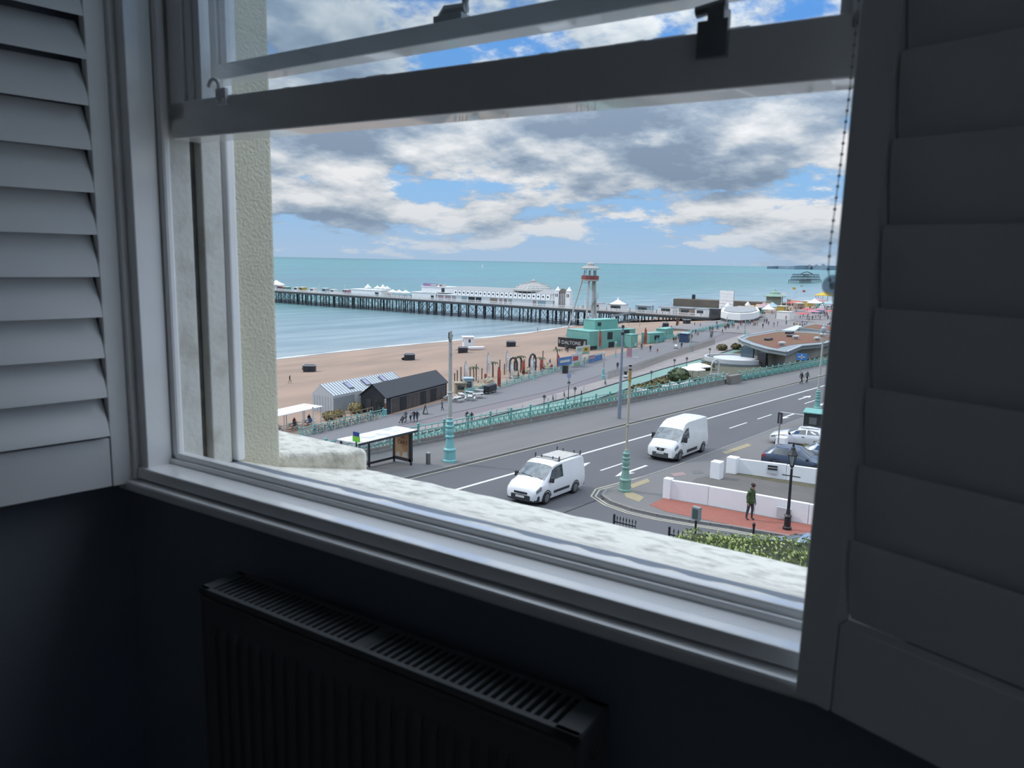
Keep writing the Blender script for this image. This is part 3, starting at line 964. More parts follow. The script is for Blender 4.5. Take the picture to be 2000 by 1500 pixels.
# hills far along the coast
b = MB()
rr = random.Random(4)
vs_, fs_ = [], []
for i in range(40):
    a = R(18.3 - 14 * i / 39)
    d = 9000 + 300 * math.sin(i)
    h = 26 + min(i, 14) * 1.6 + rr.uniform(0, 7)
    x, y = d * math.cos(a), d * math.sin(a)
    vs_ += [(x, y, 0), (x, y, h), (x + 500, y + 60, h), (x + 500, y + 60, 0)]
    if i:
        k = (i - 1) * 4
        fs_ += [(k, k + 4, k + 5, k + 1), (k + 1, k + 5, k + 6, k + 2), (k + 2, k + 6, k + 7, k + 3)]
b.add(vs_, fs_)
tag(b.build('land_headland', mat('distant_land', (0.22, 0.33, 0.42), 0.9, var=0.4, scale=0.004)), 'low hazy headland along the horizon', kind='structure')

# ================================================================== MAKERS: PEOPLE, VEHICLES, LAMPS, RAILINGS
skin_m = mat('skin', (0.50, 0.31, 0.22), 0.6)
hair_m = mat('brown_hair', (0.05, 0.035, 0.025), 0.8)
shoe_m = mat('dark_shoes', (0.03, 0.03, 0.035), 0.6)
def cloth(name, c):
    return mat('cloth_' + name, c, 0.85, var=0.3, scale=8)
CL = dict(black=cloth('black', (0.02, 0.02, 0.025)), navy=cloth('navy', (0.03, 0.045, 0.09)), jeans=cloth('jeans', (0.07, 0.10, 0.17)), white=cloth('white', (0.65, 0.65, 0.63)),
          red=cloth('red', (0.5, 0.05, 0.04)), pink=cloth('pink', (0.62, 0.28, 0.32)), green=cloth('green', (0.075, 0.125, 0.04)), grey=cloth('grey', (0.16, 0.16, 0.17)),
          tan=cloth('tan', (0.40, 0.30, 0.20)), blue=cloth('blue', (0.08, 0.18, 0.42)), slate=cloth('slate', (0.075, 0.085, 0.095)), teal=cloth('teal', (0.12, 0.33, 0.33)), yellow=cloth('yellow', (0.62, 0.5, 0.1)))
def body_mesh(name, legs, arms, lean=0.0, headturn=(0.0, 0.0), seat=False, fingers=False):
    """one continuous figure grown over a skeleton; faces +x, feet at z = 0.
    legs: two ((knee dx, dz), (ankle dx, dz)); arms: two (elbow xyz, wrist xyz, hand xyz) for +y and -y"""
    bm = bmesh.new()
    sk = bm.verts.layers.skin.verify()
    def v(p, r, root=False):
        q = bm.verts.new(p)
        q[sk].radius = (r, r) if not isinstance(r, tuple) else r
        q[sk].use_root = root
        return q
    def e(a, b):
        bm.edges.new((a, b))
    L_ = lean
    pel = v((0, 0, 0.94), (0.135, 0.11), True)
    sp_ = v((L_ * 0.3, 0, 1.13), (0.125, 0.10))
    cht = v((L_ * 0.7, 0, 1.34), (0.15, 0.105))
    nk = v((L_, 0, 1.475), 0.058)
    h1 = v((L_ + 0.03 + headturn[0], headturn[1], 1.565), (0.074, 0.082))
    h2 = v((L_ + 0.025 + headturn[0] * 1.3, headturn[1] * 1.3, 1.665), (0.080, 0.092))
    e(pel, sp_); e(sp_, cht); e(cht, nk); e(nk, h1); e(h1, h2)
    for sg, ((kx, kz), (ax, az)) in zip((1, -1), legs):
        hp = v((0.0, 0.095 * sg, 0.875), 0.098)
        kn = v((kx, 0.105 * sg, kz), 0.064)
        cf = v((kx + (ax - kx) * 0.4 - 0.02, 0.106 * sg, kz + (az - kz) * 0.4), 0.058)
        an = v((ax, 0.108 * sg, az), 0.042)
        to = v((ax + 0.15, 0.125 * sg, max(az - 0.045, 0.035)), (0.042, 0.034))
        e(pel, hp); e(hp, kn); e(kn, cf); e(cf, an); e(an, to)
    for sg, (el_, wr, hd) in zip((1, -1), arms):
        shd = v((L_ * 0.85, 0.185 * sg, 1.40), 0.066)
        el2 = v((el_[0], el_[1] * sg, el_[2]), 0.047)
        wr2 = v((wr[0], wr[1] * sg, wr[2]), 0.033)
        hd2 = v((hd[0], hd[1] * sg, hd[2]), (0.040, 0.026))
        e(cht, shd); e(shd, el2); e(el2, wr2); e(wr2, hd2)
    me = bpy.data.meshes.new(name + '_rig')
    bm.to_mesh(me)
    bm.free()
    ob = bpy.data.objects.new(name + '_rig', me)
    COL.objects.link(ob)
    ob.modifiers.new('skin', 'SKIN').use_smooth_shade = True
    sb = ob.modifiers.new('sub', 'SUBSURF')
    sb.levels = 1
    dg = bpy.context.evaluated_depsgraph_get()
    dg.update()
    out = bpy.data.meshes.new_from_object(ob.evaluated_get(dg))
    bpy.data.objects.remove(ob)
    out.name = name
    # face: nose, ears, eyes, mouth; fingers
    bm = bmesh.new()
    bm.from_mesh(out)
    hx, hy = L_ + 0.03 + headturn[0], headturn[1]
    zlow = min(q.co.z for q in bm.verts)
    for q in bm.verts:
        q.co.z -= zlow
    tops = max(q.co.z for q in bm.verts)
    extra = MB()
    hz = tops - 0.115
    extra.tube([(hx + 0.070, hy, hz + 0.02), (hx + 0.105, hy, hz - 0.02), (hx + 0.07, hy, hz - 0.03)], [0.006, 0.013, 0.010], 5)
    for sg in (1, -1):
        extra.ball((hx - 0.005, hy + 0.082 * sg, hz), 0.022, 5, 4)
    k_skin = len(extra.f)
    for sg in (1, -1):
        extra.ball((hx + 0.080, hy + 0.032 * sg, hz + 0.015), 0.009, 5, 4)
    extra.tube([(hx + 0.083, hy - 0.025, hz - 0.058), (hx + 0.088, hy + 0.025, hz - 0.058)], 0.005, 4)
    k_eye = len(extra.f)
    if fingers:
        for sg, (el_, wr, hd) in zip((1, -1), arms):
            c = Vector((hd[0], hd[1] * sg, hd[2] - zlow))
            dn = (c - Vector((wr[0], wr[1] * sg, wr[2] - zlow))).normalized()
            ac = Vector((1, 0, 0)) - dn * dn.x
            ac.normalize()
            inw = Vector((0, -sg, 0))
            for i, ln in enumerate((0.062, 0.075, 0.070, 0.055)):
                p0 = c + ac * (0.027 - 0.018 * i) + dn * 0.01
                p1 = p0 + dn * ln * 0.55
                p2 = p1 + dn * ln * 0.35 + inw * ln * 0.3
                extra.tube([p0, p1, p2], [0.010, 0.009, 0.007], 5)
            p0 = c + ac * 0.030 - dn * 0.03
            extra.tube([p0, p0 + ac * 0.028 + dn * 0.022, p0 + ac * 0.030 + dn * 0.052], [0.011, 0.010, 0.008], 5)
    nf0 = len(bm.faces)
    vv = [bm.verts.new(p) for p in extra.v]
    lab = {}
    for i, f in enumerate(extra.f):
        try:
            fc = bm.faces.new([vv[k] for k in f])
            lab[fc] = 1 if (k_skin <= i < k_eye) else 0
        except ValueError:
            pass
    bm.faces.ensure_lookup_table()
    neck = 1.475 - zlow + 0.035
    for f in bm.faces:
        c = f.calc_center_median()
        f.smooth = True
        if f in lab:
            f.material_index = lab[f]
        elif c.z > neck:
            f.material_index = 1 if (c.z > tops - 0.062 or c.x < hx - 0.022) else 0
        elif any((c - Vector((hd[0], hd[1] * sg, hd[2] - zlow))).length < 0.085 for sg, (_, _, hd) in zip((1, -1), arms)):
            f.material_index = 0
        elif c.z > 0.90 - zlow or abs(c.y) > 0.215:
            f.material_index = 2
        elif c.z > 0.095:
            f.material_index = 3
        else:
            f.material_index = 4
    out.materials.clear()
    for m_ in (skin_m, hair_m, CL['black'], CL['jeans'], shoe_m):
        out.materials.append(m_)
    bm.to_mesh(out)
    bm.free()
    return out
DN = ((-0.02, 0.245, 1.13), (0.05, 0.255, 0.89), (0.075, 0.25, 0.80))
DF = ((0.06, 0.24, 1.13), (0.20, 0.25, 0.93), (0.24, 0.245, 0.85))
DB = ((-0.13, 0.24, 1.14), (-0.10, 0.255, 0.90), (-0.085, 0.25, 0.81))
PUSH = ((0.05, 0.235, 1.15), (0.30, 0.20, 1.05), (0.37, 0.19, 1.04))
ST = ((0.01, 0.49), (0.0, 0.085))
BODY = dict(
    stand=body_mesh('standing_body', (ST, ST), (DN, DN)),
    walk=body_mesh('walking_body', (((0.20, 0.52), (0.22, 0.10)), ((-0.03, 0.48), (-0.30, 0.14))), (DB, DF), 0.03),
    push=body_mesh('pushing_body', (((0.17, 0.52), (0.15, 0.10)), ((-0.05, 0.48), (-0.28, 0.13))), (PUSH, PUSH), 0.06),
    sit=body_mesh('sitting_body', (((0.42, 0.83), (0.44, 0.42)), ((0.42, 0.83), (0.46, 0.42))), (PUSH, DF), 0.02),
    look=body_mesh('looking_body', (((0.05, 0.50), (0.03, 0.09)), ((-0.04, 0.49), (-0.10, 0.09))), (DN, DN), 0.02, (0.02, 0.02), fingers=True))
def person(label, loc, rz, pose='walk', top='black', legs='jeans', hair=None, h=1.72, group=None, name='person'):
    o = bpy.data.objects.new(name, BODY[pose])
    COL.objects.link(o)
    o.location = loc
    o.rotation_euler = (0, 0, rz)
    o.scale = (h / 1.74,) * 3
    for i, m_ in enumerate((skin_m, hair or hair_m, CL[top], CL[legs], shoe_m)):
        o.material_slots[i].link = 'OBJECT'
        o.material_slots[i].material = m_
    return tag(o, label, 'person', group)

# ------------------------------------------------------------------ vehicles
tyre_m = mat('tyre_rubber', (0.018, 0.018, 0.02), 0.85)
hub_m = mat('wheel_metal', (0.38, 0.39, 0.40), 0.4, 0.7)
plast = mat('black_plastic', (0.03, 0.032, 0.036), 0.6)
carglass = mat('vehicle_glass', (0.035, 0.045, 0.05), 0.06, spec=0.9, coat=0.4)
screen_m = mat('windscreen_glass', (0.16, 0.20, 0.20), 0.05, var=0.9, scale=3.2, col2=(0.045, 0.055, 0.06), spec=1.0, coat=0.6, th=(0.4, 0.6))
lamp_m = mat('headlamp', (0.42, 0.44, 0.46), 0.12, 0.3, var=0.7, scale=12, col2=(0.12, 0.12, 0.13))
tail_m = mat('tail_lamp', (0.42, 0.03, 0.03), 0.25)
plate_m = mat('number_plate', (0.72, 0.72, 0.68), 0.5)
class Loft:
    """vehicle shell: half sections at stations x, mirrored; surf() reads a point off it"""
    def __init__(s, st):
        s.st = sorted(st)
        s.sec = []
        for x, hw, zb, zbelt, zr, hwr in s.st:
            s.sec.append([(0.0, zb), (hw * 0.93, zb), (hw * 0.985, zb + (zbelt - zb) * 0.22), (hw, zb + (zbelt - zb) * 0.62), (hw * 0.975, zbelt), (hwr, zr - 0.07), (hwr * 0.90, zr - 0.018), (hwr * 0.5, zr + 0.012), (0.0, zr + 0.02)])
    def surf(s, x, v, side=1):
        xs = [q[0] for q in s.st]
        x = min(max(x, xs[0]), xs[-1])
        i = max(0, min(len(xs) - 2, sum(1 for q in xs if q <= x) - 1))
        k = (x - xs[i]) / (xs[i + 1] - xs[i])
        j = min(int(v), 7)
        w_ = v - j
        def pt(sec):
            return [sec[j][q] * (1 - w_) + sec[j + 1][q] * w_ for q in (0, 1)]
        a, b = pt(s.sec[i]), pt(s.sec[i + 1])
        return Vector((x, (a[0] * (1 - k) + b[0] * k) * side, a[1] * (1 - k) + b[1] * k))
    def shell(s):
        b = MB()
        n, vs, fs = 17, [], []
        for (x, *_), sec in zip(s.st, s.sec):
            ring = sec + [(-y, z) for y, z in sec[1:-1][::-1]]
            n = len(ring)
            vs += [(x, y, z) for y, z in ring]
        for i in range(len(s.st) - 1):
            for k in range(n):
                fs.append((i * n + k, i * n + (k + 1) % n, (i + 1) * n + (k + 1) % n, (i + 1) * n + k))
        fs += [tuple(range(n)), tuple((len(s.st) - 1) * n + k for k in range(n))[::-1]]
        return b.add(vs, fs)
    def panel(s, quad, side=1, lift=0.012, n=4, depth=0.02):
        """thin patch lying on the shell; quad = ((x0, v0), (x1, v0b), (x1, v1b), (x0, v1))"""
        b = MB()
        (x0, a0), (x1, a1), (x2, a2), (x3, a3) = quad
        g = []
        for i in range(n + 1):
            u = i / n
            row = []
            for j in range(n + 1):
                w_ = j / n
                xa, va = x0 + (x1 - x0) * u, a0 + (a1 - a0) * u
                xb, vb = x3 + (x2 - x3) * u, a3 + (a2 - a3) * u
                row.append(s.surf(xa + (xb - xa) * w_, va + (vb - va) * w_, side))
            g.append(row)
        vs, fs = [], []
        m = n + 1
        for i in range(m):
            for j in range(m):
                du = g[min(i + 1, n)][j] - g[max(i - 1, 0)][j]
                dv = g[i][min(j + 1, n)] - g[i][max(j - 1, 0)]
                nn = du.cross(dv)
                if nn.length < 1e-9: nn = Vector((0, side, 0))
                nn.normalize()
                if nn.dot(Vector((g[i][j].x * 0.05 + (0.3 if g[i][j].x > 0 else -0.3), g[i][j].y, max(g[i][j].z - 0.6, 0)))) < 0: nn = -nn
                vs.append(g[i][j] + nn * lift)
                vs.append(g[i][j] - nn * depth)
        for i in range(n):
            for j in range(n):
                k = [(i * m + j) * 2, ((i + 1) * m + j) * 2, ((i + 1) * m + j + 1) * 2, (i * m + j + 1) * 2]
                fs += [tuple(k), tuple(q + 1 for q in k[::-1])]
        edge = [(i * m) * 2 for i in range(m)] + [(n * m + j) * 2 for j in range(1, m)] + [((n - i) * m + n) * 2 for i in range(1, m)] + [(n - j) * 2 for j in range(1, n)]
        for q, w_ in zip(edge, edge[1:] + edge[:1]):
            fs.append((q, w_, w_ + 1, q + 1))
        return b.add(vs, fs)
    def across(s, x0, x1, v0, lift=0.012, n=6, inset=1.0):
        """glass across the whole front or rear slope between stations x0 and x1, above section line v0"""
        b = MB()
        vs, fs = [], []
        cols = [v0 + (8 - v0) * j / n for j in range(n + 1)]
        for i in range(n + 1):
            x = x0 + (x1 - x0) * i / n
            row = [s.surf(x, v, 1) for v in cols] + [s.surf(x, v, -1) for v in cols[::-1][1:]]
            for p in row:
                vs.append(p + Vector((lift * (1 if x0 > 0 else -1), 0, lift)))
        m = 2 * n + 1
        for i in range(n):
            for j in range(m - 1):
                fs.append((i * m + j, (i + 1) * m + j, (i + 1) * m + j + 1, i * m + j + 1))
        k = len(vs)
        vs += [p - Vector((0.03 * (1 if x0 > 0 else -1), 0, 0.03)) for p in vs]
        fs += [tuple(q + k for q in f[::-1]) for f in fs]
        edge = [j for j in range(m)] + [i * m + m - 1 for i in range(1, n + 1)] + [n * m + j for j in range(m - 2, -1, -1)] + [i * m for i in range(n - 1, 0, -1)]
        for q, w_ in zip(edge, edge[1:] + edge[:1]):
            fs.append((q, w_, w_ + k, q + k))
        return b.add(vs, fs)
WHEEL = {}
def wheels(root, axles, hw, rad, wid=0.21, arch=plast):
    for ax in axles:
        for sg in (1, -1):
            if rad not in WHEEL:
                b = MB()
                b.x = Matrix.Rotation(R(90), 4, 'X')
                b.lathe([(rad * 0.62, -wid / 2), (rad * 0.93, -wid / 2), (rad, -wid * 0.36), (rad, wid * 0.36), (rad * 0.93, wid / 2), (rad * 0.62, wid / 2)], 20)
                ty = b.build('wheel', tyre_m, None, smooth=True)
                b = MB()
                b.x = Matrix.Rotation(R(90), 4, 'X')
                b.lathe([(rad * 0.64, -wid * 0.51), (rad * 0.60, -wid * 0.40), (rad * 0.2, -wid * 0.42), (rad * 0.14, -wid * 0.5)], 16)
                b.lathe([(rad * 0.14, wid * 0.5), (rad * 0.2, wid * 0.42), (rad * 0.60, wid * 0.40), (rad * 0.64, wid * 0.51)], 16)
                for k in range(5):
                    t = 2 * math.pi * k / 5
                    for zz in (-wid * 0.5, wid * 0.5):
                        b.bar((0.1 * rad * math.cos(t), 0.1 * rad * math.sin(t), zz), (0.6 * rad * math.cos(t), 0.6 * rad * math.sin(t), zz), rad * 0.16, 0.02)
                hb = b.build('hub', hub_m, ty)
                WHEEL[rad] = (ty, hb)
                o = ty
                o.parent = root
                o.location = (ax, sg * (hw - wid * 0.5), rad)
            else:
                o = WHEEL[rad][0].copy()
                COL.objects.link(o)
                o.parent = root
                o.location = (ax, sg * (hw - wid * 0.5), rad)
                h2 = WHEEL[rad][1].copy()
                COL.objects.link(h2)
                h2.parent = o
            b = MB()
            for k in range(12):
                t0, t1 = math.pi * k / 12 - 0.12, math.pi * (k + 1) / 12 - 0.12
                r0_, r1_ = rad * 1.06, rad * 1.24
                p = [(ax + r_ * math.cos(t), rad + r_ * math.sin(t)) for r_, t in ((r0_, t0), (r1_, t0), (r1_, t1), (r0_, t1))]
                b.slaby(p, sg * (hw - 0.10), sg * (hw + 0.004))
            b.build('wheel_arch', arch, root)
            b = MB()
            b.x = Matrix.Translation((ax, sg * (hw - 0.16), rad)) @ Matrix.Rotation(R(90), 4, 'X')
            b.lathe([(rad * 1.08, -0.12), (rad * 1.08, 0.12)], 18)
            b.build('wheel_well', tyre_m, root)
def vehicle(name, label, cat, loc, rz, st, paint, glass, axles, hw, rad, front=None, extras=None, pitch_=0.0, group=None):
    root = thing(name, label, cat, loc, rz, group)
    root.rotation_euler = (0, pitch_, rz)
    lf = Loft(st)
    lf.shell().build('body', paint, root, smooth=42)
    for nm, q, m_ in glass:
        if q[0] == 'across':
            lf.across(*q[1:]).build(nm, m_, root, smooth=True)
        else:
            for sd in (1, -1):
                lf.panel(q, sd).build(nm, m_, root)
    wheels(root, axles, hw, rad)
    if extras: extras(root, lf)
    return root
def vparts(root, items):
    for nm, m_, fill, bv in items:
        b = MB()
        fill(b)
        b.build(nm, m_, root, bevel=bv)

# ------------------------------------------------------------------ lamp columns
turq = mat('turquoise_ironwork', (0.20, 0.50, 0.44), 0.5, var=0.5, scale=3, col2=(0.14, 0.38, 0.34))
pturq = mat('pale_turquoise_ironwork', (0.26, 0.62, 0.60), 0.5, var=0.4, scale=3, col2=(0.19, 0.50, 0.50))
cream = mat('cream_column_paint', (0.58, 0.58, 0.53), 0.5, var=0.6, scale=2.5, col2=(0.42, 0.42, 0.37), stretch=(1, 1, 0.3))
blkiron = mat('black_ironwork', (0.018, 0.02, 0.022), 0.5, var=0.3)
def column_base(b, H, rb=0.42):
    """tiered octagonal cast-iron pedestal"""
    pr = [(rb, 0), (rb, 0.05), (rb * 0.90, 0.07), (rb * 0.86, 0.26), (rb * 0.92, 0.27), (rb * 0.92, 0.30), (rb * 0.74, 0.33), (rb * 0.56, 0.48), (rb * 0.52, 0.56), (rb * 0.66, 0.57), (rb * 0.66, 0.60), (rb * 0.50, 0.62), (rb * 0.58, 0.68), (rb * 0.62, 0.73), (rb * 0.48, 0.78), (rb * 0.62, 0.80), (rb * 0.62, 0.83), (rb * 0.45, 0.85), (rb * 0.50, 0.91), (rb * 0.58, 0.93), (rb * 0.40, 0.96), (rb * 0.34, 1.0)]
    b.lathe([(r_, z * H) for r_, z in pr], 10)
def lamp_column(name, label, loc, H, hb, base_m, pole_m, topf, rb=0.42, r0_=0.115, r1_=0.075, group=None):
    root = thing(name, label, 'lamp post', loc, 0, group)
    b = MB()
    column_base(b, hb, rb)
    b.build('base', base_m, root, smooth=30)
    b = MB()
    b.tube([(0, 0, hb * 0.98), (0, 0, hb + (H - hb) * 0.3), (0, 0, H)], [r0_, r0_ * 0.92, r1_], 12)
    b.build('column', pole_m, root, smooth=True)
    b = MB()
    for z in (hb * 1.01, hb + (H - hb) * 0.3):
        b.lathe([(r0_ * 1.05, z - 0.05), (r0_ * 1.35, z - 0.02), (r0_ * 1.35, z + 0.02), (r0_ * 1.05, z + 0.05)], 12)
    b.build('collar', base_m if False else pole_m, root, smooth=True)
    topf(root, H)
    return root

# ------------------------------------------------------------------ railings
def rail_panel_mesh(name, L, H, m):
    b = MB()
    b.bar((0, 0, H), (L, 0, H), 0.10, 0.06)
    b.bar((0, 0, H * 0.72), (L, 0, H * 0.72), 0.045)
    b.bar((0, 0, H * 0.10), (L, 0, H * 0.10), 0.05)
    lo, hi = H * 0.10, H * 0.72
    n = 4
    w = L / n
    for i in range(n + 1):                      # interlaced arches
        c = i * w
        pts = []
        for k in range(7):
            t = math.pi * k / 6
            x = c + w * math.cos(t)
            if -0.01 <= x <= L + 0.01:
                pts.append((x, 0, lo + (hi - lo) * math.sin(t)))
        for p, q in zip(pts, pts[1:]):
            b.bar(p, q, 0.035, 0.055, (0, 1, 0))
    for i in range(1, 2 * n):
        x = i * w / 2
        b.bar((x, 0, lo), (x, 0, hi if i % 2 else H), 0.028)
    for i in range(n):
        c = (i + 0.5) * w
        z = lo + (hi - lo) * 0.42
        pts = [(c + 0.13 * math.cos(R(a)), 0, z + 0.13 * math.sin(R(a))) for a in range(0, 361, 60)]
        for p, q in zip(pts, pts[1:]):
            b.bar(p, q, 0.03, 0.04, (0, 1, 0))
    return b.build(name, m)
def rail_post(b, H):
    b.lathe([(0.15, 0), (0.15, 0.10), (0.10, 0.14), (0.085, H * 0.55), (0.11, H * 0.58), (0.085, H * 0.62), (0.08, H), (0.13, H + 0.02), (0.13, H + 0.06), (0.06, H + 0.09), (0.10, H + 0.14), (0.11, H + 0.19), (0.07, H + 0.25), (0.02, H + 0.29)], 8)
def railing(name, label, path, zf, H, m, L=2.65, dz=0.0, cap=None):
    """run of cast railing panels between posts along path [(x, y)]; each post and panel a piece"""
    p0 = path[0]
    root = thing(name, label, 'railing', (p0[0], p0[1], zf(*p0) + dz))
    post = panel = None
    for a, c in zip(path, path[1:]):
        a, c = Vector(a), Vector(c)
        n = max(1, round((c - a).length / L))
        l_ = (c - a).length / n
        an = math.atan2((c - a).y, (c - a).x)
        for i in range(n + 1):
            p = a.lerp(c, i / n)
            q = a.lerp(c, min(i + 1, n) / n)
            z = zf(p.x, p.y) + dz
            rel = (p.x - p0[0], p.y - p0[1], z - root.location.z)
            if post is None:
                b = MB()
                rail_post(b, H)
                post = b.build('post', m, root, smooth=30, loc=rel)
            elif i < n or c == Vector(path[-1]):
                again(post, rel, 0, root)
            if i == n: continue
            if panel is None:
                panel = rail_panel_mesh('panel', L, H, m)
                panel.parent = root
                o = panel
                o.location = rel
            else:
                o = again(panel, rel, 0, root)
            o.rotation_euler = (0, -math.atan2(zf(q.x, q.y) - zf(p.x, p.y), l_), an)
            o.scale = (l_ / L, 1, 1)
    return root

# ================================================================== UPPER STREET
SLOPE = math.asin(0.042)
up_rail = railing('railing', 'ornate turquoise iron railing along the upper pavement above the drive', [(24, 35.1), (92.6, 35.1)], lambda x, y: zu(x), 1.12, turq, dz=0.24)
railing('railing', 'farther run of turquoise railing past the stone pier by the round building', [(97.0, 34.7), (152, 34.2)], lambda x, y: zu(x), 1.12, turq, dz=0.24)
b = MB()
b.prism([(92.9, 34.2), (96.6, 34.2), (96.6, 34.86), (92.9, 34.86)], lambda x, y: zu(x) + 0.1, lambda x, y: zu(x) + 1.2)
tag(b.build('stone_pier', terr_m, bevel=0.04, loc=None), 'low stone pier between two runs of turquoise railing', 'stone pier')

# --- vans
vwhite = mat('van_white_paint', (1.0, 1.0, 1.01), 0.3, coat=0.3, var=0.15, scale=1.5, col2=(0.9, 0.9, 0.92))
vcream = mat('old_van_white_paint', (0.95, 0.95, 0.93), 0.4, coat=0.15, var=0.5, scale=1.4, col2=(0.78, 0.77, 0.73))
def van_small(root, lf):
    vparts(root, [
        ('bumper', plast, lambda b: b.prism([(2.20, -0.97), (2.44, -0.84), (2.53, -0.45), (2.55, 0), (2.53, 0.45), (2.44, 0.84), (2.20, 0.97), (2.1, 0.9), (2.1, -0.9)], 0.22, 0.55), 0.03),
        ('grille', plast, lambda b: b.prism([(2.40, -0.62), (2.505, -0.40), (2.52, 0), (2.505, 0.40), (2.40, 0.62), (2.3, 0.5), (2.3, -0.5)], 0.58, 0.70), 0.01),
        ('upper_grille', plast, lambda b: b.prism([(2.39, -0.40), (2.445, 0), (2.39, 0.40), (2.3, 0.3), (2.3, -0.3)], 0.80, 0.86), 0.01),
        ('number_plate', plate_m, lambda b: b.box(2.54, 2.565, -0.26, 0.26, 0.40, 0.51), 0),
        ('side_sill', plast, lambda b: b.box(-0.75, 0.85, 0.965, 0.995, 0.46, 0.60), 0.01),
        ('side_sill', plast, lambda b: b.box(-0.75, 0.85, -0.995, -0.965, 0.46, 0.60), 0.01),
        ('rear_bumper', plast, lambda b: b.box(-2.53, -2.30, -0.92, 0.92, 0.30, 0.62), 0.03),
        ('door_rail', plast, lambda b: b.box(-2.1, -0.75, -0.985, -0.972, 1.02, 1.06), 0),
        ('door_handle', plast, lambda b: b.box(-0.02, 0.14, -1.00, -0.97, 1.01, 1.06), 0.01),
        ('door_handle', plast, lambda b: b.box(-0.36, -0.20, -1.00, -0.97, 1.01, 1.06), 0.01),
        ('mirror', plast, lambda b: b.box(1.18, 1.34, -1.20, -0.98, 1.10, 1.38), 0.04),
        ('mirror', plast, lambda b: b.box(1.18, 1.34, 0.98, 1.20, 1.10, 1.38), 0.04),
        ('wiper', plast, lambda b: (b.bar((1.62, 0.7, 1.28), (1.50, -0.05, 1.39), 0.03), b.bar((1.62, 0.1, 1.32), (1.52, -0.6, 1.38), 0.03)), 0),
        ('roof_load', mat('weathered_roof_boards', (0.55, 0.53, 0.46), 0.9, var=0.8, scale=4, col2=(0.70, 0.69, 0.66)), lambda b: b.box(-2.25, 0.15, -0.68, 0.68, 1.985, 2.03), 0.01)])
    rk = mat('rack_steel', (0.32, 0.33, 0.34), 0.5, 0.6)
    for x in (0.05, -2.2):
        b = MB()
        b.bar((x, -0.80, 2.10), (x, 0.80, 2.10), 0.05)
        o = b.build('rack_bar', rk, root)
        for y in (-0.74, -0.35, 0.35, 0.74):
            b = MB()
            b.bar((x, y, 1.96), (x, y, 2.22 if abs(y) > 0.5 else 2.17), 0.05)
            b.build('rack_post', plast, o)
VAN1 = [(2.50, 0.78, 0.32, 0.66, 0.76, 0.66), (2.40, 0.90, 0.26, 0.82, 0.93, 0.76), (2.05, 0.965, 0.22, 1.00, 1.13, 0.80), (1.62, 0.985, 0.22, 1.07, 1.28, 0.82), (0.78, 0.99, 0.22, 1.10, 1.90, 0.80), (0.45, 0.99, 0.22, 1.10, 1.965, 0.82), (-1.0, 0.99, 0.22, 1.10, 1.985, 0.83), (-2.30, 0.985, 0.22, 1.10, 1.96, 0.82), (-2.47, 0.96, 0.30, 1.08, 1.88, 0.79)]
vehicle('van', 'white panel van with roof rack driving nearest the stone ledge', 'van', (33.15, 21.95, zu(33.15) + 0.0), R(180 + 2.0), VAN1, vwhite,
        [('windscreen', ('across', 1.60, 0.84, 5.0), screen_m), ('door_window', ((-0.10, 4.12), (1.34, 4.1), (0.90, 4.85), (-0.08, 4.92)), carglass), ('headlamp', ((2.02, 3.35), (2.40, 3.3), (2.40, 4.2), (2.04, 4.3)), lamp_m)],
        (1.50, -1.43), 0.99, 0.335, extras=van_small, pitch_=-SLOPE)
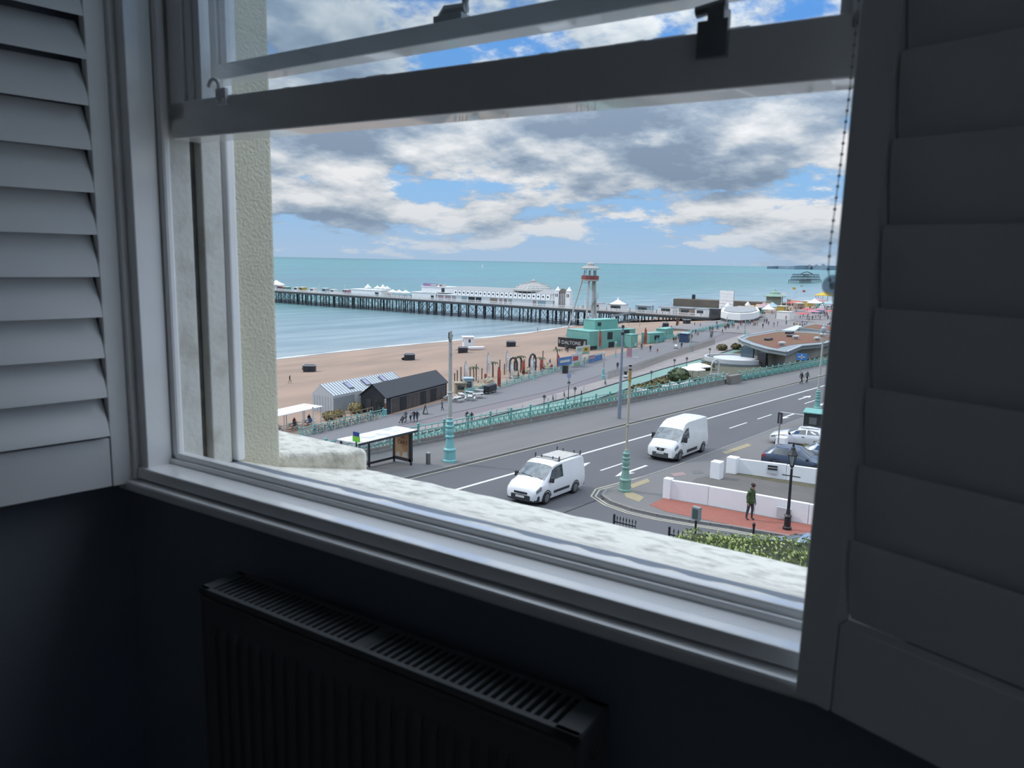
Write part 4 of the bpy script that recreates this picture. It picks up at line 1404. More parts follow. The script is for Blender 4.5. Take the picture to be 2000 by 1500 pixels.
def van_big(root, lf):
    vparts(root, [
        ('bumper', mat('grey_bumper', (0.085, 0.09, 0.095), 0.6), lambda b: b.prism([(2.35, -1.03), (2.86, -0.94), (2.98, -0.5), (3.0, 0), (2.98, 0.5), (2.86, 0.94), (2.35, 1.03), (2.3, 0.9), (2.3, -0.9)], 0.24, 0.62), 0.04),
        ('grille', plast, lambda b: b.prism([(2.84, -0.56), (2.95, -0.4), (2.98, 0), (2.95, 0.4), (2.84, 0.56), (2.7, 0.5), (2.7, -0.5)], 0.70, 0.90), 0.02),
        ('emblem', mat('chrome', (0.7, 0.7, 0.7), 0.2, 1.0), lambda b: b.tube([(2.96, 0, 0.83), (3.0, 0, 0.83)], 0.09, 14), 0),
        ('number_plate', plate_m, lambda b: b.box(2.98, 3.01, -0.26, 0.26, 0.50, 0.62), 0),
        ('side_sill', plast, lambda b: b.box(-0.9, 0.9, 1.0, 1.025, 0.42, 0.62), 0.01),
        ('side_sill', plast, lambda b: b.box(-0.9, 0.9, -1.025, -1.0, 0.42, 0.62), 0.01),
        ('rear_quarter', mat('grey_bumper', (0.085, 0.09, 0.095), 0.6), lambda b: b.box(-2.98, -2.45, -1.03, -0.9, 0.45, 0.95), 0.03),
        ('rear_bumper', plast, lambda b: b.box(-3.03, -2.8, -0.95, 0.95, 0.30, 0.62), 0.03),
        ('door_rail', plast, lambda b: b.box(-2.0, -0.5, -1.02, -1.0, 1.32, 1.37), 0),
        ('door_handle', plast, lambda b: b.box(0.72, 0.80, -1.04, -1.0, 1.05, 1.30), 0.01),
        ('door_handle', plast, lambda b: b.box(0.50, 0.58, -1.04, -1.0, 1.05, 1.30), 0.01),
        ('mirror', plast, lambda b: b.box(1.55, 1.72, -1.28, -1.02, 1.22, 1.62), 0.04),
        ('mirror', plast, lambda b: b.box(1.55, 1.72, 1.02, 1.28, 1.22, 1.62), 0.04),
        ('wiper', plast, lambda b: (b.bar((2.18, 0.75, 1.38), (2.05, -0.1, 1.50), 0.03), b.bar((2.18, 0.05, 1.40), (2.06, -0.7, 1.48), 0.03)), 0),
        ('body_line', mat('seam_grey', (0.40, 0.40, 0.40), 0.6), lambda b: (b.box(-2.8, 0.45, -1.022, -1.008, 1.16, 1.18), b.box(0.44, 0.46, -1.02, -1.004, 0.65, 1.18)), 0)])
    words('CRAFT', 'roof_lettering', 0.17, mat('faded_red_print', (0.5, 0.30, 0.25), 0.8), root, (1.16, 0.15, 2.20), (R(52), 0, R(90)), 0.004) if False else None
VAN2 = [(2.96, 0.84, 0.32, 0.70, 0.84, 0.72), (2.84, 0.96, 0.26, 0.92, 1.06, 0.82), (2.25, 1.02, 0.24, 1.14, 1.37, 0.88), (1.42, 1.025, 0.24, 1.20, 2.06, 0.86), (0.95, 1.025, 0.24, 1.20, 2.38, 0.80), (0.45, 1.025, 0.24, 1.20, 2.50, 0.82), (-2.55, 1.025, 0.24, 1.20, 2.52, 0.84), (-2.86, 1.02, 0.26, 1.20, 2.46, 0.83), (-2.97, 1.0, 0.32, 1.18, 2.38, 0.80)]
vehicle('van', 'tall high-roof white van on the road behind the roof-rack van', 'van', (48.6, 21.35, zu(48.6)), R(180 + 1.2), VAN2, vcream,
        [('windscreen', ('across', 2.24, 1.46, 5.0), screen_m), ('door_window', ((0.50, 4.15), (1.95, 4.15), (1.52, 4.72), (0.54, 4.72)), carglass), ('headlamp', ((2.35, 3.5), (2.80, 3.4), (2.80, 4.3), (2.40, 4.5)), lamp_m)],
        (2.02, -2.02), 1.025, 0.36, extras=van_big, pitch_=-SLOPE)

# --- parked cars
def CAR(k=1.0, zr=1.46, L=2.15):
    return [(L, 0.70, 0.30, 0.56, 0.63, 0.60), (L - 0.15, 0.82, 0.22, 0.69, 0.77, 0.68), (L - 0.95, 0.89, 0.20, 0.87, 0.97, 0.72), (L - 1.25, 0.895, 0.20, 0.91, 1.05, 0.70), (0.10, 0.90, 0.20, 0.95, zr - 0.06, 0.60), (-0.5, 0.90, 0.20, 0.97, zr, 0.60), (-1.35, 0.90, 0.20, 1.0, zr - 0.06, 0.58), (-1.95, 0.88, 0.24, 1.0, 1.16, 0.62), (-L, 0.80, 0.32, 0.88, 0.97, 0.64)]
CARG = [('windscreen', ('across', 0.86, 0.16, 5.0), carglass), ('rear_window', ('across', -1.90, -1.42, 5.0), carglass), ('side_window', ((-0.42, 4.12), (0.62, 4.12), (0.28, 4.85), (-0.42, 4.92)), carglass), ('side_window', ((-1.40, 4.15), (-0.52, 4.12), (-0.52, 4.92), (-1.25, 4.85)), carglass),
        ('headlamp', ((1.72, 3.5), (2.05, 3.3), (2.05, 4.0), (1.75, 4.2)), lamp_m), ('tail_lamp', ((-2.10, 3.3), (-1.90, 3.3), (-1.92, 4.5), (-2.08, 4.3)), tail_m)]
def car_bits(root, lf):
    vparts(root, [('mirror', plast, lambda b: b.box(0.62, 0.78, -1.05, -0.88, 0.95, 1.08), 0.03), ('mirror', plast, lambda b: b.box(0.62, 0.78, 0.88, 1.05, 0.95, 1.08), 0.03),
                  ('number_plate', plate_m, lambda b: b.box(2.13, 2.165, -0.26, 0.26, 0.36, 0.47), 0), ('grille', plast, lambda b: b.box(2.05, 2.155, -0.45, 0.45, 0.50, 0.60), 0.01),
                  ('side_sill', plast, lambda b: b.box(-0.9, 0.9, -0.90, -0.86, 0.2, 0.32), 0.01), ('side_sill', plast, lambda b: b.box(-0.9, 0.9, 0.86, 0.90, 0.2, 0.32), 0.01),
                  ('door_handle', plast, lambda b: b.box(-0.35, -0.17, 0.89, 0.92, 0.82, 0.86), 0), ('roof_rail', plast, lambda b: b.bar((-1.3, 0.56, 1.47), (0.0, 0.56, 1.47), 0.04), 0), ('roof_rail', plast, lambda b: b.bar((-1.3, -0.56, 1.47), (0.0, -0.56, 1.47), 0.04), 0)])
silver = mat('silver_white_paint', (0.95, 0.96, 0.97), 0.25, 0.2, coat=0.5)
steel = mat('steel_blue_paint', (0.075, 0.105, 0.16), 0.28, 0.4, coat=0.5)
sky_b = mat('light_blue_paint', (0.26, 0.38, 0.58), 0.28, 0.3, coat=0.5)
greyp = mat('silver_paint', (0.42, 0.46, 0.50), 0.28, 0.5, coat=0.5)
vehicle('car', 'white estate car parked nose-out beside the litter bin', 'car', (58.6, 15.9, zu(58.6) + 0.1), R(97), CAR(), silver, CARG, (1.32, -1.30), 0.895, 0.32, extras=car_bits)
vehicle('car', 'steel blue family car parked tail-out behind the white wall', 'car', (49.6, 13.5, zu(49.6) + 0.1), R(-86), CAR(zr=1.58), steel, CARG, (1.32, -1.30), 0.895, 0.345, extras=car_bits)
vehicle('car', 'silver car parked beyond the steel blue car', 'car', (53.2, 11.9, zu(53.2) + 0.1), R(-88), CAR(zr=1.50), greyp, CARG, (1.32, -1.30), 0.895, 0.32, extras=car_bits)
vehicle('car', 'light blue car in the side street half hidden by the hedge', 'car', (31.4, 8.0, zu(31.4)), R(88), CAR(), sky_b, CARG, (1.32, -1.30), 0.895, 0.32, extras=car_bits)

# --- white garden walls
wwall = mat('white_wall_paint', (1.15, 1.15, 1.15), 0.7, var=0.3, scale=2.2, col2=(1.0, 1.0, 1.0))
def garden_wall(label, path, h, pillars, t=0.22):
    """rendered wall in panels with slightly proud piers; each panel and pier a piece"""
    p0 = path[0]
    root = thing('garden_wall', label, 'wall', (p0[0], p0[1], zu(p0[0]) + 0.1))
    for a, c in zip(path, path[1:]):
        a, c = Vector(a), Vector(c)
        d = (c - a).normalized()
        q = Vector((-d.y, d.x)) * t / 2
        b = MB()
        P = [(v_.x - p0[0], v_.y - p0[1]) for v_ in (a - q + d * 0.012, c - q - d * 0.012, c + q - d * 0.012, a + q + d * 0.012)]
        za, zc = zu(a.x) - zu(p0[0]), zu(c.x) - zu(p0[0])
        b.prism(P, min(za, zc) - 0.3, h + (za + zc) / 2)
        b.build('wall_panel', wwall, root, bevel=0.015)
        b = MB()
        b.prism(P, min(za, zc) - 0.2, h + (za + zc) / 2 - 0.015)
    for (x, y, w_, hh) in pillars:
        b = MB()
        b.box(x - w_ / 2 - p0[0], x + w_ / 2 - p0[0], y - w_ / 2 - p0[1], y + w_ / 2 - p0[1], zu(x) - zu(p0[0]) - 0.3, hh + zu(x) - zu(p0[0]))
        b.build('wall_pier', wwall, root, bevel=0.02)
    return root
ga = garden_wall('white rendered garden wall beside the red brick footway', [(37.15, 16.75), (37.5, 14.6), (37.7, 12.2), (37.85, 9.6), (38.0, 6.5), (38.2, 2.0)], 1.02, [(37.15, 16.75, 0.42, 1.10)])
b = MB()
b.box(37.45, 37.56, 10.35, 11.05, zu(37.5) + 0.25, zu(37.5) + 0.75)
tag(b.build('utility_box', mat('utility_box_paint', (0.66, 0.67, 0.68), 0.6, var=0.1), bevel=0.012), 'white utility box on the garden wall near the man', 'utility box')
gb = garden_wall('white rendered wall in front of the parked blue car', [(45.9, 16.1), (46.5, 13.3), (46.8, 11.5), (47.0, 8), (47.3, 3)], 0.93, [(45.65, 16.35, 0.62, 1.02)])
b = MB()
b.box(-0.31, 0.31, -0.31, 0.31, -0.2, 1.05)
o = b.build('gate_pier', wwall, bevel=0.03, loc=(43.55, 16.55, zu(43.55) + 0.1))
tag(o, 'free-standing white gate pier at the forecourt entrance', 'gate pier')
sg_ = thing('wall_sign', 'small white sign with dark bars on the white wall', 'sign', (46.16, 14.05, zu(46.2) + 0.65), R(-78))
b = MB()
b.box(-0.30, 0.30, -0.02, 0.02, -0.27, 0.27)
b.build('board', mat('sign_white', (0.74, 0.75, 0.77), 0.5, var=0.05), sg_)
for z in (0.19, 0.02):
    b = MB()
    b.box(-0.28, 0.28, -0.032, -0.018, z - 0.055, z + 0.055)
    b.build('dark_bar', plast, sg_)

# --- the man on the brick footway
man = person('man in a green jacket and dark cap standing on the red footway', (36.35, 12.0, zu(36.35) + 0.115), R(-112), 'look', 'green', 'slate', h=1.84)
b = MB()
b.lathe([(0.094, 0), (0.100, 0.03), (0.092, 0.07), (0.055, 0.105), (0.01, 0.115)], 12, (0.055, 0.03, 1.655), 1.12, 1.0)
b.prism([(0.10, -0.05), (0.21, -0.03), (0.22, 0.03), (0.20, 0.08), (0.10, 0.10)], 1.66, 1.675)
cp = b.build('cap', mat('maroon_cap', (0.075, 0.025, 0.03), 0.9, var=0.2), man, smooth=40)
b = MB()                                                # open jacket hem and collar
b.lathe([(0.155, 0.80), (0.172, 0.86), (0.165, 0.95)], 14, (0.005, 0, 0), 1.0, 1.32)
b.lathe([(0.075, 1.46), (0.088, 1.50), (0.080, 1.525)], 12, (0.02, 0.0, 0), 1.0, 1.15)
b.build('jacket_hem', CL['green'], man, smooth=True)

# --- lamp posts on the upper street
def top_arms(root, H):
    b = MB()
    for sg in (1, -1):
        b.tube([(0, 0, H - 0.75), (0.10 * sg, 0.06 * sg, H - 0.62), (0.32 * sg, 0.18 * sg, H - 0.55), (0.40 * sg, 0.22 * sg, H - 0.38)], 0.03, 6)
        b.ball((0.40 * sg, 0.22 * sg, H - 0.33), 0.06, 8, 5)
    b.lathe([(0.08, -0.6), (0.11, -0.5), (0.09, -0.38), (0.05, -0.25), (0.03, 0.0)], 8, (0, 0, H))
    b.build('bracket', mat('bracket_grey', (0.12, 0.13, 0.13), 0.6), root, smooth=True)
    b = MB()
    b.bar((-0.40, -0.22, H - 0.36), (-0.40, -0.22, H - 0.06), 0.05)
    b.build('camera_stub', plast, root)
    b = MB()
    b.lathe([(0.11, H - 1.6), (0.11, H - 1.35)], 10)
    b.build('band', plast, root)
lamp_column('lamp_post', 'tall cream lamp post with pale turquoise pedestal by the bus shelter', (34.9, 30.3, zu(34.9) + 0.1), 8.1, 2.75, pturq, cream, top_arms, 0.43, 0.14, 0.10)
def top_stub(root, H):
    b = MB()
    b.tube([(0, 0, H - 0.9), (0, 0, H - 0.28)], 0.085, 10)
    b.build('ochre_band', mat('ochre_paint', (0.50, 0.33, 0.10), 0.6, var=0.4), root)
    b = MB()
    b.lathe([(0.06, -0.3), (0.09, -0.24), (0.07, -0.16), (0.05, -0.1), (0.09, -0.06), (0.09, 0.0)], 10, (0, 0, H))
    b.build('cap', plast, root, smooth=30)
lamp_column('lamp_post', 'cream lamp column with green pedestal on the street corner', (36.7, 19.1, zu(36.7) + 0.1), 7.0, 2.3, mat('weathered_green_ironwork', (0.22, 0.43, 0.36), 0.55, var=0.7, scale=4, col2=(0.30, 0.46, 0.36)), mat('ivory_column', (0.56, 0.53, 0.42), 0.5, var=0.5, scale=2, col2=(0.50, 0.42, 0.24), stretch=(1, 1, 0.3)), top_stub, 0.36, 0.075, 0.075)
def top_lyre(root, H):
    b = MB()
    for sg in (1, -1):
        b.tube([(0, 0, H - 0.1), (0.0, 0.22 * sg, H + 0.15), (0, 0.42 * sg, H + 0.6), (0, 0.34 * sg, H + 1.05)], 0.035, 6)
        b.tube([(0, 0, H - 0.05), (0.12 * sg, 0.1 * sg, H + 0.5), (0.10 * sg, 0.06 * sg, H + 1.0)], 0.03, 6)
    b.tube([(0, -0.36, H + 1.0), (0, 0.36, H + 1.0)], 0.03, 6)
    b.build('lyre_bracket', cream, root, smooth=True)
    b = MB()
    b.lathe([(0.08, 0.95), (0.20, 1.02), (0.26, 1.30), (0.20, 1.42), (0.10, 1.55), (0.12, 1.60), (0.02, 1.75)], 10, (0, 0, H))
    b.build('lantern', mat('lantern_glass', (0.42, 0.48, 0.52), 0.2), root, smooth=True)
lamp_column('lamp_post', 'cream lamp post with a lyre bracket beside the shaded shutter edge', (76.2, 19.4, zu(76.2) + 0.1), 7.0, 2.4, turq, cream, top_lyre, 0.40, 0.12, 0.08)
mast = thing('lighting_mast', 'slim blue-grey mast on the far pavement over the railing', 'mast', (58.1, 31.1, zu(58.1) + 0.1))
gm = mat('mast_grey', (0.30, 0.35, 0.42), 0.5, var=0.3, scale=2)
b = MB()
b.tube([(0, 0, 0), (0, 0, 2.2)], 0.17, 10)
b.build('base_sleeve', gm, mast, smooth=True)
b = MB()
b.tube([(0, 0, 2.2), (0, 0, 7.9)], [0.13, 0.09], 10)
b.build('shaft', gm, mast, smooth=True)
b = MB()
b.ball((0, 0, 8.0), 0.14, 8, 6)
b.cyl(0, 0, 7.3, 7.5, 0.15)
b.build('camera_head', plast, mast, smooth=True)
b = MB()
b.tube([(0, 0, 4.2), (0.25, -0.35, 4.15), (0.4, -0.55, 4.25)], 0.03, 6)
b.build('arm', gm, mast)

# --- bus shelter
bus = thing('bus_shelter', 'bus shelter with stained white roof and an orange advert panel', 'bus shelter', (29.9, 31.9, zu(29.9) + 0.1))
dkst = mat('shelter_steel', (0.075, 0.08, 0.085), 0.45, 0.4)
roof_m = mat('stained_shelter_roof', (0.95, 0.96, 0.97), 0.5, var=0.9, scale=1.1, col2=(0.33, 0.32, 0.27), th=(0.45, 0.7), detail=8)
bz = zu(29.9)
def bpart(nm, m_, fill, bv=0.0):
    b = MB()
    fill(b)
    return b.build(nm, m_, bus, bevel=bv)
bpart('roof', roof_m, lambda b: b.prism([(-1.75, -0.85), (2.95, -0.85), (2.95, 0.92), (-1.75, 0.92)], 1.96, lambda x, y: 2.03 + 0.05 * (1 - abs(y))), 0.01)
bpart('gutter', dkst, lambda b: b.bar((-1.75, -0.87, 1.98), (2.95, -0.87, 1.98), 0.06, 0.12), 0)
for x, y in ((2.55, -0.68), (2.55, 0.74), (0.5, 0.74), (-1.6, 0.74)):
    bpart('post', dkst, lambda b: b.box(x - 0.05, x + 0.05, y - 0.05, y + 0.05, -0.15, 1.97), 0)
bpart('foot_rail', dkst, lambda b: b.bar((-1.6, 0.74, 0.24), (2.55, 0.74, 0.16), 0.06, 0.14))
bpart('glass_panel', pane_m, lambda b: b.box(-1.55, 0.45, 0.73, 0.745, 0.35, 1.9))
bpart('glass_panel', pane_m, lambda b: b.box(0.55, 2.48, 0.73, 0.745, 0.3, 1.9))
adp = bpart('advert_frame', dkst, lambda b: (b.box(2.46, 2.68, -0.70, -0.58, 0.12, 2.0), b.box(2.46, 2.68, 0.64, 0.76, 0.12, 2.0), b.box(2.46, 2.68, -0.70, 0.76, 0.12, 0.30), b.box(2.46, 2.68, -0.70, 0.76, 1.90, 2.0), b.box(2.52, 2.66, -0.60, 0.66, 0.28, 1.92)))
b = MB()
b.box(2.495, 2.515, -0.58, 0.64, 0.30, 1.90)
po = b.build('poster', mat('orange_poster', (0.80, 0.36, 0.14), 0.5, var=0.7, scale=1.8, col2=(0.62, 0.48, 0.30)), adp)
b = MB()
b.slabx([(-0.45, 0.32), (0.05, 0.32), (-0.1, 0.62), (-0.45, 0.72)], 2.488, 2.50)
b.slabx([(0.15, 0.32), (0.55, 0.32), (0.5, 0.55), (0.25, 0.62)], 2.488, 2.50)
b.build('poster_plate', mat('poster_cream', (0.75, 0.7, 0.6), 0.6), adp)
words('CAKE', 'poster_lettering', 0.34, mat('poster_red_ink', (0.30, 0.06, 0.03), 0.6), adp, (2.49, -0.02, 1.22), (R(90), 0, R(-90)), 0.004)
words('THE', 'poster_lettering', 0.20, mat('poster_red_ink', (0.30, 0.06, 0.03), 0.6), adp, (2.49, -0.02, 1.52), (R(90), 0, R(-90)), 0.004)
bench = bpart('bench', mat('red_bench', (0.24, 0.055, 0.05), 0.5), lambda b: (b.box(-1.9, 0.0, 0.30, 0.60, 0.46, 0.52), b.box(-0.10, -0.03, 0.35, 0.55, 0.0, 0.46), b.box(-1.85, -1.78, 0.35, 0.55, 0.0, 0.46)), 0.01)
st = thing('bus_stop_sign', 'small blue and lime bus stop flag at the end of the shelter roof', 'sign', (27.95, 31.0, zu(27.95) + 0.1))
b = MB()
b.cyl(0, 0, 0, 2.2, 0.04, n=8)
b.build('pole', dkst, st)
b = MB()
b.box(-0.03, 0.03, -0.22, 0.22, 2.42, 2.66)
b.build('blue_plate', mat('flag_blue', (0.03, 0.06, 0.30), 0.5), st)
b = MB()
b.box(-0.035, 0.035, -0.26, 0.26, 2.12, 2.42)
b.build('lime_plate', mat('flag_lime', (0.25, 0.75, 0.05), 0.5), st)
person('person in dark clothes waiting under the bus shelter roof', (28.7, 31.6, zu(28.7) + 0.11), R(-90), 'stand', 'black', 'black', h=1.7)
bo = thing('bollard', 'short grey bollard between the shelter and the turquoise pedestal', 'bollard', (33.45, 30.75, zu(33.45) + 0.1))
b = MB()
b.lathe([(0.14, 0), (0.14, 0.66), (0.12, 0.70)], 12)
b.build('shaft', mat('bollard_grey', (0.14, 0.14, 0.14), 0.6, var=0.3), bo, smooth=30)
b = MB()
b.lathe([(0.145, 0.66), (0.15, 0.72), (0.09, 0.75)], 12)
b.build('rim', mat('bollard_rim', (0.38, 0.38, 0.37), 0.5), bo, smooth=30)

# --- black lantern, ticket machine, posts, bins at the right
lan = thing('street_lantern', 'black Victorian street lantern in front of the white walls', 'lamp post', (36.1, 10.1, zu(36.1) + 0.11))
b = MB()
b.lathe([(0.21, 0), (0.21, 0.12), (0.16, 0.16), (0.15, 0.62), (0.20, 0.66), (0.11, 0.76), (0.09, 0.95), (0.075, 1.0)], 8)
b.build('base', blkiron, lan, smooth=30)
b = MB()
b.tube([(0, 0, 0.98), (0, 0, 3.12)], [0.075, 0.055], 10)
b.build('column', blkiron, lan, smooth=True)
b = MB()
b.bar((-0.02, 0.42, 2.62), (0.02, -0.42, 2.62), 0.04)
b.build('ladder_bar', blkiron, lan)
b = MB()
b.cyl(0, 0, 2.98, 3.02, 0.07, 0.08)
b.build('ring', mat('lamp_ring', (0.6, 0.6, 0.6), 0.5), lan)
b = MB()
for k in range(4):
    t = math.pi / 4 + k * math.pi / 2
    b.bar((0.09 * math.cos(t), 0.09 * math.sin(t), 3.12), (0.21 * math.cos(t), 0.21 * math.sin(t), 3.62), 0.028)
b.lathe([(0.24, 3.62), (0.25, 3.66), (0.16, 3.80), (0.10, 3.92), (0.11, 3.96), (0.05, 4.06), (0.06, 4.10), (0.012, 4.26)], 8)
b.lathe([(0.10, 3.08), (0.11, 3.13)], 8)
b.build('lantern_frame', blkiron, lan, smooth=30)
b = MB()
for k in range(4):
    t0, t1 = math.pi / 4 + k * math.pi / 2, math.pi / 4 + (k + 1) * math.pi / 2
    b.quad((0.088 * math.cos(t0), 0.088 * math.sin(t0), 3.13), (0.088 * math.cos(t1), 0.088 * math.sin(t1), 3.13), (0.20 * math.cos(t1), 0.20 * math.sin(t1), 3.61), (0.20 * math.cos(t0), 0.20 * math.sin(t0), 3.61))
b.build('lantern_glass', glassmat('lantern_pane', (0.75, 0.8, 0.82), 0.2, 0.3), lan)
tm = thing('parking_sign', 'grey parking sign box on a thin black post above the railings', 'sign', (28.95, 11.75, zu(28.95) + 0.1), R(-10))
b = MB()
b.cyl(0, 0, 0, 2.0, 0.045, n=8)
b.build('post', blkiron, tm)
b = MB()
b.box(-0.10, 0.10, -0.18, 0.18, 1.72, 2.28)
bxo = b.build('box', mat('sign_box_grey', (0.30, 0.32, 0.32), 0.5), tm, bevel=0.015)
b = MB()
b.box(-0.115, -0.095, -0.12, 0.12, 1.80, 2.20)
b.build('dark_face', mat('sign_face_dark', (0.06, 0.12, 0.11), 0.4), bxo)
bp_ = thing('post', 'thin black signless post standing before the man', 'post', (28.9, 9.35, zu(28.9) + 0.1))
b = MB()
b.tube([(0, 0, 0), (0, 0, 2.02)], 0.045, 8)
b.build('shaft', blkiron, bp_, smooth=True)
b = MB()
b.lathe([(0.05, 2.0), (0.07, 2.05), (0.05, 2.12), (0.015, 2.16)], 8)
b.build('finial', blkiron, bp_, smooth=True)
# spiked iron fences of the house
def spikes(label, x, y0, y1, zt, n):
    root = thing('iron_fence', label, 'fence', (x, y0, zu(x) + 0.1))
    h = zt - zu(x) - 0.1
    b = MB()
    b.bar((0, 0, h - 0.28), (0, y1 - y0, h - 0.28), 0.03, 0.05)
    b.build('rail', blkiron, root)
    b = MB()
    b.bar((0, 0, 0.15), (0, y1 - y0, 0.15), 0.03, 0.05)
    b.build('rail', blkiron, root)
    b = MB()
    b.tube([(0, 0, 0), (0, 0, h - 0.16)], 0.013, 6)
    b.lathe([(0.012, -0.17), (0.035, -0.12), (0.02, -0.08), (0.028, -0.06), (0.004, 0.0)], 6, (0, 0, h))
    first = b.build('spike', blkiron, root)
    for i in range(1, n):
        again(first, (0, (y1 - y0) * i / (n - 1), 0), 0, root)
    b = MB()
    b.tube([(0, 0, 0), (0, 0, h - 0.05)], 0.05, 8)
    b.ball((0, 0, h), 0.06, 8, 5)
    b.build('end_post', blkiron, root)
    return root
spikes('spiked black iron railings in front of the green hedge', 27.5, 12.25, 8.6, 15.62, 20)
spikes('short run of black spear-topped railings just over the ledge', 27.5, 14.75, 13.75, 15.60, 8)
# clipped hedge of loose leaves
hedge = thing('hedge', 'leafy yellow-green hedge behind the stone ledge', 'hedge', (23.0, 6.5, 13.9))
leafm = mat('hedge_leaf', (0.26, 0.36, 0.085), 0.6, var=1.0, scale=2.6, col2=(0.50, 0.55, 0.20), th=(0.42, 0.62))
HTOP = lambda x, y: 2.22 + 0.045 * (4.5 - y)
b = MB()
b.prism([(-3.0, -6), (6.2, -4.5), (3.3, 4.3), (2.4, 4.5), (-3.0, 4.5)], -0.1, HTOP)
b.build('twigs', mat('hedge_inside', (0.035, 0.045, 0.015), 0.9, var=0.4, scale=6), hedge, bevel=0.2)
b = MB()
q = random.Random(21)
for i in range(11000):
    r_ = q.random()
    y_ = q.uniform(-4.5, 4.5)
    xe = 3.3 + (4.3 - y_) * 0.33
    if r_ < 0.66:
        x_ = q.uniform(-2.2, xe)
        c = Vector((x_, y_, HTOP(x_, y_) + q.uniform(-0.12, 0.16) + 0.08 * math.sin(x_ * 3) * math.cos(y_ * 2.3)))
    elif r_ < 0.82: c = Vector((xe + q.uniform(-0.12, 0.15), y_, q.uniform(0.2, HTOP(xe, y_))))
    elif r_ < 0.94: c = Vector((q.uniform(-1, 3.3), 4.5 + q.uniform(-0.12, 0.15), q.uniform(0.3, 1.7)))
    else: c = Vector((-3.0 + q.uniform(-0.15, 0.12), y_, q.uniform(0.2, HTOP(0, y_))))
    d = Vector((q.uniform(-1, 1), q.uniform(-1, 1), q.uniform(-0.2, 1))).normalized()
    a = d.orthogonal().normalized()
    e_ = d.cross(a)
    s1, s2 = q.uniform(0.05, 0.10), q.uniform(0.03, 0.05)
    b.add([c - a * s1, c + e_ * s2 + d * 0.01, c + a * s1, c - e_ * s2 + d * 0.01], [(0, 1, 2, 3)])
b.build('foliage', leafm, hedge)['kind'] = 'stuff'
# litter bin and traffic sign at the shutter edge
bn = thing('litter_bin', 'black street bin with a turquoise lid beside the parked white car', 'bin', (67.3, 17.3, zu(67.3) + 0.1), R(8))
b = MB()
b.box(-0.75, 0.75, -0.75, 0.75, 0, 1.42)
b.build('body', mat('bin_black', (0.035, 0.04, 0.042), 0.5, var=0.3), bn, bevel=0.04)
b = MB()
b.prism([(-0.85, -0.85), (0.85, -0.85), (0.85, 0.85), (-0.85, 0.85)], 1.42, lambda x, y: 1.52 + 0.12 * (x > 0))
b.build('lid', turq, bn, bevel=0.02)
b = MB()
b.box(-0.78, -0.74, -0.3, 0.3, 0.5, 1.1)
b.build('door_panel', mat('bin_panel', (0.16, 0.17, 0.17), 0.5), bn)
ns = thing('traffic_sign', 'round blue and red traffic sign on a white post by the turquoise bin', 'sign', (58.0, 13.55, zu(58) + 0.1), R(-170))
b = MB()
b.cyl(0, 0, 0, 3.6, 0.06, n=8)
b.build('post', mat('white_post', (0.7, 0.72, 0.74), 0.5), ns)
b = MB()
b.box(0.04, 0.07, -0.32, 0.32, 2.2, 3.5)
b.build('backing', mat('sign_grey', (0.55, 0.57, 0.6), 0.5), ns)
b = MB()
b.tube([(0.07, 0, 2.5), (0.09, 0, 2.5)], 0.28, 20)
d_ = b.build('red_ring', mat('sign_red', (0.5, 0.03, 0.03), 0.4), ns)
b = MB()
b.tube([(0.085, 0, 2.5), (0.10, 0, 2.5)], 0.21, 20)
b.build('blue_disc', mat('sign_blue', (0.03, 0.07, 0.30), 0.4), d_)
ps = thing('signpost', 'thin post with a small dark sign before the white car', 'sign', (51.4, 15.4, zu(51.4) + 0.1))
b = MB()
b.cyl(0, 0, 0, 3.2, 0.045, n=8)
b.build('post', mat('post_grey', (0.3, 0.3, 0.31), 0.5), ps)
b = MB()
b.box(-0.03, 0.03, -0.16, 0.16, 2.6, 3.35)
b.build('plate', mat('plate_dark', (0.06, 0.055, 0.06), 0.5), ps)
# low shrubs by the car park
def bush(label, loc, rx, ry, h, col='hedge_leaf', n=260, group=None, seed=1):
    root = thing('shrub', label, 'shrub', loc, 0, group)
    b = MB()
    for k in range(3):
        b.tube([(0, 0, 0), (rx * 0.3 * math.cos(k * 2.1), ry * 0.3 * math.sin(k * 2.1), h * 0.5)], [0.04, 0.02], 5)
    b.build('stems', mat('bark', (0.10, 0.07, 0.04), 0.9), root)
    b = MB()
    q = random.Random(seed)
    for i in range(n):
        t, p = q.uniform(0, 2 * math.pi), math.acos(q.uniform(-0.3, 1))
        rr_ = q.uniform(0.75, 1.05)
        c = Vector((rx * math.sin(p) * math.cos(t) * rr_, ry * math.sin(p) * math.sin(t) * rr_, h * 0.42 + h * 0.55 * math.cos(p) * rr_))
        d = Vector((q.uniform(-1, 1), q.uniform(-1, 1), q.uniform(-0.2, 1))).normalized()
        a = d.orthogonal().normalized()
        e_ = d.cross(a)
        s1 = q.uniform(0.10, 0.22) * min(1.6, max(rx, h) ** 0.5)
        b.add([c - a * s1, c + e_ * s1 * 0.6, c + a * s1, c - e_ * s1 * 0.6], [(0, 1, 2, 3)])
    b.ball((0, 0, h * 0.42), 0.8, 10, 6)
    k0 = len(b.v) - 70
    b.v[k0:] = [(x * rx * 1.05, y * ry * 1.05, h * 0.42 + (z - h * 0.42) * h * 0.62) for x, y, z in b.v[k0:]]
    b.build('foliage', MATS[col], root)['kind'] = 'stuff'
    return root
MATS['dark_leaf'] = mat('dark_leaf', (0.055, 0.09, 0.035), 0.7, var=0.8, scale=1.2, col2=(0.12, 0.15, 0.05))
MATS['olive_leaf'] = mat('olive_leaf', (0.15, 0.16, 0.05), 0.7, var=0.9, scale=1.2, col2=(0.20, 0.13, 0.06))
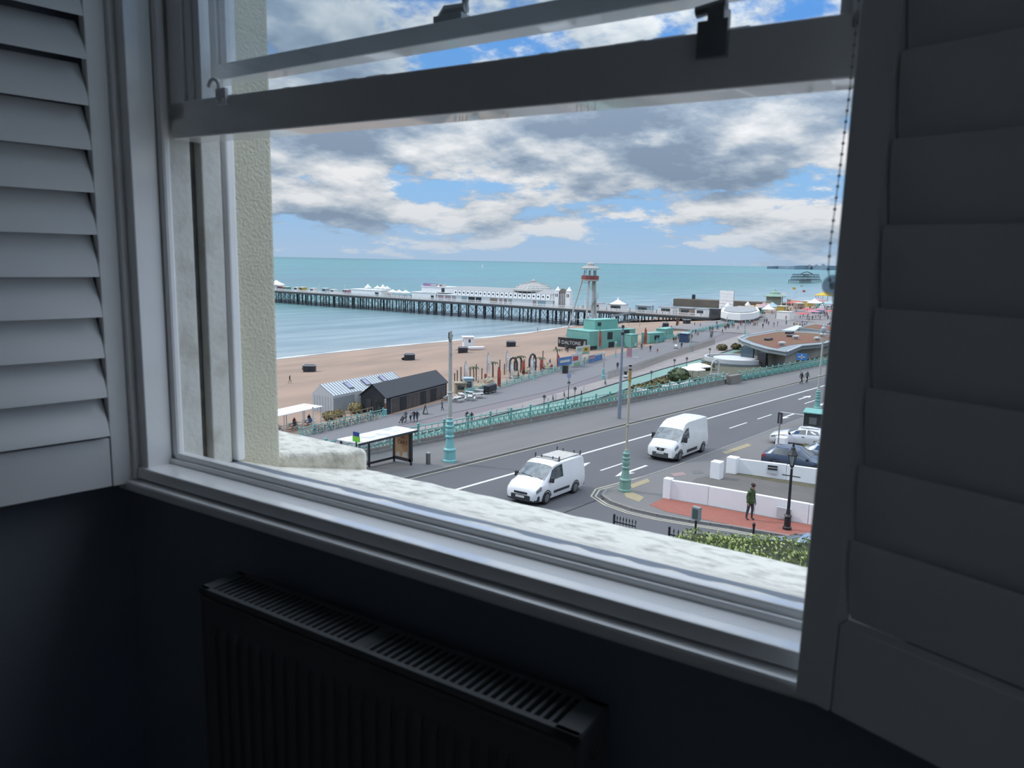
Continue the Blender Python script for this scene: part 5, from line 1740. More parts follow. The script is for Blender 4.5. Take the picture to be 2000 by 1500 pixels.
bush('small green shrub between the white car and the blue car', (54.4, 14.2, zu(54.4) + 0.1), 0.9, 0.9, 0.9, 'olive_leaf', seed=3)
b = MB()
b.box(-0.35, 0.35, -0.35, 0.35, -0.2, 1.05)
tag(b.build('gate_pier', wwall, bevel=0.03, loc=(55.2, 16.3, zu(55.2) + 0.1)), 'white gate pier in front of the parked white car', 'gate pier')
# walkers crossing by the kerb
person('person in dark jacket striding off the kerb, nearer of two', (103.4, 28.6, zu(103.4) + 0.02), R(-40), 'walk', 'black', 'black')
person('person in dark jacket striding off the kerb, farther of two', (105.6, 28.5, zu(105.6) + 0.02), R(-30), 'walk', 'slate', 'black')

# ================================================================== LOWER PROMENADE AND BEACH
railing('railing', 'pale turquoise railing with bicycles beside the white canopy', [(60.5, 77.6), (76.4, 79.0)], ZL, 1.1, pturq)
railing('railing', 'turquoise railing between the promenade and the mini golf', [(97.3, 81.2), (108, 82.2), (139, 84.7), (150, 85.7)], ZL, 1.1, pturq)
railing('railing', 'distant turquoise railing along the beach beyond the green containers', [(182, 87.4), (225, 88.9), (246, 91)], lambda x, y: zl(x) + 0.05, 1.1, pturq)

# --- black boarded hut
bh = thing('beach_hut', 'long black boarded hut with timber shutters on the promenade', 'hut', (77.6, 79.75, 3.5), R(10.6))
blk = mat('black_cladding', (0.030, 0.034, 0.040), 0.7, var=0.4, scale=1.5)
rfm = mat('black_roof_sheet', (0.026, 0.030, 0.036), 0.55, var=0.3, scale=0.6)
woodm = mat('grey_brown_shutters', (0.13, 0.11, 0.10), 0.8, var=0.6, scale=1.2, col2=(0.085, 0.075, 0.07))
Lh, Dh, Eh, Rh = 17.4, 4.4, 2.55, 4.25
b = MB()
b.slabx([(0, 0), (Dh, 0), (Dh, Eh), (Dh / 2, Rh), (0, Eh)], 0, Lh)
b.build('body', blk, bh)
for sg in (0, 1):
    b = MB()
    y0_, y1_ = (-0.25, Dh / 2) if sg == 0 else (Dh + 0.25, Dh / 2)
    b.add([(-0.2, y0_, Eh - 0.12), (Lh + 0.2, y0_, Eh - 0.12), (Lh + 0.2, y1_, Rh + 0.08), (-0.2, y1_, Rh + 0.08), (-0.2, y0_, Eh - 0.04), (Lh + 0.2, y0_, Eh - 0.04), (Lh + 0.2, y1_, Rh + 0.16), (-0.2, y1_, Rh + 0.16)],
          [(0, 3, 2, 1), (4, 5, 6, 7), (0, 1, 5, 4), (1, 2, 6, 5), (2, 3, 7, 6), (3, 0, 4, 7)])
    b.build('roof_slope', rfm, bh)
fr = MB()
fr.box(1.3, Lh - 0.5, -0.10, 0.0, 2.12, 2.24)
fr.build('lintel', mat('trim_grey', (0.22, 0.23, 0.24), 0.6), bh)
for x in (1.3, 16.6):
    b = MB()
    b.box(x - 0.07, x + 0.07, -0.10, 0, 0, 2.2)
    b.build('frame_post', MATS['trim_grey'], bh)
for x0_, x1_, m_ in ((1.5, 3.6, woodm), (3.7, 5.3, blk), (5.4, 9.3, woodm), (9.4, 10.8, blk), (10.9, 12.2, woodm), (12.3, 13.9, blk), (14.0, 16.5, woodm)):
    b = MB()
    n_ = max(1, int((x1_ - x0_) / 0.5))
    for i in range(n_):
        w_ = (x1_ - x0_) / n_
        b.box(x0_ + i * w_ + 0.015, x0_ + (i + 1) * w_ - 0.015, -0.05 - 0.012 * (i % 2), 0, 0.05, 2.1)
    b.build('shutter_door' if m_ is woodm else 'dark_doorway', m_, bh)
b = MB()
b.box(-0.05, 0, 0.7, 1.7, 0.2, 2.1)
b.build('gable_window', carglass, bh)
b = MB()
b.box(-0.06, 0, 2.5, 3.4, 0.0, 2.1)
b.build('gable_door', mat('charcoal_door', (0.05, 0.052, 0.055), 0.6), bh)

# --- grey metal hut
gh = thing('beach_hut', 'grey standing-seam metal hut with three rooflights on the shingle', 'hut', (74.3, 87.3, 3.3), R(6))
zinc = mat('zinc_cladding', (0.80, 0.84, 0.85), 0.45, 0.3, var=0.3, scale=0.8, col2=(0.68, 0.72, 0.73))
zind = mat('zinc_dark', (0.48, 0.53, 0.56), 0.5, 0.3, var=0.2, scale=0.8)
Lg, Dg, Eg, Rg = 17.0, 4.2, 2.55, 4.0
b = MB()
b.slabx([(0, -0.3), (Dg, -0.3), (Dg, Eg), (Dg * 0.62, Rg), (0, Eg)], 0, Lg)
b.build('body', zinc, gh)
b = MB()
b.box(0.1, 4.6, -0.06, 0.0, 0, 2.2)
b.build('side_wall', zind, gh)
b = MB()
b.bar((0, 0, Eg + 0.06), (0, Dg * 0.62, Rg + 0.06), 0.05, 0.10)
sm_ = b.build('roof_seam', zind, gh)
for i in range(1, 29):
    again(sm_, (i * 0.6, 0, 0), 0, gh)
b = MB()
b.bar((0.0, 0, 0), (0.0, 0, Eg), 0.06)
sw = b.build('wall_seam', zinc, gh, loc=(-0.03, 0.5, -0.2))
for i in range(1, 7):
    again(sw, (-0.03, 0.5 + i * 0.55, -0.2), 0, gh)
for x in (4.2, 8.2, 12.4):
    b = MB()
    for t0_, t1_ in ((0.24, 0.76),):
        y0_, z0_ = Dg * 0.62 * t0_, Eg + (Rg - Eg) * t0_
        y1_, z1_ = Dg * 0.62 * t1_, Eg + (Rg - Eg) * t1_
        b.add([(x, y0_, z0_), (x + 1.15, y0_, z0_), (x + 1.15, y1_, z1_), (x, y1_, z1_), (x, y0_, z0_ + 0.16), (x + 1.15, y0_, z0_ + 0.16), (x + 1.15, y1_, z1_ + 0.16), (x, y1_, z1_ + 0.16)],
              [(0, 3, 2, 1), (4, 5, 6, 7), (0, 1, 5, 4), (1, 2, 6, 5), (2, 3, 7, 6), (3, 0, 4, 7)])
    fo = b.build('rooflight', mat('rooflight_frame', (0.10, 0.11, 0.13), 0.5), gh)
    b = MB()
    b.quad((x + 0.14, Dg * 0.62 * 0.29, Eg + (Rg - Eg) * 0.29 + 0.18), (x + 1.01, Dg * 0.62 * 0.29, Eg + (Rg - Eg) * 0.29 + 0.18), (x + 1.01, Dg * 0.62 * 0.71, Eg + (Rg - Eg) * 0.71 + 0.18), (x + 0.14, Dg * 0.62 * 0.71, Eg + (Rg - Eg) * 0.71 + 0.18))
    b.build('rooflight_glass', mat('rooflight_pane', (0.36, 0.36, 0.52), 0.15), fo)
# link between the huts
b = MB()
b.box(0, 3.2, 0, 1.5, 0, 2.4)
b.box(-0.3, 3.6, -0.1, 1.7, 2.4, 2.5)
tag(b.build('hut_link', mat('link_white', (0.55, 0.56, 0.56), 0.6, var=0.2), loc=(80.2, 85.8, 3.4)), 'pale flat-roofed link squeezed between grey hut and black hut', 'shed')

# --- white canopy with diners, and the yard in front of the huts
cn = thing('canopy', 'long white fabric canopy over diners by the beach', 'canopy', (62.6, 82.2, 3.5), R(8))
b = MB()
b.prism([(-6, -1.6), (4.6, -1.6), (4.6, 1.8), (-6, 1.8)], lambda x, y: 2.55 - 0.05 * abs(y), lambda x, y: 2.66 - 0.05 * abs(y))
b.build('fabric', mat('canvas_white', (1.08, 1.06, 1.0), 0.8, var=0.1), cn)
for x in (-5.8, -2.4, 1.0, 4.4):
    for y in (-1.4, 1.6):
        b = MB()
        b.cyl(x, y, 0, 2.55, 0.06, n=6)
        b.build('pole', mat('white_pole', (0.72, 0.72, 0.70), 0.5), cn)
tbl = None
def picnic(label, loc, rz, group):
    global tbl
    if tbl is None:
        tbl = thing('picnic_table', label, 'table', loc, rz, group)
        for nm, f_ in (('table_top', lambda b: b.box(-0.9, 0.9, -0.38, 0.38, 0.70, 0.76)), ('bench', lambda b: b.box(-0.9, 0.9, -0.85, -0.60, 0.42, 0.46)), ('bench', lambda b: b.box(-0.9, 0.9, 0.60, 0.85, 0.42, 0.46)),
                       ('trestle', lambda b: (b.bar((-0.6, -0.75, 0), (-0.6, 0.2, 0.7), 0.07), b.bar((-0.6, 0.75, 0), (-0.6, -0.2, 0.7), 0.07), b.bar((-0.6, -0.75, 0.4), (-0.6, 0.75, 0.4), 0.07))),
                       ('trestle', lambda b: (b.bar((0.6, -0.75, 0), (0.6, 0.2, 0.7), 0.07), b.bar((0.6, 0.75, 0), (0.6, -0.2, 0.7), 0.07), b.bar((0.6, -0.75, 0.4), (0.6, 0.75, 0.4), 0.07)))):
            b = MB()
            f_(b)
            b.build(nm, mat('white_timber', (0.66, 0.66, 0.64), 0.7, var=0.2), tbl)
        return tbl
    return dup(tbl, loc, rz, label, group)
for i, (x, y) in enumerate(((60.2, 81.8), (63.2, 82.3), (66.0, 82.6))):
    picnic('picnic table in the shade of the white canopy', (x, y, 3.5), R(8), 'tables under the canopy')
for i, (x, y, c, l) in enumerate(((59.6, 81.1, 'navy', 'jeans'), (60.8, 82.6, 'black', 'navy'), (62.9, 81.6, 'slate', 'jeans'), (63.9, 83.0, 'red', 'black'), (65.7, 81.9, 'blue', 'jeans'), (66.6, 83.3, 'black', 'black'))):
    person('person seated at a table under the white canopy', (x, y, 3.52), R(90 if i % 2 == 0 else -90), 'sit', c, l, group='diners under the canopy')
ym = mat('bleached_timber', (0.34, 0.29, 0.20), 0.9, var=0.4, scale=2)
yf = thing('yard_fence', 'low rail fence around the yard by the grey hut', 'fence', (67.5, 80.5, 3.5))
for i in range(9):
    b = MB()
    b.bar((i * 1.15, i * 0.12, 0), (i * 1.15, i * 0.12, 1.15), 0.09)
    b.build('post', ym, yf)
for z in (0.5, 1.05):
    b = MB()
    b.bar((0, 0, z), (9.2, 0.96, z), 0.05, 0.10)
    b.build('rail', ym, yf)
for i, (x, y, rx, h) in enumerate(((70.3, 83.4, 1.1, 1.2), (72.6, 84.2, 0.9, 1.0), (76.0, 84.4, 1.1, 1.6))):
    bush('straw-coloured grass clump in the yard beside the grey hut', (x, y, 3.45), rx, rx, h, 'straw_leaf' if mat('straw_leaf', (0.36, 0.29, 0.13), 0.9, var=0.6, scale=2) else '', 200, 'grass clumps in the yard', seed=30 + i)
# bicycles on the railing
bk = None
bike_cols = [('black', (0.02, 0.02, 0.022)), ('blue', (0.04, 0.09, 0.30)), ('dark green', (0.03, 0.09, 0.06)), ('grey', (0.2, 0.2, 0.21))]
def bicycle(label, loc, rz, group):
    global bk
    if bk is None:
        bk = thing('bicycle', label, 'bicycle', loc, rz, group)
        for x in (-0.52, 0.52):
            b = MB()
            b.tube([(x + 0.33 * math.cos(R(a)), 0, 0.34 + 0.33 * math.sin(R(a))) for a in range(0, 361, 30)], 0.022, 5, False)
            for a in range(0, 180, 36):
                b.bar((x + 0.32 * math.cos(R(a)), 0, 0.34 + 0.32 * math.sin(R(a))), (x - 0.32 * math.cos(R(a)), 0, 0.34 - 0.32 * math.sin(R(a))), 0.006)
            b.build('wheel', tyre_m, bk)
        b = MB()
        for p, q in (((-0.52, 0, 0.34), (-0.08, 0, 0.32)), ((-0.52, 0, 0.34), (-0.18, 0, 0.78)), ((-0.08, 0, 0.32), (-0.2, 0, 0.85)), ((-0.08, 0, 0.32), (0.36, 0, 0.75)), ((-0.18, 0, 0.78), (0.36, 0, 0.80)), ((0.34, 0, 0.88), (0.52, 0, 0.34))):
            b.bar(p, q, 0.035)
        b.build('frame', mat('bike_paint', (0.03, 0.05, 0.14), 0.4, var=0.3), bk)
        b = MB()
        b.bar((0.33, -0.28, 0.98), (0.33, 0.28, 0.98), 0.03)
        b.bar((0.34, 0, 0.85), (0.33, 0, 0.98), 0.03)
        b.build('handlebar', plast, bk)
        b = MB()
        b.box(-0.34, -0.10, -0.07, 0.07, 0.86, 0.92)
        b.build('saddle', plast, bk, bevel=0.02)
        return bk
    return dup(bk, loc, rz, label, group)
for i in range(8):
    x = 63.2 + i * 1.55
    bicycle('dark bicycle leaning on the pale railing by the canopy', (x, 77.15 + (x - 60.5) * 0.088, 3.55), R(5 + (i * 37) % 11 - 5 + (180 if i % 3 == 0 else 0)), 'bicycles on the railing')
dp = thing('post', 'short turquoise post with a white and rust cap by the black hut', 'post', (77.0, 79.15, 3.52))
b = MB()
b.lathe([(0.26, 0), (0.26, 0.1), (0.20, 0.15), (0.18, 0.9), (0.24, 0.95), (0.14, 1.05)], 8)
b.build('base', pturq, dp, smooth=30)
b = MB()
b.cyl(0, 0, 1.05, 1.9, 0.11, n=8)
b.build('rust_shaft', mat('rust_paint', (0.34, 0.14, 0.08), 0.8, var=0.5), dp)
b = MB()
b.cyl(0, 0, 1.9, 2.5, 0.12, n=8)
b.build('white_cap', cream, dp)
wl = thing('lamp_post', 'slim white post rising in front of the white canopy', 'lamp post', (63.15, 78.15, 3.50))
b = MB()
b.tube([(0, 0, 0), (0, 0, 3.3)], [0.10, 0.07], 8)
b.build('column', MATS['white_pole'], wl, smooth=True)
b = MB()
b.ball((0, 0, 3.38), 0.13, 8, 6)
b.build('globe', mat('globe_white', (0.75, 0.75, 0.72), 0.4), wl, smooth=True)

# --- people by the huts and on the drive
person('person pushing a stroller ahead of the group by the black hut', (76.13, 74.20, 3.50), R(190), 'push', 'grey', 'slate')
stl = thing('stroller', 'dark child stroller pushed past the black hut', 'stroller', (75.31, 74.09, 3.50), R(190))
for nm, m_, f_ in (('seat', CL['black'], lambda b: b.prism([(-0.2, -0.22), (0.3, -0.22), (0.3, 0.22), (-0.2, 0.22)], lambda x, y: 0.35 + 0.3 * (x < 0), lambda x, y: 0.45 + 0.45 * (x < 0))), ('frame', plast, lambda b: (b.bar((-0.6, 0.2, 1.0), (0.4, 0.2, 0.1), 0.04), b.bar((-0.6, -0.2, 1.0), (0.4, -0.2, 0.1), 0.04), b.bar((-0.6, -0.2, 1.0), (-0.6, 0.2, 1.0), 0.04)))):
    b = MB()
    f_(b)
    b.build(nm, m_, stl)
for x, y in ((0.4, 0.22), (0.4, -0.22), (-0.3, 0.22), (-0.3, -0.22)):
    b = MB()
    b.tube([(x, y - 0.02, 0.11), (x, y + 0.02, 0.11)], 0.11, 10)
    b.build('wheel', tyre_m, stl)
person('person in white top walking in the group by the black hut', (76.81, 73.96, 3.50), R(200), 'walk', 'white', 'black')
person('person in dark coat walking last in the group by the black hut', (76.89, 73.35, 3.50), R(200), 'walk', 'black', 'jeans')
person('person in navy coat beside the group by the black hut', (77.18, 73.03, 3.50), R(195), 'walk', 'navy', 'slate')
person('dark-clothed person walking on the mauve drive, shorter of a pair', (81.82, 67.85, 3.50), R(30), 'walk', 'black', 'black', h=1.66)
person('dark-clothed person walking on the mauve drive, taller of a pair', (81.45, 66.71, 3.50), R(30), 'walk', 'black', 'slate', h=1.76)
person('person in grey bending over a cart near the black hut end', (85.65, 75.87, 3.50), R(150), 'push', 'grey', 'slate')
ab = thing('menu_board', 'folding menu board standing on the promenade by the black hut', 'sign', (81.94, 75.89, 3.50), R(-40))
for sg, m_ in ((1, mat('board_cream', (0.55, 0.45, 0.36), 0.7)), (-1, plast)):
    b = MB()
    b.add([(0.02 * sg, -0.45, 1.35), (0.02 * sg, 0.45, 1.35), (0.4 * sg, 0.45, 0), (0.4 * sg, -0.45, 0), (-0.02 * sg, -0.45, 1.35), (-0.02 * sg, 0.45, 1.35), (0.35 * sg, 0.45, 0), (0.35 * sg, -0.45, 0)],
          [(0, 1, 2, 3), (7, 6, 5, 4), (0, 4, 5, 1), (2, 6, 7, 3), (1, 5, 6, 2), (3, 7, 4, 0)])
    b.build('leaf_board', m_, ab)

# --- skips, lifeguard post, people on the shingle
sk_ = None
for i, (loc, lab) in enumerate((((104.47, 130.04, 2.00), 'black beach bin with white rim alone on the near shingle'), ((129.86, 125.35, 2.64), 'black beach bin with clutter beside it on the shingle'), ((146.60, 123.15, 3.13), 'black beach bin in front of the white lifeguard hut'), ((162.75, 120.14, 3.68), 'black beach bin farthest along the shingle towards the tower'))):
    if sk_ is None:
        sk_ = thing('beach_bin', lab, 'bin', loc, R(-50), 'beach bins')
        b = MB()
        b.prism([(-1.2, -0.9), (1.2, -0.9), (1.2, 0.9), (-1.2, 0.9)], 0, 1.35)
        b.build('tub', mat('bin_tub', (0.035, 0.04, 0.05), 0.6, var=0.3), sk_, bevel=0.06)
        b = MB()
        b.box(-1.3, 1.3, -1.0, -0.86, 1.3, 1.5)
        b.box(-1.3, 1.3, 0.86, 1.0, 1.3, 1.5)
        b.box(-1.3, -1.16, -1.0, 1.0, 1.3, 1.5)
        b.box(1.16, 1.3, -1.0, 1.0, 1.3, 1.5)
        b.build('rim', mat('bin_rim', (0.5, 0.52, 0.54), 0.6), sk_)
        for y in (-0.95, 0.95):
            b = MB()
            b.box(-0.3, 0.3, y - 0.06, y + 0.06, 0.5, 0.9)
            b.build('lug', plast, sk_)
    else:
        dup(sk_, loc, R(-50), lab, 'beach bins')
b = MB()
b.ball((0, 0, 0.3), 0.5, 8, 5, 0.7)
tag(b.build('rubbish_bag', CL['black'], smooth=True, loc=(129.34, 126.84, 2.55)), 'black rubbish bag lying beside a beach bin', 'bag')
lh = thing('lifeguard_hut', 'small white lifeguard hut with a mast on the shingle', 'hut', (154.47, 128.02, 3.00), R(-40))
lwm = mat('lifeguard_white', (1.1, 1.1, 1.1), 0.6, var=0.1)
b = MB()
b.box(-1.3, 1.3, -1.3, 1.3, 0.6, 3.2)
b.build('cabin', lwm, lh)
b = MB()
b.prism([(-1.6, -1.6), (1.6, -1.6), (1.6, 1.6), (-1.6, 1.6)], 3.2, lambda x, y: 3.38)
b.build('roof', lwm, lh, bevel=0.05)
b = MB()
b.box(-0.1, 0.45, -1.33, -1.29, 1.9, 2.7)
b.box(-1.33, -1.29, -0.5, 0.5, 1.9, 2.7)
b.build('window', carglass, lh)
b = MB()
b.cyl(1.2, 0.8, 0.6, 6.3, 0.04, n=6)
b.build('mast', MATS['white_pole'], lh)
for x in (-0.8, 0.8):
    b = MB()
    b.tube([(x, -1.35, 0.35), (x, 1.35, 0.35)], 0.35, 12)
    b.build('wheel', tyre_m, lh)
b = MB()
b.slaby([(-1.9, 0.35), (1.7, 0.35), (2.1, 1.0), (-2.0, 0.9)], -0.6, 0.6)
tag(b.build('rescue_boat', lwm, bevel=0.1, loc=(152.70, 123.82, 3.23)), 'white rescue boat on the shingle beside the lifeguard hut', 'boat').rotation_euler = (0, 0, R(-38))
rp = MB()
rp.prism([(0, -0.5), (3.4, -0.5), (3.4, 0.5), (0, 0.5)], lambda x, y: 0.0 + 0.2 * x, lambda x, y: 0.08 + 0.2 * x)
tag(rp.build('ramp', mat('ramp_grey', (0.3, 0.28, 0.26), 0.8), loc=(151.41, 129.98, 2.81)), 'sloping grey ramp leading up to the lifeguard hut', 'ramp').rotation_euler = (0, 0, R(-50))
person('lone walker in dark clothes on the near shingle', (89.87, 117.72, 2.53), R(-60), 'walk', 'black', 'tan')
person('crouched beachgoer beside the white-rimmed bin', (103.09, 130.66, 1.97), R(0), 'sit', 'tan', 'tan')
person('dark figure standing at the water edge before the pier', (225.22, 154.60, 1.38), R(120), 'stand', 'black', 'black')
person('figure paddling in the shallows left of the lifeguard hut', (193.54, 167.76, 0.00), R(120), 'stand', 'slate', 'black')

# --- mini golf: timber posts, flags, palms, huts
def feather(label, loc, h, m_, rz=R(-50)):
    root = thing('feather_flag', label, 'flag', loc, rz, 'feather flags')
    b = MB()
    b.tube([(0, 0, 0), (0, 0, h * 0.8), (0.25, 0, h)], [0.04, 0.03, 0.02], 6)
    b.build('pole', plast if m_ is not MATS.get('flag_orange') else MATS['white_pole'], root)
    b = MB()
    n_ = 8
    vs, fs = [], []
    for i in range(n_ + 1):
        z = h * (0.18 + 0.82 * i / n_)
        w_ = 0.62 * (1 if i < 6 else (1.0, 0.85, 0.45)[i - 6])
        for y in (0.02, -0.02):
            vs += [(0.03 + (0.25 if i == n_ else 0), y + 0.08 * math.sin(i), z), (w_, y + 0.12 * math.sin(i + 1), z - 0.25)]
    for i in range(n_):
        k = i * 4
        fs += [(k, k + 1, k + 5, k + 4), (k + 2, k + 6, k + 7, k + 3), (k, k + 4, k + 6, k + 2), (k + 1, k + 3, k + 7, k + 5)]
    fs += [(0, 2, 3, 1), (n_ * 4, n_ * 4 + 1, n_ * 4 + 3, n_ * 4 + 2)]
    b.add(vs, fs)
    b.build('banner', m_, root)
    return root
fo_ = mat('flag_orange', (0.55, 0.10, 0.06), 0.7, var=0.3)
fw_ = mat('flag_white', (0.95, 0.9, 0.87), 0.7, var=0.3, col2=(0.8, 0.72, 0.68))
for loc, h, m_, lab in (((107.53, 89.88, 3.27), 4.6, fw_, 'tall white feather flag at the near end of the mini golf'), ((116.39, 91.60, 3.45), 5.12, fw_, 'white feather flag above the mini golf fence'), ((122.36, 91.47, 3.64), 4.86, fw_, 'tallest white feather flag beside the palms'),
                        ((106.11, 81.17, 3.50), 4.37, fo_, 'large orange-red feather flag by the black cart'), ((115.29, 85.18, 3.67), 3.71, fw_, 'white banner flag close to the promenade railing'), ((121.16, 86.67, 3.65), 3.44, fo_, 'orange feather flag under a palm in the mini golf'),
                        ((122.61, 85.73, 3.90), 3.65, fw_, 'pale feather flag between two orange flags'), ((124.73, 84.86, 3.97), 3.38, fo_, 'orange feather flag beyond the pale one'), ((131.38, 85.23, 4.18), 3.39, fo_, 'orange-red feather flag beside the blue hoarding')):
    feather(lab, loc, h, m_)
mat('palm_leaf', (0.07, 0.10, 0.03), 0.7, var=0.6, scale=2)
def palm(label, loc, h, seed):
    root = thing('palm_tree', label, 'palm tree', loc, seed, 'mini golf palms')
    b = MB()
    b.tube([(0, 0, 0), (0.05, 0, h * 0.5), (0, 0.05, h)], [0.13, 0.10, 0.09], 7)
    b.build('trunk', mat('palm_trunk', (0.16, 0.11, 0.07), 0.9), root)
    for k in range(9):
        t = 2 * math.pi * k / 9 + seed
        b = MB()
        c, s_ = math.cos(t), math.sin(t)
        pts = [(0.05, 0.0), (0.45, 0.22), (0.85, 0.12), (1.15, -0.25)]
        vs, fs = [], []
        for i, (r_, z) in enumerate(pts):
            w_ = (0.06, 0.18, 0.16, 0.02)[i]
            for sg in (1, -1):
                vs.append((r_ * c - s_ * w_ * sg, r_ * s_ + c * w_ * sg, h + z))
                vs.append((r_ * c - s_ * w_ * sg, r_ * s_ + c * w_ * sg, h + z - 0.03))
        for i in range(3):
            k4 = i * 4
            fs += [(k4, k4 + 4, k4 + 6, k4 + 2), (k4 + 1, k4 + 3, k4 + 7, k4 + 5), (k4, k4 + 1, k4 + 5, k4 + 4), (k4 + 2, k4 + 6, k4 + 7, k4 + 3)]
        b.add(vs, fs)
        b.build('frond', MATS['palm_leaf'], root)
for i, (loc, h, lab) in enumerate((((111.80, 91.18, 3.31), 2.6, 'small palm at the near end of the mini golf'), ((117.52, 90.96, 3.50), 2.83, 'small palm beside the white flag in the mini golf'), ((125.55, 90.09, 3.76), 3.14, 'dark palm crown above an orange flag'), ((128.82, 87.54, 3.89), 2.64, 'palm with a white sphere beside it'), ((138.23, 89.58, 4.17), 3.11, 'palm in front of the black venue sign'))):
    palm(lab, loc, h, i * 0.7)
tf = thing('timber_fence', 'row of tall bare timber posts behind the mini golf', 'fence', (106.37, 91.25, 3.26))
_o = Vector((106.37, 91.25, 3.26))
tpm = mat('timber_posts', (0.12, 0.09, 0.065), 0.9)
for i, p in enumerate(((106.37, 91.25, 3.26), (107.15, 91.29, 3.26), (108.06, 91.19, 3.26), (109.53, 91.43, 3.25), (110.99, 91.39, 3.29), (112.51, 91.14, 3.34), (114.46, 91.32, 3.40), (117.47, 91.04, 3.49), (119.69, 90.98, 3.57), (121.18, 90.96, 3.61), (123.32, 91.16, 3.68), (124.93, 91.05, 3.73), (128.65, 91.42, 3.84), (131.95, 91.39, 3.94), (135.36, 91.37, 4.05))):
    b = MB()
    v_ = Vector(p) - _o
    b.bar(v_, v_ + Vector((0, 0, 2.2 + 0.5 * (i % 3))), 0.14)
    b.build('post', tpm, tf)
def block(name, label, cat, loc, rz, sx, sy, h, m_, group=None, roof=None):
    """small kiosk: body, projecting roof, hatch"""
    root = thing(name, label, cat, loc, rz, group)
    b = MB()
    b.box(-sx / 2, sx / 2, -sy / 2, sy / 2, 0, h)
    b.build('body', m_, root)
    b = MB()
    b.box(-sx / 2 - 0.15, sx / 2 + 0.15, -sy / 2 - 0.15, sy / 2 + 0.15, h, h + 0.15)
    b.build('roof', roof or m_, root)
    b = MB()
    b.box(-sx * 0.32, sx * 0.32, -sy / 2 - 0.03, -sy / 2 + 0.01, h * 0.4, h * 0.82)
    b.build('hatch', carglass, root)
    return root
aqua = mat('aqua_paint', (0.24, 0.56, 0.48), 0.6, var=0.3, scale=0.8, col2=(0.19, 0.47, 0.41))
pblue = mat('pale_blue_paint', (0.45, 0.60, 0.64), 0.6, var=0.3)
sandm = mat('sandstone_paint', (0.46, 0.40, 0.28), 0.8, var=0.4)
block('kiosk', 'pale blue ticket kiosk at the near end of the mini golf', 'kiosk', (100.95, 83.56, 3.50), R(-40), 1.5, 1.5, 2.4, pblue)
block('kiosk', 'low sandy golf hut beside the pale blue kiosk', 'kiosk', (99.65, 84.20, 3.50), R(-40), 1.9, 1.6, 1.7, sandm)
for i, (p, r_, h) in enumerate((((102.44, 83.52, 3.50), 1.2, 0.7), ((105.78, 84.72, 3.50), 1.3, 0.8), ((112.13, 87.74, 3.36), 1.1, 0.9), ((119.41, 87.13, 3.60), 1.2, 1.0), ((125.78, 88.59, 3.79), 1.1, 0.9), ((132.45, 88.09, 4.00), 1.1, 0.9))):
    b = MB()
    q = random.Random(40 + i)
    b.ball((0, 0, h * 0.25), 1.0, 9, 6)
    b.v = [(x * r_ * q.uniform(0.85, 1.1), y * r_ * q.uniform(0.85, 1.1), max(0, z) * h * q.uniform(0.85, 1.15)) for x, y, z in b.v]
    tag(b.build('rock', sandm, loc=p), 'rounded sandy rock set out in the mini golf', 'rock', 'mini golf rocks')
for i, p in enumerate(((104.48, 87.93, 3.29), (100.49, 85.60, 3.50), (109.20, 87.96, 3.29), (113.04, 89.32, 3.38), (117.54, 84.91, 3.74), (119.48, 85.10, 3.80), (127.23, 87.59, 3.84), (129.78, 87.31, 3.92), (128.66, 84.68, 4.09), (135.58, 89.67, 4.08))):
    person('visitor playing among the flags of the mini golf', p, i * 1.3, ('stand', 'walk')[i % 2], ('black', 'navy', 'white', 'red', 'slate')[i % 5], ('jeans', 'black', 'tan')[i % 3], group='mini golf players')
for i in range(3):
    p = ((126.31, 92.59, 3.75), (127.98, 92.50, 3.80), (133.02, 92.40, 3.96))[i]
    b = MB()
    b.tube([(-0.8, 0, 0), (-0.8, 0, 1.6), (-0.5, 0, 2.4), (0.0, 0, 2.7), (0.5, 0, 2.4), (0.8, 0, 1.6), (0.8, 0, 0)], 0.22, 8)
    tag(b.build('golf_arch', mat('slate_arch', (0.07, 0.08, 0.085), 0.8, var=0.4), smooth=True, loc=p), 'dark rock arch in the mini golf', 'arch', 'golf arches').rotation_euler = (0, 0, R(-50 + 15 * i))
ct = thing('cart', 'black tarpaulin-covered cart parked by the mini golf railing', 'cart', (102.74, 80.13, 3.50), R(10))
b = MB()
b.box(-1.5, 1.5, -0.6, 0.6, 0.35, 1.55)
b.build('cover', mat('black_tarpaulin', (0.02, 0.025, 0.032), 0.5, var=0.5, scale=2, col2=(0.05, 0.06, 0.075)), ct, bevel=0.2, seg=3)
for x in (-1.0, 1.0):
    for y in (-0.55, 0.55):
        b = MB()
        b.tube([(x, y - 0.06, 0.25), (x, y + 0.06, 0.25)], 0.25, 10)
        b.build('wheel', hub_m, ct)
for i, p in enumerate(((93.2, 81.0, 3.55), (95.6, 80.6, 3.55), (98.0, 80.9, 3.55), (100.6, 80.9, 3.55), (97.6, 78.6, 3.55), (92.6, 78.8, 3.55), (95.0, 78.2, 3.55))):
    picnic('white picnic table grouped on the promenade by the mini golf', p, R(20 + 33 * i), 'white picnic tables on the promenade')

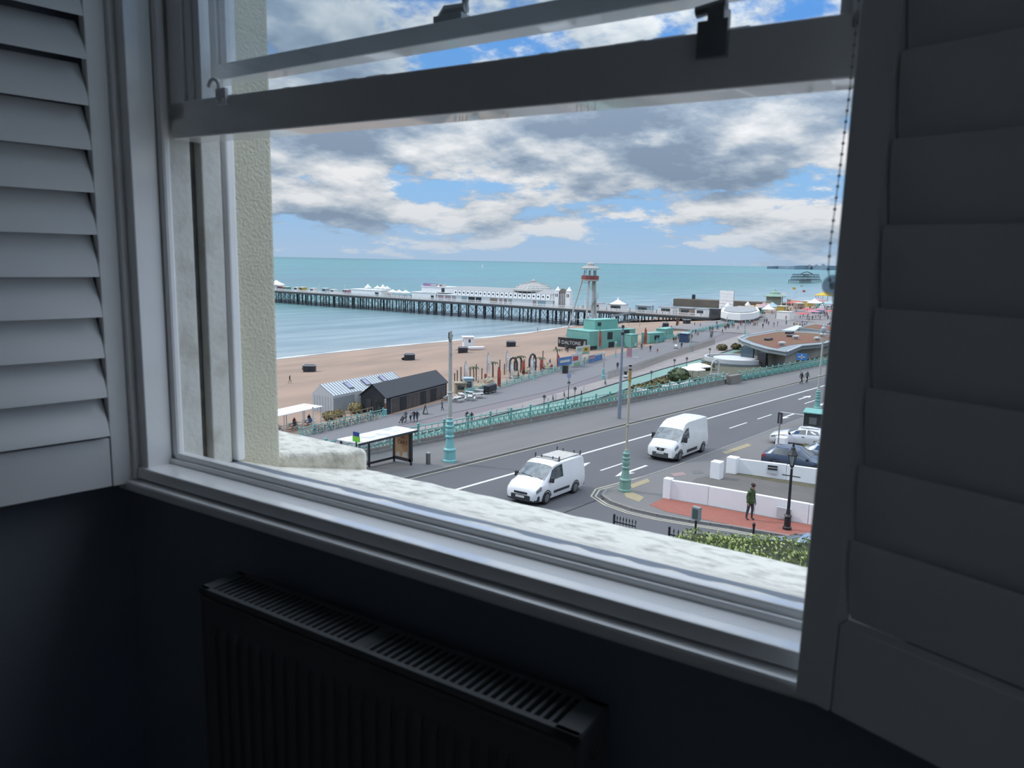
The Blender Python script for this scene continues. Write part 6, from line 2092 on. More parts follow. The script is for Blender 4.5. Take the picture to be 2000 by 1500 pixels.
# --- hoardings and the boat-shaped stall
def hoarding(label, p, q, z0_, h, m_, sheets, legs=False):
    root = thing('hoarding', label, 'hoarding', p)
    v_ = Vector(q) - Vector(p)
    v_.z = 0
    b = MB()
    b.bar((0, 0, z0_ + h / 2), (v_.x, v_.y, z0_ + h / 2), 0.12, h)
    b.build('panel', m_, root)
    for (t0_, t1_, a0_, a1_, mm) in sheets:
        b = MB()
        nrm = Vector((v_.y, -v_.x, 0)).normalized() * 0.07
        if nrm.x > 0 and abs(nrm.x) > abs(nrm.y): nrm = -nrm
        b.bar(v_ * t0_ + nrm + Vector((0, 0, z0_ + h * (a0_ + a1_) / 2)), v_ * t1_ + nrm + Vector((0, 0, z0_ + h * (a0_ + a1_) / 2)), 0.04, h * (a1_ - a0_))
        b.build('printed_sheet', mm, root)
    for t in ((0.06, 0.94) if legs else ()):
        b = MB()
        b.bar(v_ * t, v_ * t + Vector((0, 0, z0_ + 0.1)), 0.12)
        b.build('leg', MATS['white_pole'], root)
    return root
bl_ = mat('hoarding_blue', (0.08, 0.22, 0.50), 0.6, var=0.4, scale=1, col2=(0.25, 0.42, 0.62))
pr_ = mat('print_red', (0.55, 0.10, 0.09), 0.6)
pyl = mat('print_yellow', (0.65, 0.48, 0.08), 0.6)
pwh = mat('print_white', (0.72, 0.73, 0.70), 0.6, var=0.1)
pgr = mat('print_green', (0.30, 0.55, 0.36), 0.6)
hoarding('blue hoarding with white marks along the promenade railing', (128.95, 83.26, 4.10), (133.76, 83.13, 4.26), 1.2, 1.7, bl_, [(0.1, 0.85, 0.35, 0.65, pwh)], True)
hoarding('red and white hoarding next to the blue one', (134.86, 83.82, 4.29), (139.00, 83.86, 4.42), 0.3, 2.6, pwh, [(0.1, 0.6, 0.45, 0.8, pr_), (0.2, 0.8, 0.0, 0.3, pgr)], True)
hoarding('white billboard with yellow print raised on posts by the venue', (139.39, 85.63, 4.44), (144.84, 85.46, 4.61), 1.9, 1.9, pwh, [(0.5, 0.92, 0.3, 0.85, pyl), (0.08, 0.42, 0.55, 0.8, pgr), (0.08, 0.9, 0.08, 0.25, pgr), (0.6, 0.8, 0.45, 0.7, pr_)], True)
hoarding('low blue and pink barrier beyond the billboard', (142.30, 84.07, 4.53), (149.11, 84.70, 4.74), 0.2, 1.4, bl_, [(0.0, 0.4, 0.5, 1.0, mat('print_pink', (0.6, 0.35, 0.38), 0.6)), (0.0, 1.0, 0.85, 1.15, pwh)])
bb = thing('litter_bin', 'black square bin on the promenade before the blue hoarding', 'bin', (128.78, 81.45, 4.10), R(20))
b = MB()
b.box(-0.6, 0.6, -0.5, 0.5, 0, 1.5)
b.build('body', MATS['bin_black'], bb, bevel=0.04)
b = MB()
b.box(-0.65, 0.65, -0.55, 0.55, 1.5, 1.6)
b.build('lid', plast, bb)

# --- green container venue
def container(label, loc, rz, L, D, h, m_, doors=(), sign=None):
    root = thing('container', label, 'container', loc, rz, 'aqua containers')
    b = MB()
    b.box(0, L, 0, D, 0, h)
    b.build('shell', m_, root)
    b = MB()
    n_ = int(L / 0.5)
    for i in range(n_):
        b.box(i * L / n_, (i + 0.5) * L / n_, -0.05, 0, 0.1, h - 0.1)
    b.build('corrugation', m_, root)
    b = MB()
    b.box(-0.06, L + 0.06, -0.06, D + 0.06, h - 0.10, h + 0.06)
    b.build('roof_rim', m_, root)
    for (x0_, x1_, z0_, z1_, mm) in doors:
        b = MB()
        b.box(x0_, x1_, -0.09, -0.04, z0_, z1_)
        b.build('opening', mm, root)
    return root
container('large aqua container venue with dark windows below the zip tower', (162.2, 96.0, 4.85), R(-13.5), 17.0, 7.8, 4.5, aqua, [(6.5, 8.3, 2.3, 4.1, plast), (7.0, 9.0, 0.1, 1.6, plast), (0.2, 2.8, 0.1, 0.9, plast), (12.3, 14.6, 0.2, 4.4, plast)])
container('aqua container set back on the roof of the venue', (167.5, 97.6, 9.4), R(-13.5), 8.5, 4.0, 2.4, aqua, [(1.0, 2.2, 0.9, 1.8, plast)])
container('small aqua container at the promenade edge with a dark hatch', (181.2, 89.2, 5.6), R(-13.5), 6.2, 2.6, 2.6, aqua, [(2.0, 4.0, 0.9, 2.0, plast)])
container('end aqua container near the crowd on the promenade', (191.5, 89.6, 6.0), R(4), 6.0, 2.6, 2.7, aqua, [(1.0, 2.0, 0.2, 2.2, pgr)])
container('aqua booth with stickers by the promenade', (171.2, 89.3, 5.3), R(-13.5), 2.6, 2.2, 3.2, aqua, [(0.4, 1.1, 1.2, 2.6, pgr), (1.4, 2.1, 0.3, 1.1, pwh)])
aw = thing('awning', 'pair of black sail awnings on the roof of the venue', 'awning', (176.5, 98.0, 9.4), R(-13.5))
for z, y in ((2.9, 0.0), (1.2, -1.5)):
    b = MB()
    b.prism([(0, y - 1.2), (8.5, y - 1.0), (8.8, y + 1.6), (0.2, y + 1.4)], lambda x, y: z + 0.10 * x, lambda x, y: z + 0.10 * x + 0.06)
    b.build('sail', plast, aw)
for x in (0.1, 8.5):
    for y in (-2.5, 1.4):
        b = MB()
        b.cyl(x, y, 0, 3.0 + 0.1 * x if y > 0 else 1.3 + 0.1 * x, 0.07, n=6)
        b.build('pole', MATS['white_pole'], aw)
sg2 = thing('venue_sign', 'black venue sign with big white letters on the container front', 'sign', (161.2, 100.2, 4.8), 0)
b = MB()
b.box(-0.12, 0.12, -4.1, 4.1, 0.3, 2.7)
b.build('board', mat('sign_black', (0.02, 0.02, 0.022), 0.6, var=0.3), sg2)
words('DALTONS', 'lettering', 1.25, mat('sign_letter_white', (0.8, 0.8, 0.8), 0.6), sg2, (-0.14, 0.25, 1.5), (R(90), 0, R(-90)), 0.02, sx=0.98)
b = MB()
b.slabx([(-4.0, 0.5), (-3.1, 0.5), (-3.5, 2.3), (-3.9, 2.3)], -0.15, -0.12)
b.build('figure_print', mat('print_grey', (0.42, 0.40, 0.38), 0.6), sg2)
b = MB()
b.slabx([(3.4, 1.6), (3.65, 1.0), (3.95, 1.7), (3.65, 2.4)], -0.15, -0.12)
b.build('figure_print', mat('print_grey', (0.42, 0.40, 0.38), 0.6), sg2)
for i in range(7):
    person('person sitting out in front of the black venue sign', (156.5 + (i % 3) * 1.3, 95 + i * 1.15, hl(157, 95 + i * 1.15)), i, ('sit', 'stand')[i % 2], ('black', 'slate', 'grey')[i % 3], 'jeans', group='people at the venue')
feather('orange-red feather flag against the aqua container wall', (163.8, 94.2, 4.9), 5.2, fo_)
feather('round-topped red feather flag on a white pole past the venue', (173.2, 86.6, 5.5), 5.0, mat('flag_red', (0.62, 0.08, 0.05), 0.7))
for i, (p, m_) in enumerate((((156.19, 81.68, 4.97), mat('print_pink', (0.6, 0.35, 0.38), 0.6)), ((155.63, 79.82, 4.95), pwh))):
    b = MB()
    b.slabx([(-0.6, 0), (0.6, 0), (0.6, 2.0), (-0.6, 2.2)], -0.05, 0.05)
    b.slabx([(-0.7, 0), (0.7, 0), (0.7, 0.12), (-0.7, 0.12)], -0.4, 0.4)
    tag(b.build('pavement_sign', m_, loc=p), ('pink upright sign board before the aqua booth', 'white upright sign board before the aqua booth')[i], 'sign').rotation_euler = (0, 0, R(20))

# --- zip-wire tower
tw = thing('zip_tower', 'tall white zip-wire tower with conical roof and red platform', 'tower', (197.0, 117.0, 4.6))
twm = mat('tower_white', (0.62, 0.64, 0.62), 0.5, var=0.3, scale=0.6, col2=(0.5, 0.52, 0.5))
def leg(p, q, r_=0.22):
    b = MB()
    b.tube([p, q], r_, 8)
    b.build('leg', twm, tw, smooth=True)
A_, B_ = (-2.8, 6.0, -0.4), (-3.6, -1.3, 0)
leg(A_, (-0.6, 1.5, 19.0))
leg(B_, (-0.6, -0.2, 19.0))
leg((2.2, -1.6, 0), (0.9, -1.0, 19.2), 0.3)
leg((2.6, 2.6, 0), (1.0, 0.9, 19.2), 0.2)
for z in (5.0, 13.6, 15.6):
    k = z / 19.0
    p = Vector(A_).lerp(Vector((-0.6, 1.5, 19.0)), k)
    q = Vector(B_).lerp(Vector((-0.6, -0.2, 19.0)), k)
    b = MB()
    b.bar(p, q, 0.16)
    b.build('cross_tie', twm, tw)
b = MB()
b.cyl(1.3, -0.6, 0, 16.5, 0.55, 0.55, n=10)
b.build('stair_core', twm, tw, smooth=True)
for k in range(40):
    t = k * 0.42
    b = MB() if k == 0 else b
    z = 0.35 + k * 0.40
    p0, p1 = (1.3 + 0.5 * math.cos(t), -0.6 + 0.5 * math.sin(t), z), (1.3 + 1.5 * math.cos(t), -0.6 + 1.5 * math.sin(t), z)
    b.bar(p0, p1, 0.5, 0.08)
    b.bar(p1, (p1[0], p1[1], z + 1.0), 0.05)
b.build('spiral_steps', twm, tw)['kind'] = 'stuff'
redm = mat('platform_red', (0.36, 0.10, 0.09), 0.7, var=0.4, scale=0.8)
b = MB()
b.lathe([(2.4, 16.1), (2.6, 16.3), (2.6, 16.5)], 12)
b.build('platform', twm, tw)
for k in range(12):
    t0_, t1_ = 2 * math.pi * k / 12, 2 * math.pi * (k + 1) / 12
    b = MB()
    b.bar((2.55 * math.cos(t0_), 2.55 * math.sin(t0_), 17.1), (2.55 * math.cos(t1_), 2.55 * math.sin(t1_), 17.1), 0.05, 1.1)
    b.build('guard_panel', redm, tw)
b = MB()
b.lathe([(2.9, 19.6), (2.95, 19.8), (1.9, 20.4), (1.4, 20.55), (1.2, 21.1), (0.9, 21.3), (0.15, 21.6)], 14)
b.build('roof', mat('tower_roof', (0.46, 0.46, 0.43), 0.7, var=0.3), tw, smooth=30)
for k in range(5):
    t = 2 * math.pi * k / 5
    b = MB()
    b.cyl(1.8 * math.cos(t), 1.8 * math.sin(t), 16.5, 19.7, 0.08, n=6)
    b.build('roof_post', twm, tw)
b = MB()
b.slabx([(-3.0, 0), (-0.8, 0), (-1.6, 3.6), (-3.0, 3.6)], 0.2, 0.5)
b.build('slide_panel', twm, tw)

# --- lamps, posts and lanterns down the drive
def lamp_simple(root, H):
    b = MB()
    b.lathe([(0.05, 0), (0.16, 0.08), (0.20, 0.35), (0.12, 0.5), (0.03, 0.62)], 8, (0, 0, H))
    b.build('lantern', mat('lantern_pale', (0.6, 0.62, 0.6), 0.4), root, smooth=True)
lamp_column('lamp_post', 'white lamp post with aqua pedestal on the drive below the blue-grey mast', (127.75, 72.18, 4.06), 4.65, 2.0, pturq, cream, lamp_simple, 0.42, 0.15, 0.12)
lamp_column('lamp_post', 'white lamp post on the promenade railing among the flags', (118.46, 81.85, 3.77), 3.43, 1.0, pturq, cream, lamp_simple, 0.25, 0.12, 0.10)
lamp_column('lamp_post', 'white lamp post on the promenade below the billboard', (138.23, 82.64, 4.40), 1.74, 0.9, pturq, cream, lamp_simple, 0.25, 0.12, 0.10)
lamp_column('lamp_post', 'white lamp post beside the red feather flag', (153.61, 83.82, 4.89), 3.04, 1.0, pturq, cream, lamp_simple, 0.25, 0.12, 0.10)
lamp_column('lamp_post', 'white lamp post on the promenade by the blue booth', (172.23, 74.02, 5.48), 4.54, 1.8, pturq, cream, lamp_simple, 0.35, 0.15, 0.12)
lamp_column('lamp_post', 'white lamp post farther up the drive near the pier', (208.52, 73.83, 6.63), 4.52, 1.8, pturq, cream, lamp_simple, 0.35, 0.15, 0.12)
lamp_column('lamp_post', 'white lamp post under the pier entrance awning', (233.55, 88.59, 6.77), 3.0, 1.0, pturq, cream, lamp_simple, 0.25, 0.12, 0.10)
ln0 = None
for i, p in enumerate(((93.09, 62.41, 3.50), (102.53, 62.93, 3.50), (125.12, 60.83, 3.98), (140.68, 63.53, 4.48), (144.41, 62.58, 4.59), (159.93, 64.09, 5.09), (106.94, 66.87, 3.50))):
    lab = 'small black lantern post beside the green cycle lane'
    if ln0 is None:
        ln0 = thing('lane_lantern', lab, 'lamp post', p, 0, 'lanterns along the cycle lane')
        b = MB()
        b.lathe([(0.12, 0), (0.10, 0.3), (0.05, 0.4), (0.045, 2.3)], 8)
        b.build('post', blkiron, ln0)
        b = MB()
        b.lathe([(0.10, 2.3), (0.24, 2.75)], 6)
        b.build('lantern', mat('lantern_pale', (0.6, 0.62, 0.6), 0.4), ln0)
        b = MB()
        b.lathe([(0.30, 2.75), (0.28, 2.82), (0.06, 3.1)], 6)
        b.build('hood', blkiron, ln0)
    else:
        dup(ln0, p, 0, lab)
gp = thing('signpost', 'thin grey signpost with a small blue plate beside the pale paving', 'sign', (108.19, 67.66, 3.50))
b = MB()
b.cyl(0, 0, 0, 4.0, 0.07, n=6)
b.build('post', gm, gp)
b = MB()
b.box(-0.06, 0.06, -0.35, 0.35, 3.4, 4.1)
b.build('plate', mat('sign_pale_blue', (0.3, 0.36, 0.6), 0.5), gp)
bs2 = thing('notice_board', 'black notice board on a post beside the green lane', 'sign', (105.97, 63.79, 3.50), R(-60))
b = MB()
b.cyl(0, 0, 0, 1.2, 0.06, n=6)
b.build('post', blkiron, bs2)
b = MB()
b.box(-0.08, 0.08, -0.42, 0.42, 0.7, 1.95)
b.build('board', plast, bs2, bevel=0.02)
pk = thing('picket_fence', 'pale picket fence along the paved strip of the drive', 'fence', (128.0, 71.3, zl(128)))
b = MB()
r_ = MB()
px_ = 128.0
while px_ < 189:
    y = Y_PALE(px_) - 0.3
    v_ = Vector((px_ - 128.0, y - 71.3, zl(px_) - zl(128)))
    b.bar(v_, v_ + Vector((0, 0, 1.6)), 0.16, 0.05)
    px_ += 0.55
b.build('pickets', mat('picket_pale', (0.50, 0.47, 0.43), 0.8, var=0.2), pk)['kind'] = 'stuff'
for x0_ in range(128, 188, 12):
    a = Vector((x0_ - 128, Y_PALE(x0_) - 0.3 - 71.3, zl(x0_) - zl(128) + 1.2))
    c = Vector((x0_ + 12 - 128, Y_PALE(x0_ + 12) - 0.3 - 71.3, zl(x0_ + 12) - zl(128) + 1.2))
    r_ = MB()
    r_.bar(a, c, 0.06, 0.08)
    r_.build('rail', MATS['picket_pale'], pk)
for i in range(7):
    p = ((90.01, 65.25, 3.50), (93.49, 66.64, 3.50), (101.50, 67.32, 3.50), (84.27, 67.23, 3.50), (88.38, 67.62, 3.50), (104.68, 67.93, 3.50), (114.59, 68.53, 3.65))[i]
    b = MB()
    b.tube([(0, 0, 0), (0, 0, 1.0), (0, 0, 1.06)], [0.07, 0.07, 0.02], 6)
    tag(b.build('bollard', mat('bollard_white', (0.62, 0.62, 0.60), 0.6, var=0.1), loc=p), 'slim white bollard on the pale paving of the drive', 'bollard', 'white bollards on the drive')
for i, p in enumerate(((89.25, 66.10, 3.50), (122.39, 68.67, 3.89), (103.99, 67.98, 3.50), (108.13, 68.44, 3.50))):
    bicycle('dark bicycle standing at the pale paved strip', p, R(40), 'bicycles on the pale strip')
sc_ = thing('scooter', 'white mobility scooter beside the pale paving near the ivory lamp column', 'scooter', (131.33, 69.25, 4.18), R(20))
b = MB()
b.box(-0.6, 0.7, -0.3, 0.3, 0.2, 0.4)
b.build('deck', pwh, sc_, bevel=0.05)
b = MB()
b.box(-0.5, 0.0, -0.27, 0.27, 0.7, 0.85)
b.box(-0.55, -0.42, -0.27, 0.27, 0.8, 1.35)
b.build('seat', plast, sc_, bevel=0.04)
b = MB()
b.bar((0.6, 0, 0.3), (0.4, 0, 1.1), 0.08)
b.bar((0.4, -0.3, 1.1), (0.4, 0.3, 1.1), 0.05)
b.build('tiller', plast, sc_)
for x, y in ((0.55, 0.25), (0.55, -0.25), (-0.45, 0.25), (-0.45, -0.25)):
    b = MB()
    b.tube([(x, y - 0.05, 0.16), (x, y + 0.05, 0.16)], 0.16, 10)
    b.build('wheel', tyre_m, sc_)

# --- strollers along the promenade
PROM = [((138.89, 75.20, 4.42), 'black', 'slate', 'dark-clothed walker alone on the drive beside the blue-grey mast'), ((166.57, 81.57, 5.30), 'black', 'black', 'dark-clothed walker on the promenade past the white sign boards'), ((165.26, 79.06, 5.26), 'red', 'tan', 'small child in red following on the promenade'), ((176.03, 77.84, 5.60), 'navy', 'slate', 'walker in navy with a pale pushchair on the promenade'),
        ((168.50, 84.86, 5.36), 'slate', 'black', 'person in slate coat by the aqua booth railing')]
for p, c, l, lab in PROM:
    person(lab, p, R(30), 'walk', c, l, h=1.2 if 'child' in lab else 1.72)
pch = thing('pushchair', 'pale pushchair on the promenade in front of a navy-clad walker', 'stroller', (175.20, 78.95, 5.57), R(200))
b = MB()
b.prism([(-0.4, -0.3), (0.5, -0.3), (0.5, 0.3), (-0.4, 0.3)], 0.4, lambda x, y: 0.7 + 0.35 * (x < 0))
b.build('seat', pwh, pch, bevel=0.05)
for x in (-0.4, 0.45):
    for y in (-0.3, 0.3):
        b = MB()
        b.tube([(x, y - 0.03, 0.17), (x, y + 0.03, 0.17)], 0.17, 10)
        b.build('wheel', tyre_m, pch)
b = MB()
b.bar((-0.4, -0.3, 0.6), (-0.8, -0.3, 1.05), 0.04)
b.bar((-0.4, 0.3, 0.6), (-0.8, 0.3, 1.05), 0.04)
b.bar((-0.8, -0.3, 1.05), (-0.8, 0.3, 1.05), 0.04)
b.build('handle', plast, pch)
q = random.Random(9)
cols, lgs = list(CL.keys()), ['jeans', 'black', 'slate', 'tan', 'navy', 'grey']
for i in range(46):
    x = q.uniform(184, 262)
    y = Y_RAIL(min(x, 225)) - q.uniform(0.6, 3.2) if i % 3 else q.uniform(Y_PURP(min(x, 225)), Y_RAIL(min(x, 225)) - 1)
    person('walker in the stream of people on the promenade towards the pier', (x, y, (zl(x) + 0.05 if x < 215 else 7.0)), q.uniform(0, 6.3), ('walk', 'walk', 'stand')[i % 3], q.choice(cols), q.choice(lgs), h=q.uniform(1.6, 1.82), group='people walking on the promenade')
for i in range(8):
    person('beachgoer standing on the shingle near the pier', (q.uniform(210, 255), q.uniform(92, 112), 0), q.uniform(0, 6), 'stand', q.choice(cols), q.choice(lgs), group='beachgoers near the pier')
    o = COL.objects[-1]
    o.location.z = hl(o.location.x, o.location.y)
block('booth', 'dark blue stall on the promenade by a white lamp post', 'booth', (188.41, 82.41, 5.99), R(5), 3.2, 2.2, 2.3, mat('stall_navy', (0.05, 0.09, 0.17), 0.7), roof=pblue)
for i, p in enumerate(((228.69, 106.99, 5.98), (250.66, 109.45, 5.83))):
    dup(sk_, p, R(20 + 30 * i), ('beach bin on the sand mound, nearer the tower', 'beach bin on top of the sand mound by the pier')[i], 'beach bins')
b = MB()
b.tube([(0, 0, 0), (0, 0, 3.4)], [0.4, 0.3], 8)
tag(b.build('beach_sculpture', tpm, loc=(226.56, 102.13, 6.26)), 'tall weathered timber post on the sand mound', 'post')

# --- café garden under the terrace
umb = None
def parasol(label, loc, h, r_, m_, group, pole=None):
    root = thing('parasol', label, 'parasol', loc, 0, group)
    b = MB()
    b.cyl(0, 0, 0, h, 0.05, n=6)
    b.build('pole', MATS['white_pole'], root)
    b = MB()
    b.lathe([(r_, h - 0.35), (r_ * 0.98, h - 0.25), (r_ * 0.55, h + 0.05), (0.06, h + 0.3), (0.02, h + 0.45)], 8)
    b.build('canopy', m_, root)
    return root
cvw = MATS['canvas_white']
parasol('wide white café parasol over the garden shrubs', (135.92, 57.57, 4.32), 2.6, 2.5, cvw, 'café parasols')
parasol('second white café parasol overlapping the wide one', (138.17, 57.30, 4.40), 2.9, 2.3, cvw, 'café parasols')
for i, (p, rx, h, c, lab) in enumerate((((122.05, 60.90, 3.88), 2.4, 1.0, 'olive_leaf', 'low olive shrub at the near end of the café garden'), ((124.01, 59.87, 3.95), 2.6, 1.1, 'olive_leaf', 'low spreading shrub with yellow-green leaves in the garden'), ((128.12, 60.15, 4.08), 2.2, 1.4, 'olive_leaf', 'reddish low shrub along the cycle lane kerb'), ((132.37, 58.77, 4.21), 2.6, 2.9, 'dark_leaf', 'large dark round bush beside the white parasols'),
                                        ((149.87, 60.51, 4.77), 1.8, 1.6, 'olive_leaf', 'brown-green shrub behind the white parasols'), ((133.05, 60.53, 4.23), 2.0, 1.2, 'olive_leaf', 'olive shrub between the large bush and the lane'), ((179.40, 68.84, 5.71), 1.6, 1.5, 'olive_leaf', 'shrub beside the round white terrace'), ((183.16, 66.81, 5.83), 1.5, 1.5, 'olive_leaf', 'yellowish shrub against the round building'),
                                        ((161.54, 52.60, 5.14), 1.0, 1.8, 'olive_leaf', 'shrub before the pale wall, nearer the doorway'), ((164.15, 51.39, 5.22), 1.3, 1.7, 'olive_leaf', 'shrub before the pale wall, nearer the blue sign'))):
    bush(lab, p, rx, rx * 0.8, h, c, 300, seed=60 + i)
# stone edging and white boulders
for i, p in enumerate(((124.50, 57.62, 3.96), (127.96, 57.85, 4.07), (126.58, 56.43, 4.03), (128.72, 56.01, 4.10), (119.15, 60.11, 3.79), (119.07, 58.70, 3.79), (131.57, 56.38, 4.19), (121.28, 57.26, 3.86))):
    b = MB()
    qq = random.Random(80 + i)
    b.ball((0, 0, 0), 1.0, 6, 4)
    b.v = [(x * qq.uniform(0.9, 1.7), y * qq.uniform(0.8, 1.2), z * 0.7 + 0.3) for x, y, z in b.v]
    tag(b.build('boulder', mat('white_boulder', (0.58, 0.57, 0.54), 0.9, var=0.4), loc=p), 'pale boulder edging the café garden', 'boulder', 'café garden boulders')
chp = None
def chair(loc, rz):
    global chp
    lab, g = 'white café chair on the terrace below the railing', 'white café chairs'
    if chp is None:
        chp = thing('cafe_chair', lab, 'chair', loc, rz, g)
        wm = mat('chair_white', (0.70, 0.72, 0.72), 0.5, var=0.1)
        for nm, f_ in [('seat', lambda b: b.box(-0.24, 0.24, -0.24, 0.24, 0.43, 0.48)), ('backrest', lambda b: b.box(-0.24, -0.19, -0.24, 0.24, 0.5, 0.95))] + [('leg', (lambda x, y: lambda b: b.bar((x, y, 0), (x, y, 0.44), 0.05))(x, y)) for x in (-0.2, 0.2) for y in (-0.2, 0.2)]:
            b = MB()
            f_(b)
            b.build(nm, wm, chp)
        return
    dup(chp, loc, rz)
for i, p in enumerate(((131.01, 55.44, 4.17), (132.42, 55.25, 4.21), (133.84, 55.06, 4.26), (135.29, 54.86, 4.30), (137.27, 54.88, 4.37), (139.29, 54.89, 4.43), (129.88, 54.46, 4.13), (131.32, 54.19, 4.18), (133.26, 54.12, 4.24), (134.75, 53.84, 4.29), (137.45, 53.74, 4.37), (142.01, 54.96, 4.52), (143.59, 54.76, 4.57), (144.74, 54.18, 4.61))):
    chair(p, i * 1.1)
for i, p in enumerate(((129.81, 53.74, 4.13), (132.58, 53.34, 4.22), (135.43, 52.93, 4.31), (140.46, 53.33, 4.47))):
    b = MB()
    b.cyl(0, 0, 0.70, 0.74, 0.45, n=12)
    b.cyl(0, 0, 0.03, 0.70, 0.04, n=6)
    b.cyl(0, 0, 0, 0.03, 0.28, n=12)
    tag(b.build('cafe_table', MATS['chair_white'], loc=p), 'round white café table on the terrace below the railing', 'table', 'round café tables')
ar = thing('garden_arch', 'white garden arch beyond the café parasols', 'arch', (144.98, 56.78, 4.61), R(-30))
b = MB()
b.tube([(-0.9, 0, 0), (-0.9, 0, 2.0), (-0.6, 0, 2.7), (0, 0, 3.0), (0.6, 0, 2.7), (0.9, 0, 2.0), (0.9, 0, 0)], 0.16, 8)
b.build('hoop', pwh, ar, smooth=True)
b = MB()
b.box(-1.2, 1.2, -0.2, 0.2, 0, 0.25)
b.build('plinth', pwh, ar)

# --- round terrace and the low curved building
RT = (163.5, 59.6, 5.2)
rt_ = thing('round_terrace', 'round white-rimmed terrace in front of the curved building', 'terrace', RT)
b = MB()
b.lathe([(7.2, -0.6), (7.2, 0.3)], 32)
b.build('step', mat('terrace_grey', (0.22, 0.25, 0.26), 0.8, var=0.3), rt_, smooth=30)
b = MB()
vs, fs = [], []
for k in range(33):
    t = 2 * math.pi * k / 32
    for r_, z in ((6.6, 0.3), (6.6, 1.1), (6.2, 1.1), (6.2, 0.3)):
        vs.append((r_ * math.cos(t), r_ * math.sin(t), z))
    if k:
        for j in range(4):
            fs.append((k * 4 - 4 + j, k * 4 - 4 + (j + 1) % 4, k * 4 + (j + 1) % 4, k * 4 + j))
b.add(vs, fs)
b.build('rim_wall', mat('rim_white', (0.72, 0.73, 0.72), 0.6, var=0.1), rt_, smooth=30)
b = MB()
b.lathe([(4.6, 0.3), (4.6, 0.75), (4.2, 0.8)], 28, (1.2, 0.6, 0))
b.build('white_dais', MATS['rim_white'], rt_, smooth=30)
AQ = Vector((166.0, 50.0, 5.2))
aq = thing('curved_building', 'low curved building with a rust-red planted roof below the road', 'building', tuple(AQ))
Z_R = 9.0
def rel(pts):
    return [(p[0] - AQ.x, p[1] - AQ.y) for p in pts]
outer = rel([(177.96, 64.47, 9.00), (171.59, 60.92, 9.00), (164.67, 55.82, 9.00), (159.55, 51.35, 9.00), (156.65, 46.68, 9.00), (171.48, 48.03, 9.00), (178.11, 46.03, 9.00), (193.53, 45.43, 9.00), (211.73, 49.83, 9.00), (211.04, 58.08, 9.00), (207.51, 65.10, 9.00), (194.19, 65.38, 9.00), (185.86, 65.70, 9.00)])
inner = rel([(178.06, 62.77, 9.00), (172.08, 58.97, 9.00), (164.70, 53.05, 9.00), (162.07, 50.25, 9.00), (168.57, 50.77, 9.00), (175.64, 49.78, 9.00), (183.02, 47.34, 9.00), (196.76, 47.39, 9.00), (206.27, 51.00, 9.00), (207.72, 57.15, 9.00), (204.79, 63.55, 9.00), (191.89, 63.81, 9.00), (184.05, 63.91, 9.00)])
wallp = rel([(176.56, 63.33, 9.00), (172.14, 60.41, 9.00), (166.19, 55.78, 9.00), (161.83, 51.78, 9.00), (158.49, 47.35, 9.00), (172.44, 48.52, 9.00), (179.32, 46.35, 9.00), (194.93, 45.77, 9.00), (210.09, 49.43, 9.00), (209.37, 57.61, 9.00), (205.86, 64.57, 9.00), (192.93, 64.68, 9.00), (184.80, 64.94, 9.00)])
pw_ = mat('pale_render', (0.46, 0.45, 0.40), 0.8, var=0.2)
def centroid(pts):
    return Vector((sum(p[0] for p in pts) / len(pts), sum(p[1] for p in pts) / len(pts)))
def shrink(pts, k):
    c = centroid(pts)
    return [tuple(c + (Vector(p) - c) * k) for p in pts]
b = MB()
b.prism(shrink(wallp, 0.90), -1.2, Z_R - AQ.z - 0.7)
b.build('wall', pw_, aq)
b = MB()
b.prism(outer, Z_R - AQ.z - 0.75, Z_R - AQ.z)
b.build('roof_fascia', mat('fascia_grey', (0.28, 0.33, 0.35), 0.6, var=0.2), aq)
b = MB()
b.prism(inner, Z_R - AQ.z, Z_R - AQ.z + 0.06)
b.build('roof_planting', mat('rust_sedum', (0.24, 0.085, 0.055), 0.95, var=1.0, scale=0.35, col2=(0.19, 0.12, 0.05), th=(0.42, 0.62)), aq)
n_ = len(outer)
for i in range(n_):
    a, c = Vector(outer[i]), Vector(outer[(i + 1) % n_])
    b = MB()
    b.bar((a.x, a.y, Z_R - AQ.z + 0.08), (c.x, c.y, Z_R - AQ.z + 0.08), 0.45, 0.2)
    b.build('roof_edging', mat('edging_pale', (0.50, 0.54, 0.55), 0.6, var=0.2), aq)
def on_roof(p):
    return (p[0] - AQ.x, p[1] - AQ.y)
for p, sx, sy in (((178.62, 57.52, 9.00), 3.2, 1.0), ((200.88, 59.44, 9.00), 3.0, 1.4), ((192.30, 56.48, 9.00), 3.4, 1.2)):
    x, y = on_roof(p)
    b = MB()
    b.box(x - sx / 2, x + sx / 2, y - sy / 2, y + sy / 2, Z_R - AQ.z, Z_R - AQ.z + 0.55)
    b.build('skylight', mat('skylight_dark', (0.05, 0.055, 0.06), 0.4, var=0.2), aq)
for p in ((186.34, 53.61, 9.00), (186.49, 48.72, 9.00), (168.14, 51.18, 9.00), (197.17, 50.38, 9.00)):
    x, y = on_roof(p)
    b = MB()
    b.lathe([(0.5, 0), (0.5, 0.5), (0.85, 0.55), (0.85, 0.85), (0.4, 1.0)], 12, (x, y, Z_R - AQ.z))
    b.build('roof_vent', mat('vent_pale', (0.56, 0.56, 0.52), 0.6, var=0.1), aq, smooth=30)
